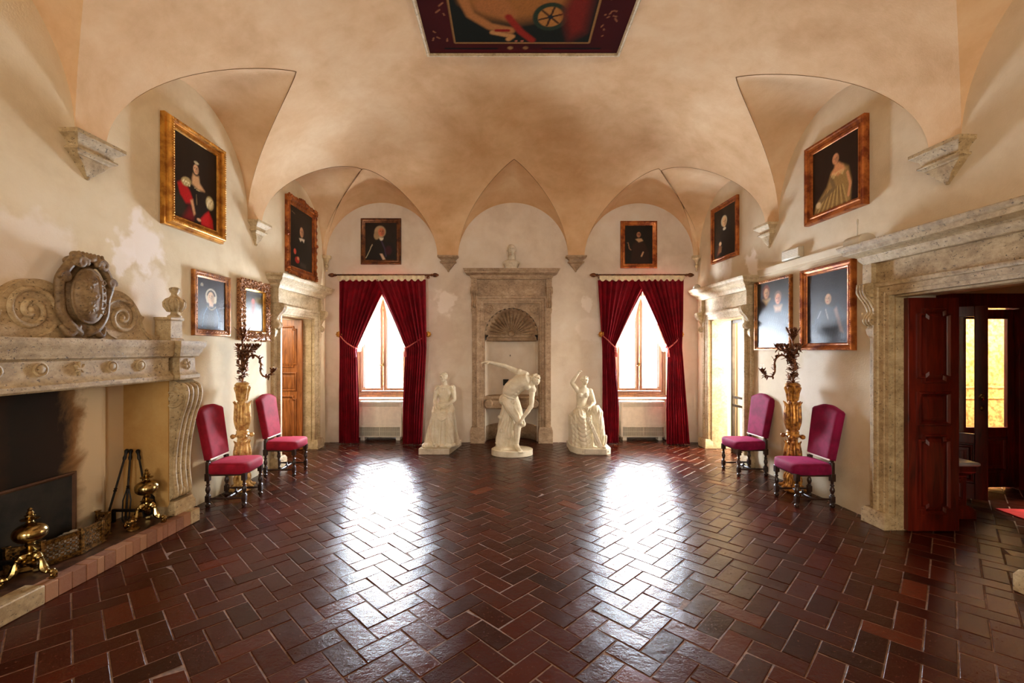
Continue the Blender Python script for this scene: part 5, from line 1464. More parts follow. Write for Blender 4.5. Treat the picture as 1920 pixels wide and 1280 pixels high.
def cv_golddress(w, h):
    c = Cv(w, h, bg(34, 18, 12))
    c.poly([(0.02, 0.0), (0.84, 0.0), (0.86, 0.30), (0.80, 0.52), (0.68, 0.60), (0.44, 0.56), (0.34, 0.36), (0.08, 0.14)], (150, 116, 66), 0.03)
    for k in range(14): c.line([(0.06 + k * 0.055, 0.0), (0.34 + k * 0.026, 0.30)], 0.012, (196, 164, 100) if k % 2 else (96, 66, 36), 0.7)
    c.poly([(0.42, 0.52), (0.50, 0.60), (0.52, 0.66), (0.60, 0.66), (0.70, 0.58), (0.74, 0.50), (0.58, 0.46)], (206, 140, 92), 0.02)
    c.ell(0.545, 0.755, 0.085, 0.075, (40, 22, 16), 0.2); c.face(0.53, 0.73, 0.07, (204, 140, 98), -0.05)
    c.line([(0.78, 0.44), (0.84, 0.26), (0.80, 0.10)], 0.035, (204, 142, 96)); c.line([(0.44, 0.44), (0.50, 0.30), (0.36, 0.24), (0.16, 0.16)], 0.05, (120, 94, 60)); c.ell(0.14, 0.13, 0.06, 0.05, (206, 176, 130), 0.4)
    for k in range(9): c.line([(0.44 + k * 0.03, 0.48 - 0.03 * math.sin(k)), (0.46 + k * 0.03, 0.52)], 0.01, (226, 200, 140), 0.7)
    return c
def cv_girls(w, h):
    c = Cv(w, h, bg(44, 38, 26))
    c.poly([(0, 0), (1, 0), (1, 0.60), (0.7, 0.70), (0.4, 0.62), (0, 0.56)], (70, 84, 98), 0.12)
    c.ell(0.30, 0.85, 0.11, 0.11, (120, 62, 34), 0.3); c.face(0.30, 0.83, 0.08, (206, 158, 108), 0.15); c.poly([(0.18, 0.74), (0.42, 0.74), (0.30, 0.66)], (206, 176, 122), 0.03)
    c.ell(0.66, 0.75, 0.11, 0.09, (110, 84, 64), 0.3); c.face(0.66, 0.72, 0.08, (206, 142, 108), -0.1); c.poly([(0.54, 0.62), (0.78, 0.62), (0.74, 0.54), (0.58, 0.54)], (196, 160, 130), 0.03)
    for k in range(60):
        x = (k * 0.618) % 1; z = (k * 0.377) % 0.5; c.line([(x, z), (x + 0.03, z + 0.06)], 0.010, (120, 134, 148), 0.5)
    return c
def cv_hat(w, h):
    c = Cv(w, h, bg(30, 22, 20))
    c.poly([(0.02, 0.0), (1.0, 0.0), (0.96, 0.36), (0.78, 0.52), (0.60, 0.58), (0.36, 0.50), (0.1, 0.26)], (44, 50, 62), 0.05)
    c.poly([(0.68, 0.46), (0.74, 0.50), (0.90, 0.14), (0.82, 0.16)], (150, 130, 124), 0.02); c.line([(0.48, 0.48), (0.54, 0.34)], 0.016, (170, 166, 164)); c.line([(0.28, 0.36), (0.36, 0.46)], 0.014, (150, 150, 156))
    c.ell(0.60, 0.73, 0.22, 0.055, (20, 15, 14), 0.2); c.ell(0.62, 0.77, 0.13, 0.06, (24, 17, 16), 0.2)
    c.ell(0.64, 0.60, 0.12, 0.10, (34, 20, 16), 0.3); c.face(0.54, 0.62, 0.075, (206, 168, 130), -0.25)
    for k in range(30): x = (k * 0.618) % 1; z = (k * 0.377) % 0.3; c.line([(x, z), (x + 0.02, z + 0.08)], 0.012, (84, 98, 116), 0.4)
    return c

picture(at_left(4.885, 3.01), RL, 0.90, 1.13, 0.125, 0.10, 'large deep gilt frame with a lady in red sleeves, high on the left wall', 'gilt', cv_redlady, 'deep')
picture(at_left(7.33, 2.95), RL, 0.98, 1.20, 0.12, 0.06, 'scroll-edged gilt frame with a seated man in black, above the panelled wooden door', 'gilt_red', cv_man, 'rococo')
picture(at_left(5.17, 1.90), RL, 0.62, 0.73, 0.075, 0.045, 'gilt-framed portrait of an old woman in a white bonnet and dark dress', 'gilt_brown', cv_nun, 'leafy', paint='paint_gloss')
picture(at_left(6.0, 1.865), RL, 0.68, 0.79, 0.125, 0.055, 'small shiny picture in a heavily carved openwork frame beside the stone door surround', 'carved', cv_mirror, 'carved', paint='paint_gloss')
picture((-2.35, YB, 3.33), 0, 0.75, 0.86, 0.085, 0.05, 'end-wall portrait of a man in armour with a long pale wig', 'gilt_dark', cv_armour, 'bead')
picture((2.47, YB, 3.26), 0, 0.68, 0.88, 0.085, 0.05, 'end-wall portrait of a woman almost lost in darkness', 'gilt_red', cv_darklady, 'plain')
picture(at_right(7.33, 3.22), RR, 0.80, 0.95, 0.075, 0.05, 'portrait of a man with powdered hair, above the bright open door', 'gilt_red', cv_wig, 'bead')
picture(at_right(4.995, 3.245), RR, 0.86, 0.94, 0.105, 0.07, 'red-gilt framed portrait of a lady in a gold dress, high on the right wall', 'gilt_red', cv_golddress, 'plain')
picture(at_right(6.09, 1.735), RR, 0.76, 0.98, 0.035, 0.05, 'thin-framed shiny painting of two girls, beside the bright open door', 'gilt_brown', cv_girls, 'leafy', paint='paint_gloss')
picture(at_right(5.11, 1.735), RR, 0.78, 0.98, 0.085, 0.07, 'wide-framed dark portrait of a figure in a hat, behind the right candelabrum', 'gilt_red', cv_hat, 'bead', paint='paint_gloss')

# ------------------------------------------------------------------ painted ceiling panel
def cv_ceiling(w, h):
    c = Cv(w, h, bg(70, 14, 10), res=90)
    c.poly([(0.145, 0.06), (0.835, 0.06), (0.835, 0.97), (0.145, 0.97)], (30, 30, 20), 0.006)
    c.line([(0.145, 0.06), (0.835, 0.06), (0.835, 0.97), (0.145, 0.97), (0.145, 0.06)], 0.006, (176, 124, 70))
    c.line([(0.04, 0.015), (0.96, 0.015)], 0.012, (90, 16, 12))
    c.line([(0.09, 0.028), (0.36, 0.028)], 0.008, (24, 16, 12)); c.line([(0.6, 0.028), (0.9, 0.028)], 0.008, (24, 16, 12)); c.ell(0.43, 0.032, 0.014, 0.009, (170, 120, 70), 0.5); c.ell(0.51, 0.032, 0.014, 0.009, (150, 100, 60), 0.5)
    rs = np.random.RandomState(9)
    for k in range(70):
        x = rs.choice([rs.uniform(0.04, 0.12), rs.uniform(0.87, 0.95)]); z = rs.uniform(0.08, 0.95)
        c.line([(x, z), (x + rs.uniform(-.02, .02), z + rs.uniform(-.015, .015))], 0.005, (196, 124, 84), 0.7)
    c.poly([(0.20, 0.26), (0.18, 0.42), (0.40, 0.50), (0.62, 0.46), (0.72, 0.30), (0.66, 0.20), (0.48, 0.17), (0.30, 0.19)], (170, 104, 46), 0.03)
    c.line([(0.20, 0.30), (0.24, 0.20), (0.33, 0.145), (0.43, 0.125)], 0.030, (186, 116, 60)); c.line([(0.34, 0.115), (0.44, 0.095), (0.42, 0.08)], 0.018, (206, 140, 78)); c.line([(0.30, 0.24), (0.42, 0.20), (0.34, 0.30)], 0.05, (178, 108, 54))
    c.line([(0.36, 0.125), (0.42, 0.125)], 0.012, (150, 26, 20)); c.line([(0.42, 0.19), (0.48, 0.12), (0.54, 0.075)], 0.024, (156, 40, 24)); c.ell(0.62, 0.19, 0.085, 0.065, (48, 56, 36), 0.08); c.ell(0.62, 0.19, 0.06, 0.046, (186, 120, 54), 0.1)
    for k in range(6): c.line([(0.62, 0.19), (0.62 + 0.055 * math.cos(k * PI / 3 + .3), 0.19 + 0.042 * math.sin(k * PI / 3 + .3))], 0.007, (70, 40, 20))
    c.ell(0.62, 0.19, 0.012, 0.009, (40, 40, 40), 0.3); c.poly([(0.73, 0.08), (0.80, 0.12), (0.80, 0.4), (0.72, 0.4), (0.68, 0.2)], (130, 36, 22), 0.03)
    c.ell(0.4, 0.6, 0.2, 0.12, (150, 90, 50), 0.4); c.ell(0.5, 0.78, 0.25, 0.1, (90, 96, 110), 0.6)
    c.ell(0.46, 0.07, 0.007, 0.005, (196, 110, 80), 0.4); c.ell(0.49, 0.07, 0.007, 0.005, (196, 110, 80), 0.4)
    return c
cp = empty('painted_ceiling_panel', (0.19, 5.10, 5.12), 0, 'dark red bordered painted panel with reclining figure and wheel on the ceiling', 'ceiling painting')
pw, ph = 2.22, 3.0
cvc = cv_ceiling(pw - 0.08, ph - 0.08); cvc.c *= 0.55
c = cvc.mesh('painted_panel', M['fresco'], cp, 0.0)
# seen from below: picture x stays x, picture height runs back towards the room's middle
c.data.transform(Matrix(((1, 0, 0, 0), (0, 0, 0, 0), (0, 0, 0, 0), (0, 0, 0, 1))) @ Matrix.Identity(4)) if False else None
for v in c.data.vertices: v.co = (v.co.x, -0.04 - v.co.z, 0.006)
c.data.update()
mb = MB()
lv = [(0.0, 0.30), (0.0, 0.0), (0.012, -0.014), (0.03, -0.016), (0.045, -0.002), (0.045, 0.03)]
vs = []; fs = []
for a, z in lv: vs += [(-pw / 2 + a, -a, z), (pw / 2 - a, -a, z), (pw / 2 - a, -ph + a, z), (-pw / 2 + a, -ph + a, z)]
for k in range(len(lv) - 1):
    for i in range(4):
        j = (i + 1) % 4; fs.append((k * 4 + i, k * 4 + j, k * 4 + 4 + j, k * 4 + 4 + i))
mb.add(vs, fs).build('stone_moulding', M['stone'], cp)
# ================================================================== CHAIRS
def turned_leg(zt, r=0.026):
    p = [(0.0, 0.0), (0.018, 0.0), (0.026, 0.012), (0.026, 0.03), (0.014, 0.042), (0.020, 0.052), (0.013, 0.06)]
    return p
def make_chair(name, loc, rz, label, fabric, group):
    r = empty(name, loc, rz, label, 'chair', group)
    sw, sd, z0, z1 = 0.235, 0.225, 0.365, 0.475
    # seat: upholstered box with a crowned top
    P = []; mb = MB(); n = 12
    def se(u): return math.copysign(abs(u) ** 0.35, u)
    rows = []
    for z, s in ((z0, 0.94), (z0 + 0.012, 1.0), (z1 - 0.035, 1.0), (z1 - 0.012, 0.985), (z1, 0.93), (z1 + 0.008, 0.75), (z1 + 0.014, 0.4), (z1 + 0.015, 0.02)):
        row = []
        for i in range(33):
            a = 2 * PI * i / 32; c, q = math.cos(a), math.sin(a)
            w = sw * (1.0 if q < 0 else 0.94)
            row.append((w * s * se(c), sd * s * se(q), z))
        rows.append(row)
    mb.grid(rows); mb.add(rows[0][:-1], [tuple(range(31, -1, -1))])
    mb.build('seat', fabric, r, angle=70)
    MB().box(-0.20, 0.20, -0.19, 0.19, z0 - 0.02, z0 + 0.004).build('seat_rail', M['dark_wood'], r, bevel=0.003)
    # backrest, leaning back
    T = Matrix.Translation((0, 0.205, 0.52)) @ Matrix.Rotation(math.radians(-9), 4, 'X')
    mb = MB(); H = 0.575; nx = 16; nz = 20
    def top(u): return H + 0.028 * math.cos(u * PI * 0.9) - (0.018 if abs(u) > 0.93 else 0)
    for sd_ in (-1, 1):
        G = []
        for j in range(nz + 1):
            v = j / nz; row = []
            for i in range(nx + 1):
                u = i / nx * 2 - 1; hw = 0.195 + 0.03 * v
                e = min(1, (1 - abs(u)) * 7) ** 0.5; ez = min(1, (1 - v) * 12, v * 14 + 0.2) ** 0.5
                th = 0.030 + 0.016 * e * ez * (1 if sd_ < 0 else 0.4)
                row.append((u * hw, sd_ * th, v * top(u)))
            G.append(row)
        mb.grid(G)
        if sd_ < 0: F = G
        else: Bk = G
    for j in range(nz):
        for i in (0, nx):
            mb.add([F[j][i], F[j + 1][i], Bk[j + 1][i], Bk[j][i]], [(0, 1, 2, 3)])
    for i in range(nx):
        for j in (0, nz):
            mb.add([F[j][i], F[j][i + 1], Bk[j][i + 1], Bk[j][i]], [(0, 1, 2, 3)])
    mb2 = MB(); mb2.add(mb.v, mb.f, T)
    o = mb2.build('backrest', fabric, r, angle=60)
    import bmesh
    bm = bmesh.new(); bm.from_mesh(o.data); bmesh.ops.remove_doubles(bm, verts=bm.verts, dist=1e-5); bmesh.ops.recalc_face_normals(bm, faces=bm.faces); bm.to_mesh(o.data); bm.free()
    MB().box(-0.19, 0.19, -0.040, -0.028, -0.008, 0.010, T).build('trim_strip', M['white_paint'], r, bevel=0.002, label='pale strip under the backrest')
    for s in (-1, 1):
        # back posts
        MB().box(-0.018, 0.018, -0.018, 0.018, 0.30, 0.50, Matrix.Translation((s * 0.19, 0.20, 0))).box(-0.016, 0.016, -0.014, 0.02, -0.05, 0.10, Matrix.Translation((s * 0.17, 0, 0)) @ T).build('back_post', M['dark_wood'], r, bevel=0.004)
        for y in (-0.185, 0.20):
            p = [(0.0, 0.0), (0.016, 0.0), (0.026, 0.014), (0.026, 0.032), (0.013, 0.044), (0.022, 0.054), (0.012, 0.062)]
            q = [(0.012, 0.128), (0.024, 0.138), (0.013, 0.150), (0.018, 0.165), (0.026, 0.19), (0.022, 0.215), (0.013, 0.235), (0.024, 0.247), (0.013, 0.258), (0.016, 0.285), (0.023, 0.295), (0.0, 0.297)]
            T2 = Matrix.Translation((s * 0.19, y, 0))
            MB().lathe(p, 14, T2).box(-0.022, 0.022, -0.022, 0.022, 0.060, 0.130, T2).lathe(q, 14, T2).box(-0.024, 0.024, -0.024, 0.024, 0.293, z0 + 0.01, T2).build('leg', M['dark_wood'], r, bevel=0.003)
        MB().tube([(s * 0.19, -0.17, 0.095), (s * 0.19, -0.08, 0.095), (s * 0.19, 0.0, 0.095), (s * 0.19, 0.09, 0.095), (s * 0.19, 0.18, 0.095)], [0.008, 0.015, 0.010, 0.015, 0.008], 10).build('side_stretcher', M['dark_wood'], r)
    MB().tube([(-0.18, 0, 0.095), (-0.10, 0, 0.095), (0, 0, 0.095), (0.10, 0, 0.095), (0.18, 0, 0.095)], [0.008, 0.014, 0.012, 0.014, 0.008], 10).lathe([(0.0, -0.035), (0.012, -0.03), (0.008, -0.015), (0.024, -0.004), (0.026, 0.01), (0.014, 0.022), (0.008, 0.028), (0.016, 0.036), (0.0, 0.05)], 12, Matrix.Translation((0, 0, 0.095))).build('cross_stretcher', M['dark_wood'], r)
    return r
G1 = 'high-backed velvet chairs along the side walls'
ch = make_chair('velvet_chair', (-3.12, 5.10, 0), RL + 0.10, 'crimson velvet chair closest to the fireplace, on dark turned legs', M['velvet_chair'], G1)
c2 = copy_tree(ch); c2.location = (-3.11, 6.26, 0); c2.rotation_euler = (0, 0, RL + 0.05); c2['label'] = 'crimson velvet chair beside the stone surround of the panelled wooden door'
ch = make_chair('velvet_chair', (3.39, 5.07, 0), RR - 0.06, 'plum-red velvet chair beside the wide doorway, in front of the gilt pedestal', M['velvet_plum'], G1)
c2 = copy_tree(ch); c2.location = (3.36, 6.28, 0); c2.rotation_euler = (0, 0, RR + 0.02); c2['label'] = 'plum-red velvet chair nearest the bright open door'

# ================================================================== CANDELABRA ON CARVED PEDESTALS
def leaf(mb, p, d, L, w, curl=0.3, n=5, up=(0, 0, 1), M_=None):
    """pointed curled leaf from p along d"""
    d = Vector(d).normalized(); u = Vector(up); side = d.cross(u)
    if side.length < 0.05: side = d.cross(Vector((1, 0, 0)))
    side.normalize(); nn = side.cross(d).normalized(); p = Vector(p); P = []
    for j in range(n + 1):
        t = j / n; ww = w * math.sin(PI * min(1, t * 0.92 + 0.08)) ** 0.7
        c = p + d * L * t + nn * (curl * L * (t * t - 0.3 * t))
        P.append([c - side * ww + nn * ww * 0.35, c, c + side * ww + nn * ww * 0.35])
    vs = [q for row in P for q in row]; m = len(vs); vs2 = vs + [q - nn * 0.003 for q in vs]; fs = []
    for j in range(n):
        for i in range(2):
            a = j * 3 + i; fs.append((a, a + 1, a + 4, a + 3)); fs.append((m + a + 3, m + a + 4, m + a + 1, m + a))
    for j in range(n):
        fs.append((j * 3, j * 3 + 3, m + j * 3 + 3, m + j * 3)); fs.append((j * 3 + 2, m + j * 3 + 2, m + j * 3 + 5, j * 3 + 5))
    fs.append((0, m, m + 1, 1)); fs.append((1, m + 1, m + 2, 2)); e = n * 3; fs.append((e, e + 1, m + e + 1, m + e)); fs.append((e + 1, e + 2, m + e + 2, m + e + 1))
    mb.add(vs2, fs, M_)

def candelabrum(loc, rz, label, pm, seed):
    rnd = random.Random(seed)
    r = empty('floor_candelabrum', loc, rz, label, 'candelabrum', 'branching candelabra on carved gilt pedestals')
    # base
    mb = MB(); mb.lathe([(0.0, 0.0), (0.135, 0.0), (0.14, 0.02), (0.125, 0.035), (0.10, 0.05), (0.075, 0.10), (0.06, 0.17), (0.055, 0.22), (0.075, 0.245), (0.06, 0.262), (0.0, 0.262)], 20, sq=0.75)
    for k in range(6):
        a = k * PI / 3 + PI / 6
        d = (math.cos(a), math.sin(a) * 0.75)
        mb.tube(crv([(d[0] * 0.06, d[1] * 0.06, 0.22), (d[0] * 0.10, d[1] * 0.10, 0.16), (d[0] * 0.095, d[1] * 0.095, 0.09), (d[0] * 0.145, d[1] * 0.145, 0.045), (d[0] * 0.17, d[1] * 0.17, 0.05), (d[0] * 0.165, d[1] * 0.165, 0.025)], 4), [0.026 - 0.0006 * i for i in range(21)], 8)
    mb.sculpt('scrolled_base', M[pm], r, voxel=0.007, smooth=1)
    # shaft
    mb = MB()
    prof = [(0.0, 0.26), (0.06, 0.262), (0.075, 0.275), (0.05, 0.30), (0.05, 0.33), (0.085, 0.40), (0.088, 0.46), (0.078, 0.54), (0.062, 0.62), (0.066, 0.66), (0.085, 0.67), (0.09, 0.69), (0.075, 0.71), (0.082, 0.73), (0.064, 0.745),
            (0.07, 0.78), (0.083, 0.84), (0.086, 0.90), (0.078, 0.98), (0.072, 1.05), (0.058, 1.09), (0.054, 1.14), (0.062, 1.20), (0.082, 1.27), (0.095, 1.29), (0.10, 1.305), (0.085, 1.32), (0.07, 1.335), (0.0, 1.34)]
    prof = [(r_ * 0.88, z_) for r_, z_ in prof]
    mb.lathe(prof, 22)
    for k in range(8):
        a = k * PI / 4
        ca, sa = math.cos(a), math.sin(a)
        mb.tube(crv([(ca * 0.066, sa * 0.066, 0.76), (ca * 0.084, sa * 0.084, 0.86), (ca * 0.080, sa * 0.080, 0.98), (ca * 0.078, sa * 0.078, 1.06), (ca * 0.10, sa * 0.10, 1.10)], 4), [0.008 + 0.008 * math.sin(PI * i / 16) for i in range(17)], 6)
        a2 = a + PI / 8; ca, sa = math.cos(a2), math.sin(a2)
        mb.tube(crv([(ca * 0.05, sa * 0.05, 0.32), (ca * 0.085, sa * 0.085, 0.40), (ca * 0.086, sa * 0.086, 0.48), (ca * 0.072, sa * 0.072, 0.57), (ca * 0.09, sa * 0.09, 0.61)], 4), [0.009 + 0.007 * math.sin(PI * i / 16) for i in range(17)], 6)
        mb.tube([(ca * 0.055, sa * 0.055, 1.12), (ca * 0.065, sa * 0.065, 1.20), (ca * 0.085, sa * 0.085, 1.27)], 0.012, 6)
    for k in range(4):
        a = k * PI / 2 + PI / 4; ca, sa = math.cos(a), math.sin(a)
        mb.ell((ca * 0.105, sa * 0.105, 0.675), (0.03, 0.03, 0.03), n=10)
    mb.sculpt('carved_shaft', M[pm], r, voxel=0.006, smooth=1)
    br = 'bronze'
    # stem with foliage
    mb = MB().tube(crv([(0, 0, 1.33), (0.01, 0, 1.45), (-0.008, 0, 1.60), (0.004, 0, 1.75), (0, 0, 1.87)], 6), 0.012, 8)
    for q in range(80):
        z = rnd.uniform(1.34, 1.74); a = rnd.uniform(0, 2 * PI)
        leaf(mb, (0.015 * math.cos(a), 0.015 * math.sin(a), z), (math.cos(a), math.sin(a), rnd.uniform(-0.3, 0.9)), rnd.uniform(0.04, 0.075), rnd.uniform(0.012, 0.022), rnd.uniform(-0.7, 0.7))
    for q in range(11):
        z = rnd.uniform(1.38, 1.72); a = rnd.uniform(0, 2 * PI); c0_ = (0.05 * math.cos(a), 0.05 * math.sin(a), z)
        mb.ell(c0_, (0.016, 0.016, 0.016), n=8)
        for w_ in range(5): b_ = w_ * 2 * PI / 5; mb.ell((c0_[0] + 0.018 * math.cos(b_) * math.sin(a), c0_[1] - 0.018 * math.cos(b_) * math.cos(a), z + 0.018 * math.sin(b_)), (0.013, 0.013, 0.011), n=6)
    mb.build('leafy_stem', M[br], r, angle=50)
    # top cup
    mb = MB().lathe([(0.0, 1.85), (0.012, 1.85), (0.018, 1.87), (0.035, 1.90), (0.052, 1.925), (0.056, 1.93), (0.05, 1.935), (0.0, 1.925)], 16)
    for q in range(9):
        a = q * 2 * PI / 9
        leaf(mb, (0.035 * math.cos(a), 0.035 * math.sin(a), 1.925), (math.cos(a) * 0.4, math.sin(a) * 0.4, 1), 0.085 + 0.03 * (q % 2), 0.014, 0.25, up=(math.cos(a), math.sin(a), 0))
    for q in range(4): a = q * PI / 2; mb.ell((0.03 * math.cos(a), 0.03 * math.sin(a), 2.0), (0.012, 0.012, 0.02), n=8)
    mb.build('top_cup', M[br], r, angle=50)
    def arm(ang, sc, big):
        T = Matrix.Rotation(ang, 4, 'Z')
        if big: pts = [(0.0, 0, 1.52), (0.05, 0, 1.62), (0.12, 0, 1.675), (0.19, 0, 1.64), (0.215, 0, 1.56), (0.21, 0, 1.47), (0.25, 0, 1.41), (0.31, 0, 1.425), (0.36, 0, 1.47)]
        else: pts = [(0.0, 0, 1.56), (0.03, 0, 1.66), (0.08, 0, 1.72), (0.13, 0, 1.74), (0.16, 0, 1.77)]
        pts = [(p[0] * sc, 0, p[2]) for p in pts]; cc = crv(pts, 5)
        mb = MB().tube(cc, [0.013 - 0.004 * i / len(cc) for i in range(len(cc))], 7, T)
        for q in range(44 if big else 16):
            k = rnd.randrange(2, len(cc) - 1); p = cc[k]; a = rnd.uniform(0, 2 * PI)
            leaf(mb, p, (rnd.uniform(-0.2, 1), math.cos(a), math.sin(a)), rnd.uniform(0.03, 0.07), rnd.uniform(0.008, 0.016), rnd.uniform(-0.5, 0.5), M_=T)
        b = mb.build('branch', M[br], r, angle=50)
        e = cc[-1]; T3 = T @ Matrix.Translation((e.x, 0, e.z))
        mb = MB().lathe([(0.0, -0.01), (0.012, -0.005), (0.022, 0.012), (0.034, 0.03), (0.036, 0.036), (0.0, 0.03)], 12, T3)
        for q in range(6):
            a = q * PI / 3; leaf(mb, (0.02 * math.cos(a), 0.02 * math.sin(a), 0.012), (math.cos(a), math.sin(a), 0.9), 0.045, 0.012, 0.5, M_=T3)
        mb.build('candle_cup', M[br], b, angle=50)
        if big:
            MB().tube([(0, 0, 0.03), (0, 0, 0.055)], 0.008, 8, T3).build('lamp_socket', M['white_paint'], b)
            MB().ell((0, 0, 0.085), (0.018, 0.018, 0.026), T3, n=12).build('bulb', M['glass'], b, label='clear glass bulb')
    arm(-PI / 2, 1.08, True)
    for a, s in ((-0.35, 0.9), (PI + 0.3, 0.9), (-1.1, 0.85), (PI + 1.1, 0.8), (-PI / 2, 1.25), (0.2, 0.6)): arm(a, s, False)
    return r
candelabrum(at_left(5.50, 0, 0.17), RL, 'tall branching candelabrum on a pale gilt carved pedestal, between the two crimson chairs', 'pedestal_pale', 2)
candelabrum(at_right(5.47, 0, 0.17), RR, 'tall branching candelabrum on a deep gold carved pedestal, between the two plum chairs', 'pedestal_gold', 5)

# ================================================================== STATUES
def loft(mb, sec, n=48, folds=0, T=None, tw=0.0):
    """sec: (cx, cy, z, rx, ry, fold amplitude)"""
    vs = []; fs = []
    for k, (cx, cy, z, rx, ry, am) in enumerate(sec):
        for i in range(n):
            a = 2 * PI * i / n
            m = 1 + am * (math.sin(folds * a + tw * z) + 0.4 * math.sin(folds * 1.7 * a + 1.3 + tw * z))
            vs.append((cx + rx * m * math.cos(a), cy + ry * m * math.sin(a), z))
    m_ = len(sec)
    for k in range(m_ - 1):
        for i in range(n):
            j = (i + 1) % n; fs.append((k * n + i, k * n + j, (k + 1) * n + j, (k + 1) * n + i))
    fs.append(tuple(range(n - 1, -1, -1))); fs.append(tuple(range((m_ - 1) * n, m_ * n)))
    mb.add(vs, fs, T)
def head(mb, c, r, yaw=0.0, pitch=0.0, roll=0.0, bun=False, curls=0, seed=1):
    """r = half head height; looks to -y before rotation"""
    T = Matrix.Translation(c) @ Matrix.Rotation(yaw, 4, 'Z') @ Matrix.Rotation(roll, 4, 'Y') @ Matrix.Rotation(pitch, 4, 'X') @ Matrix.Scale(r, 4)
    mb.ell((0, 0.12, 0.22), (0.70, 0.80, 0.76), T, n=18); mb.ell((0, -0.14, -0.22), (0.54, 0.58, 0.70), T, n=16)
    mb.ell((0, -0.52, -0.72), (0.20, 0.18, 0.16), T, n=10)                        # chin
    mb.tube([(0, -0.70, 0.16), (0, -0.80, -0.02), (0, -0.88, -0.18)], [0.06, 0.085, 0.11], 8, T)   # nose
    for s in (-1, 1):
        mb.tube([(s * 0.12, -0.67, 0.20), (s * 0.28, -0.68, 0.24), (s * 0.44, -0.56, 0.18)], 0.06, 7, T)   # brow
        mb.ell((s * 0.25, -0.60, 0.03), (0.13, 0.10, 0.075), T, n=10)            # eye
        mb.ell((s * 0.34, -0.45, -0.25), (0.18, 0.2, 0.18), T, n=10)            # cheek
        mb.ell((s * 0.70, 0.10, -0.05), (0.07, 0.15, 0.22), T, n=10)             # ear
    mb.ell((0, -0.70, -0.40), (0.18, 0.08, 0.045), T, n=10); mb.ell((0, -0.68, -0.49), (0.15, 0.08, 0.05), T, n=10)
    rnd = random.Random(seed)
    if curls:
        for k in range(curls):
            u = rnd.uniform(0, 2 * PI); w = rnd.uniform(-0.15, 1.0)
            q = math.sqrt(max(0, 1 - w * w)); x, y, z = 0.74 * q * math.cos(u), 0.12 + 0.86 * q * math.sin(u), 0.24 + 0.78 * w
            if y < -0.35 and z < 0.62: continue
            mb.ell((x, y, z), rnd.uniform(0.09, 0.15), T, n=7)
    else:
        mb.ell((0, 0.22, 0.34), (0.78, 0.80, 0.72), T, n=16)
        for k in range(7):
            x = -0.6 + 0.2 * k
            mb.tube([(x * 0.5, -0.50, 0.72), (x, -0.30, 0.66), (x * 1.2, 0.1, 0.5), (x * 1.1, 0.6, 0.3)], 0.09, 6, T)
    if bun: mb.ell((0, 0.95, 0.30), (0.34, 0.30, 0.32), T, n=12)
def hand(mb, wr, d, nrm, L=0.16, curl=0.4, T=None, spread=0.12):
    """palm and five separate fingers from the wrist along d; nrm = back of the hand"""
    d = Vector(d).normalized(); nrm = Vector(nrm); nrm = (nrm - d * nrm.dot(d)).normalized(); sd = d.cross(nrm); w = Vector(wr)
    P = L * 0.48
    mb.tube([w, w + d * P * 0.5, w + d * P], [L * 0.13, L * 0.19, L * 0.2], 10, T, sq=1.0)
    for k, (off, ln) in enumerate(((-0.19, 0.40), (-0.065, 0.47), (0.065, 0.45), (0.19, 0.36))):
        b = w + d * P * 0.95 + sd * off * L; dd = d + sd * off * spread * 5; pts = [b]; ang = 0.0
        for q in range(3):
            ang += curl * (0.5 + 0.3 * q); dirn = dd.normalized() * math.cos(ang) - nrm * math.sin(ang); pts.append(pts[-1] + dirn * ln * L * (0.42, 0.33, 0.25)[q])
        mb.tube(pts, [L * 0.068, L * 0.062, L * 0.055, L * 0.045], 7, T)
    b = w + d * P * 0.25 - sd * L * 0.15
    mb.tube([b, b + (d * 0.6 - sd * 0.7 - nrm * 0.3).normalized() * L * 0.2, b + (d * 0.8 - sd * 0.55 - nrm * 0.5).normalized() * L * 0.38], [L * 0.08, L * 0.07, L * 0.05], 7, T)
def foot(mb, an, d, L=0.2, T=None):
    d = Vector(d).normalized(); a = Vector(an); sd = d.cross(Vector((0, 0, 1)))
    mb.tube([a, a + d * L * 0.3 - Vector((0, 0, L * 0.22)), a + d * L * 0.7 - Vector((0, 0, L * 0.32))], [L * 0.19, L * 0.19, L * 0.15], 10, T)
    mb.ell(a - d * L * 0.12 - Vector((0, 0, L * 0.26)), (L * 0.16, L * 0.16, L * 0.15), T, n=10)
    for k in range(5):
        o = (k - 2) * L * 0.085
        mb.tube([a + d * L * 0.65 + sd * o - Vector((0, 0, L * 0.34)), a + d * L * (0.92 - 0.03 * abs(k - 1)) + sd * o * 1.1 - Vector((0, 0, L * 0.38))], L * (0.065 if k else 0.06), 7, T)
def plinth(name, poly, z1, parent, mat='plinth', bev=0.006):
    n = len(poly); vs = [(p[0], p[1], 0) for p in poly] + [(p[0], p[1], z1) for p in poly]
    fs = [tuple(range(n - 1, -1, -1)), tuple(range(n, 2 * n))] + [(i, (i + 1) % n, (i + 1) % n + n, i + n) for i in range(n)]
    return MB().add(vs, fs).build(name, M[mat], parent, bevel=bev)
def el(mb, *a, **k): mb.ell(*a, **k)

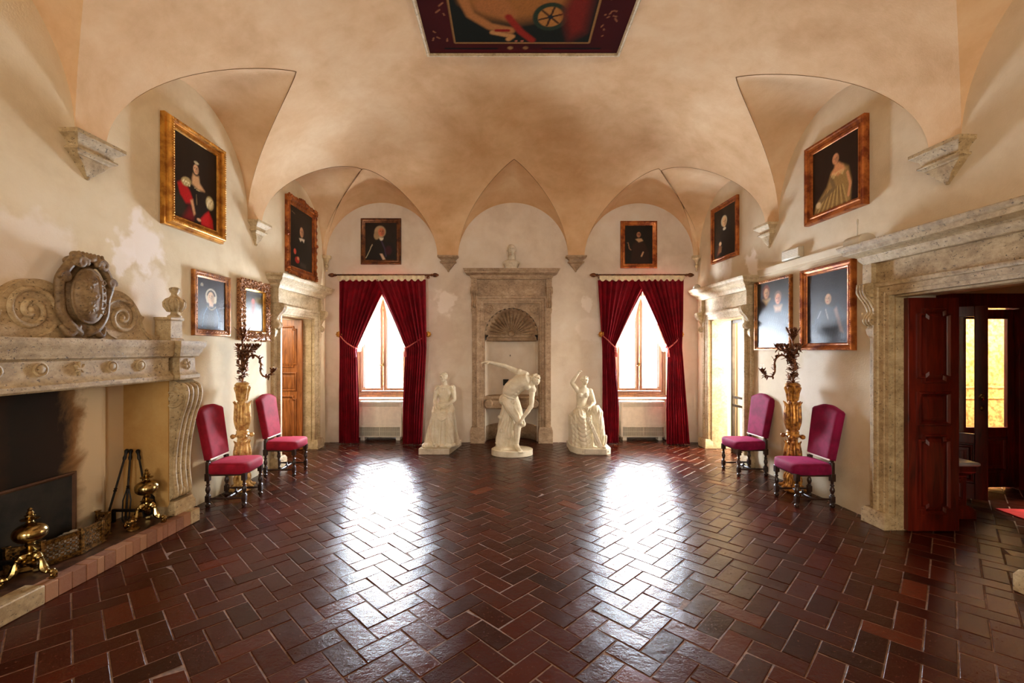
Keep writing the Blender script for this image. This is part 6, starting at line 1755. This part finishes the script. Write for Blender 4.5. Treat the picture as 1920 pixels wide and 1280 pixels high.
def sst(a, b, x):
    t = np.clip((x - a) / (b - a), 0, 1); return t * t * (3 - 2 * t)
def ridge(ph):
    return np.abs(np.sin(ph * 0.5)) ** 0.7 - 0.55
def dress_folds(co, no):
    x, y, z = co.T; th = np.arctan2(x - 0.02, -(y - 0.0))
    th2 = th + 0.10 * np.sin(7 * z + 2 * th) + 0.05 * np.sin(17 * z + 5 * th)
    right = sst(-0.1, 0.5, th)
    ph = 26 * th2 + right * 34 * (z - 0.5) + (1 - right) * 5 * z
    a = 0.017 * sst(0.74, 0.45, z) * sst(0.10, 0.13, z)
    center = np.exp(-((th - 0.12) / 0.22) ** 2) * sst(0.22, 0.35, z)
    d = a * ridge(ph) * (1 - 0.8 * center)
    # swagged shawl over the lap
    sw = sst(0.62, 0.68, z) * sst(0.86, 0.82, z) * (y < 0.0)
    d = d + 0.008 * sw * ridge(95 * (z - 0.5 * (x - 0.04) ** 2 * 8))
    # gathered bodice
    b = sst(0.86, 0.89, z) * sst(1.10, 1.06, z) * (y < 0.0) * (np.abs(x - 0.045) < 0.095)
    d = d + 0.0065 * b * ridge(np.arctan2(x - 0.045, z - 0.80) * 46)
    s_ = sst(1.02, 1.05, z) * sst(1.12, 1.09, z) * (np.abs(x - 0.045) > 0.10)
    return d + 0.006 * s_ * ridge((x * 1.0) * 230)
def drape_folds(co, no):
    x, y, z = co.T
    reg = sst(0.12, 0.16, z) * sst(0.745, 0.70, z)
    r = np.sqrt(((x + 0.10) * 1.5) ** 2 + (z - 0.72) ** 2)
    left = sst(0.06, 0.0, x)
    ph1 = 88 * r + 1.5 * np.sin(14 * x); ph2 = 120 * (x - 0.22 * z) + 1.2 * np.sin(12 * z)
    d = 0.014 * reg * left * ridge(ph1) * sst(0.70, 0.60, z) + 0.009 * reg * (1 - left) * ridge(ph2) * (y > -0.335)
    top = sst(0.60, 0.66, z) * sst(0.77, 0.73, z)
    return (d + 0.008 * top * ridge(130 * x)) * (x > -0.275)
def bark(co, no):
    x, y, z = co.T; th = np.arctan2(x + 0.1, -(y - 0.1))
    n = np.sin(23 * x + 11 * z) * np.sin(19 * z - 7 * x)
    return 0.010 * ridge(15 * th + 5 * np.sin(6 * z)) * sst(0.11, 0.2, z) + 0.007 * n
def muscle(co, no):
    x, y, z = co.T
    return 0.0035 * np.sin(x * 34 + z * 21) * np.sin(z * 38 - x * 15) * sst(0.6, 0.7, z)

# ---- bending athlete (plain classical figure)
at_ = empty('athlete_statue', (0.09, 7.36, 0), 0, 'white stone statue of a bending nude athlete in front of the shell niche', 'statue')
plinth('plinth', [(0.345 * math.cos(a), 0.25 * math.sin(a)) for a in [2 * PI * k / 40 for k in range(40)]], 0.095, at_, 'marble')
mb = MB()
hipR, hipL = (-0.09, -0.03, 0.90), (0.03, 0.06, 0.92)
kneeR, kneeL = (0.11, -0.10, 0.56), (0.17, -0.02, 0.51)
ankR, ankL = (0.075, -0.06, 0.165), (-0.15, 0.10, 0.27)
def limb(a, b, r0, rm, r1, sag=(0, 0, 0)):
    a = Vector(a); b = Vector(b); s = Vector(sag)
    mb.tube(crv([a, a.lerp(b, 0.33) + s, a.lerp(b, 0.7) + s * 0.4, b], 5), [r0 + (rm - r0) * min(1, t / 5) if t < 6 else rm + (r1 - rm) * (t - 5) / 10 for t in range(16)], 14)
limb(hipR, kneeR, 0.088, 0.086, 0.056, (-0.015, -0.02, 0)); limb(hipL, kneeL, 0.082, 0.078, 0.053, (0, -0.02, 0))
limb(kneeR, ankR, 0.054, 0.060, 0.034, (-0.012, 0.02, 0)); limb(kneeL, ankL, 0.052, 0.055, 0.034, (0, 0.02, 0.01))
mb.ell((kneeR[0] + 0.01, kneeR[1] - 0.02, kneeR[2]), 0.052, n=12); mb.ell((kneeL[0] + 0.01, kneeL[1] - 0.02, kneeL[2]), 0.05, n=12)
foot(mb, ankR, (0.45, -1, 0), 0.21); foot(mb, ankL, (-0.25, 0.5, -0.9), 0.19)
# torso: pelvis, waist, ribcage bent forward to the right
mb.ell((-0.045, 0.02, 0.945), (0.135, 0.115, 0.12), n=20); mb.ell((-0.13, 0.06, 0.90), (0.09, 0.09, 0.10), n=14); mb.ell((0.0, 0.10, 0.90), (0.09, 0.09, 0.10), n=14)
mb.tube(crv([(-0.045, 0.01, 0.97), (-0.02, 0.0, 1.05), (0.05, -0.01, 1.13), (0.13, -0.03, 1.19), (0.20, -0.05, 1.22)], 5), [0.118 + 0.030 * math.sin(PI * min(1, t / 20) * 0.9) for t in range(21)], 20)
mb.ell((0.155, -0.115, 1.235), (0.075, 0.042, 0.06), rot=(0, 0.6, 0), n=14); mb.ell((0.235, -0.118, 1.14), (0.07, 0.042, 0.058), rot=(0, 0.6, 0), n=14)
for k in range(3):
    for s in (-1, 1): mb.ell((0.03 + 0.035 * k + s * 0.024, -0.118 - 0.006 * k, 1.03 + 0.045 * k - s * 0.022), (0.026, 0.014, 0.024), n=8)
for k in range(4): mb.tube([(0.01 + 0.03 * k, -0.10, 1.14 + 0.03 * k), (-0.03 + 0.035 * k, -0.06, 1.17 + 0.032 * k)], 0.012, 6)
mb.tube([(-0.13, -0.085, 0.99), (-0.06, -0.115, 0.955), (0.03, -0.10, 0.93)], 0.014, 7)
shR, shL = (0.115, 0.0, 1.355), (0.33, -0.06, 1.075)
mb.ell(shR, (0.075, 0.07, 0.07), n=14); mb.ell(shL, (0.068, 0.066, 0.07), n=14)
mb.tube([shR, (0.20, 0.0, 1.30), (0.28, -0.02, 1.20), shL], [0.065, 0.095, 0.09, 0.06], 14)
mb.tube([(0.235, -0.01, 1.25), (0.315, -0.04, 1.26)], [0.068, 0.058], 12)      # neck
head(mb, (0.385, -0.06, 1.235), 0.108, yaw=0.5, pitch=-0.55, roll=0.35, curls=150, seed=3)
elR, wrR = (-0.10, 0.02, 1.455), (-0.365, 0.0, 1.525)
elL, wrL = (0.315, -0.13, 0.82), (0.165, -0.17, 0.62)
def arm2(a, b, c, r=0.045):
    limb(a, b, r * 1.15, r * 1.1, r * 0.82); limb(b, c, r * 0.88, r * 0.86, r * 0.56)
arm2(shR, elR, wrR); arm2(shL, elL, wrL)
hand(mb, wrR, (-1, 0.0, 0.10), (0.1, -0.2, 1), 0.16, 0.25); hand(mb, wrL, (-0.4, -0.1, -0.9), (-0.2, -1, 0.3), 0.155, 0.35)
mb.ell((0.005, -0.10, 0.875), (0.028, 0.030, 0.035), n=10)
mb.sculpt('figure', M['marble'], at_, voxel=0.0045, smooth=2, disp=muscle)
mb = MB()
mb.tube(crv([(-0.12, 0.10, 0.06), (-0.11, 0.10, 0.35), (-0.09, 0.10, 0.60), (-0.06, 0.10, 0.84)], 5), [0.165 - 0.0048 * t for t in range(16)], 18)
mb.tube(crv([(-0.20, 0.02, 0.07), (-0.19, 0.0, 0.30), (-0.16, 0.02, 0.50)], 5), [0.09, .088, .085, .08, .078, .075, .07, .066, .062, .06, .05], 12)
mb.tube([(0.02, 0.06, 0.07), (0.01, 0.06, 0.3), (0.0, 0.08, 0.5)], [0.10, 0.08, 0.06], 12)
for k, (x, y, z) in enumerate(((-0.20, -0.02, 0.62), (-0.17, -0.06, 0.40), (-0.05, -0.06, 0.30), (-0.24, -0.03, 0.2), (0.02, -0.04, 0.2))): mb.ell((x, y, z), (0.032, 0.03, 0.03), n=10); mb.tube(spiral(x, z, 0.035, 0.01, k, 1.0, y - 0.02, 14), 0.010, 6)
for k in range(9): mb.tube(crv([(-0.26 + 0.035 * k, -0.02 - 0.05 * math.sin(PI * k / 8), 0.09), (-0.22 + 0.025 * k, -0.03 - 0.03 * math.sin(PI * k / 8), 0.35), (-0.15 + 0.012 * k, 0.0, 0.62)], 4), 0.014, 6)
mb.ell((-0.12, 0.02, 0.10), (0.20, 0.17, 0.05), n=16)
mb.sculpt('tree_stump', M['marble'], at_, voxel=0.006, smooth=3, disp=bark)

# ---- seated lady in a full dress
ls = empty('seated_lady_statue', (-1.12, 7.70, 0), 0, 'white stone statue of a seated lady in a full gathered dress, hands in her lap', 'statue')
plinth('plinth', [(-0.34, -0.37), (0.17, -0.37), (0.30, 0.34), (-0.27, 0.34)], 0.10, ls)
mb = MB()
loft(mb, [(0.0, 0.0, 0.095, 0.30, 0.30, 0.05), (0.0, -0.01, 0.16, 0.285, 0.285, 0.05), (0.0, -0.02, 0.30, 0.255, 0.265, 0.045), (0.01, -0.03, 0.45, 0.225, 0.245, 0.035), (0.02, -0.03, 0.58, 0.205, 0.23, 0.025), (0.03, -0.01, 0.68, 0.18, 0.205, 0.02), (0.035, 0.03, 0.76, 0.15, 0.16, 0.0), (0.04, 0.07, 0.84, 0.105, 0.095, 0.0)], 64, 17)
for s, x in ((-1, -0.07), (1, 0.15)): mb.tube([(0.03 + s * 0.03, 0.05, 0.72), (x, -0.14, 0.72), (x + s * 0.005, -0.215, 0.66), (x + s * 0.01, -0.22, 0.45), (x + s * 0.02, -0.20, 0.2)], [0.085, 0.085, 0.078, 0.075, 0.09], 12)
# folds falling from the knees
for k in range(6): mb.tube(crv([(-0.10, -0.20 - 0.01 * k, 0.76 - 0.02 * k), (0.03, -0.24 - 0.008 * k, 0.69 - 0.028 * k), (0.17, -0.19 - 0.01 * k, 0.76 - 0.02 * k)], 5), 0.013, 6)
# apron shawl at the waist, hem over the feet, shoes
mb.tube([(-0.08, -0.08, 0.80), (0.04, -0.15, 0.76), (0.16, -0.10, 0.80)], 0.035, 8)
mb.ell((-0.05, -0.27, 0.135), (0.05, 0.09, 0.035), n=10); mb.ell((0.04, -0.27, 0.13), (0.05, 0.08, 0.03), n=10)
mb.ell((-0.22, -0.25, 0.13), (0.09, 0.09, 0.05), n=10); mb.ell((0.16, -0.22, 0.13), (0.12, 0.10, 0.05), n=10)
# bodice
loft(mb, [(0.04, 0.06, 0.80, 0.095, 0.08, 0), (0.04, 0.045, 0.87, 0.098, 0.085, 0), (0.042, 0.03, 0.95, 0.115, 0.095, 0), (0.045, 0.02, 1.02, 0.125, 0.098, 0), (0.045, 0.025, 1.08, 0.12, 0.08, 0), (0.04, 0.03, 1.12, 0.075, 0.055, 0)], 32)
for s in (-1, 1): mb.ell((0.045 + s * 0.055, -0.055, 0.985), (0.058, 0.05, 0.055), n=12)
for k in range(9): s = (k - 4) / 4; mb.tube(crv([(0.045 + s * 0.085, -0.065, 1.085), (0.045 + s * 0.06, -0.095, 1.0), (0.045 + s * 0.02, -0.075, 0.86)], 4), 0.008, 5)
mb.tube(crv([(-0.06, -0.03, 1.10), (0.045, -0.085, 1.075), (0.15, -0.03, 1.10)], 4), 0.012, 6)
mb.tube([(0.04, 0.03, 1.09), (0.03, 0.01, 1.19)], [0.055, 0.042], 12)
head(mb, (0.025, -0.005, 1.255), 0.088, yaw=-0.15, pitch=-0.12, bun=True)
def armf(mb, a, b, c, r=0.036):
    for p, q, r0, r1 in ((a, b, r * 1.2, r * 0.9), (b, c, r * 0.92, r * 0.6)): mb.tube([p, Vector(p).lerp(Vector(q), 0.4), q], [r0, r0 * 1.02, r1], 12)
mb.ell((-0.085, 0.02, 1.07), (0.055, 0.055, 0.055), n=12); mb.ell((0.175, 0.02, 1.07), (0.055, 0.055, 0.055), n=12)
for s, x in ((-1, -0.10), (1, 0.19)):
    for k in range(4): mb.tube([(x - s * 0.03, -0.035 + 0.02 * k, 1.10), (x + s * 0.015, -0.04 + 0.025 * k, 1.04)], 0.012, 6)
armf(mb, (-0.095, 0.02, 1.06), (-0.125, -0.02, 0.86), (-0.09, -0.20, 0.775)); armf(mb, (0.185, 0.02, 1.06), (0.215, -0.02, 0.875), (0.14, -0.19, 0.815))
hand(mb, (-0.09, -0.20, 0.775), (0.25, -0.5, -0.45), (0.1, -0.5, 0.8), 0.13, 0.35); hand(mb, (0.14, -0.19, 0.815), (-0.9, -0.3, 0.0), (0, -0.6, 0.8), 0.13, 0.45)
mb.sculpt('figure', M['marble'], ls, voxel=0.004, smooth=3, disp=dress_folds)

# ---- seated half-draped woman with a raised arm
rs_ = empty('raised_arm_statue', (1.39, 7.68, 0), 0, 'white stone statue of a half-draped seated woman raising one arm', 'statue')
pp = [(-0.31, -0.12), (-0.22, -0.31), (-0.12, -0.37), (0.27, -0.37), (0.345, -0.30), (0.345, 0.30), (-0.31, 0.30)]
plinth('plinth', pp, 0.105, rs_, 'marble')
MB().box(-0.10, 0.26, -0.38, -0.36, 0.015, 0.095).build('name_plate', M['plinth'], rs_, bevel=0.003, label='grey plate on the plinth')
for x in (-0.12, 0.28): MB().lathe([(0.0, 0.0), (0.02, 0.0), (0.022, 0.006), (0.0, 0.008)], 14, Matrix.Translation((x, -0.365 if x < 0 else -0.355, 0.055)) @ Matrix.Rotation(PI / 2, 4, 'X')).build('plate_rosette', M['plinth'], rs_)
mb = MB()
mb.box(-0.285, 0.10, -0.06, 0.27, 0.10, 0.58)                                    # rock seat
mb.ell((-0.09, 0.06, 0.60), (0.19, 0.17, 0.10), n=16)
# thighs and legs under drapery
mb.tube([(-0.10, 0.05, 0.66), (-0.13, -0.18, 0.64), (-0.14, -0.24, 0.58), (-0.12, -0.26, 0.36), (-0.10, -0.28, 0.14)], [0.105, 0.09, 0.08, 0.065, 0.06], 14)
mb.tube([(-0.02, 0.05, 0.68), (0.13, -0.16, 0.72), (0.16, -0.20, 0.66), (0.20, -0.24, 0.40), (0.225, -0.26, 0.17)], [0.10, 0.085, 0.075, 0.058, 0.042], 14)
mb.ell((0.235, -0.31, 0.125), (0.04, 0.08, 0.03), n=10)
loft(mb, [(-0.08, -0.10, 0.10, 0.20, 0.20, 0.05), (-0.08, -0.09, 0.25, 0.19, 0.19, 0.05), (-0.09, -0.07, 0.42, 0.18, 0.18, 0.04), (-0.09, -0.04, 0.56, 0.17, 0.17, 0.03), (-0.08, 0.0, 0.68, 0.13, 0.13, 0.02), (-0.08, 0.02, 0.73, 0.09, 0.09, 0.0)], 56, 15)
for k in range(6): mb.tube(crv([(0.06 + 0.02 * k, -0.17, 0.72 - 0.01 * k), (0.06 + 0.024 * k, -0.25, 0.48), (0.09 + 0.03 * k, -0.27, 0.14)], 5), 0.014, 6)
for k in range(8): mb.tube(crv([(-0.22 + 0.025 * k, -0.06, 0.70), (-0.23 + 0.022 * k, -0.20, 0.64), (-0.24 + 0.024 * k, -0.27, 0.50)], 4), 0.014, 6)
mb.tube(crv([(-0.17, -0.05, 0.745), (-0.08, -0.12, 0.735), (0.02, -0.09, 0.755)], 4), 0.028, 8)
# long strap-like lyre leaning against the knee
mb.box(-0.028, 0.028, -0.02, 0.02, 0.0, 0.56, Matrix.Translation((0.185, -0.33, 0.10)) @ Matrix.Rotation(math.radians(-24), 4, 'Y'))
mb.tube(crv([(0.07, -0.31, 0.30), (0.10, -0.33, 0.17), (0.17, -0.33, 0.115), (0.24, -0.33, 0.16), (0.27, -0.31, 0.30)], 5), 0.018, 7)
# torso
loft(mb, [(-0.08, 0.03, 0.70, 0.10, 0.085, 0), (-0.085, 0.02, 0.78, 0.092, 0.075, 0), (-0.085, 0.01, 0.85, 0.088, 0.075, 0), (-0.075, 0.0, 0.93, 0.105, 0.085, 0), (-0.065, 0.0, 1.0, 0.115, 0.08, 0), (-0.055, 0.01, 1.05, 0.105, 0.06, 0), (-0.05, 0.01, 1.08, 0.06, 0.05, 0)], 32)
for s in (-1, 1): mb.ell((-0.07 + s * 0.052, -0.07, 0.955), (0.044, 0.036, 0.042), n=12)
mb.tube([(-0.05, 0.01, 1.06), (-0.045, 0.0, 1.14)], [0.048, 0.038], 12)
head(mb, (-0.035, -0.02, 1.20), 0.083, yaw=0.35, pitch=-0.3, roll=0.15, curls=110, seed=8)
mb.ell((-0.165, 0.01, 1.04), (0.05, 0.048, 0.05), n=12); mb.ell((0.06, 0.01, 1.02), (0.05, 0.048, 0.05), n=12)
armf(mb, (-0.17, 0.01, 1.05), (-0.265, -0.03, 1.17), (-0.165, -0.06, 1.32)); armf(mb, (0.065, 0.01, 1.02), (0.125, -0.02, 0.82), (0.03, -0.17, 0.77))
hand(mb, (-0.165, -0.06, 1.32), (0.5, -0.2, 0.8), (-0.8, 0.0, 0.5), 0.115, 0.85); hand(mb, (0.03, -0.17, 0.77), (-0.7, -0.4, -0.3), (0, -0.5, 0.9), 0.125, 0.4)
mb.sculpt('figure', M['marble'], rs_, voxel=0.004, smooth=3, disp=drape_folds)

# ---- bust on the niche cornice
bs = empty('portrait_bust', (0.085, 8.13, 3.22), 0, 'small pale stone bust of a bald man on the niche cornice', 'bust')
mb = MB()
loft(mb, [(0, 0.02, 0.0, 0.11, 0.07, 0), (0, 0.02, 0.03, 0.12, 0.075, 0), (0, 0.02, 0.10, 0.15, 0.085, 0), (0, 0.02, 0.14, 0.135, 0.08, 0), (0, 0.02, 0.17, 0.075, 0.06, 0)], 28)
mb.tube([(0, 0.02, 0.15), (0, 0.0, 0.26)], [0.062, 0.055], 14)
T = None
c = (0, -0.01, 0.345)
mb.ell((0, 0.02, 0.37), (0.078, 0.09, 0.088), n=18); mb.ell((0, -0.015, 0.32), (0.062, 0.066, 0.08), n=16)
mb.tube([(0, -0.085, 0.36), (0, -0.10, 0.325)], [0.008, 0.014], 8)
for s in (-1, 1): mb.ell((s * 0.03, -0.073, 0.345), (0.014, 0.010, 0.009), n=8); mb.tube([(s * 0.012, -0.083, 0.366), (s * 0.05, -0.068, 0.364)], 0.008, 6); mb.ell((s * 0.078, 0.015, 0.34), (0.010, 0.018, 0.026), n=8)
mb.ell((0, -0.082, 0.292), (0.022, 0.010, 0.006), n=8); mb.ell((0, -0.066, 0.258), (0.024, 0.02, 0.018), n=8)
mb.sculpt('bust_figure', M['plinth'], bs, voxel=0.005, smooth=1)
mb = MB().box(-0.10, 0.10, -0.06, 0.09, 0.0, 0.025).build('socle', M['plinth'], bs, bevel=0.003)

# ================================================================== SMALL WALL FITTINGS
e = empty('emergency_lamp', at_right(5.68, 2.90), RR, 'white rectangular emergency lamp on the right wall above the ledge', 'wall lamp')
MB().box(-0.17, 0.17, -0.06, 0.0, 0.0, 0.135).build('housing', M['plastic'], e, bevel=0.008)
mb = MB().box(-0.155, 0.155, -0.066, -0.058, 0.012, 0.123); mb.build('diffuser', M['white_paint'], e, bevel=0.004)
for k in range(5): MB().box(-0.15, 0.15, -0.069, -0.064, 0.026 + k * 0.021, 0.030 + k * 0.021).build('rib', M['plastic'], e)
e = empty('wireless_router', at_right(4.50, 2.80, 0.16), RR, 'small grey device with an upright aerial on top of the doorway cornice', 'device')
poly = [(-0.10, 0.0), (0.10, 0.0), (0.10, 0.05)] + [(0.07 * math.cos(a) , 0.05 + 0.05 * math.sin(a)) for a in [PI * k / 10 for k in range(11)]] + [(-0.10, 0.05)]
poly = [(-0.09, 0.0), (0.09, 0.0)] + [(0.09 * math.cos(PI * k / 12), 0.04 + 0.065 * math.sin(PI * k / 12)) for k in range(13)]
MB().side([(p[0] + 0.0, p[1]) for p in poly], -0.10, 0.10).build('body', M['plastic'], e, bevel=0.004, angle=50)
MB().tube([(0.0, -0.02, 0.09), (0.0, -0.02, 0.24)], 0.006, 8).tube([(0.0, -0.02, 0.22), (0.0, -0.02, 0.26)], 0.009, 8).build('aerial', M['plastic'], e)
e = MB().lathe([(0.0, 0.0), (0.075, 0.0), (0.078, 0.012), (0.06, 0.02)] + [(0.065 * math.cos(a), 0.02 + 0.075 * math.sin(a)) for a in [PI / 2 * k / 8 for k in range(1, 9)]], 18).build('stone_shell_knob', M['plinth'], None, loc=at_right(7.98, 2.822, 0.17))
tag(e, 'small domed pale stone knob on the cornice end above the bright open door', 'ornament')
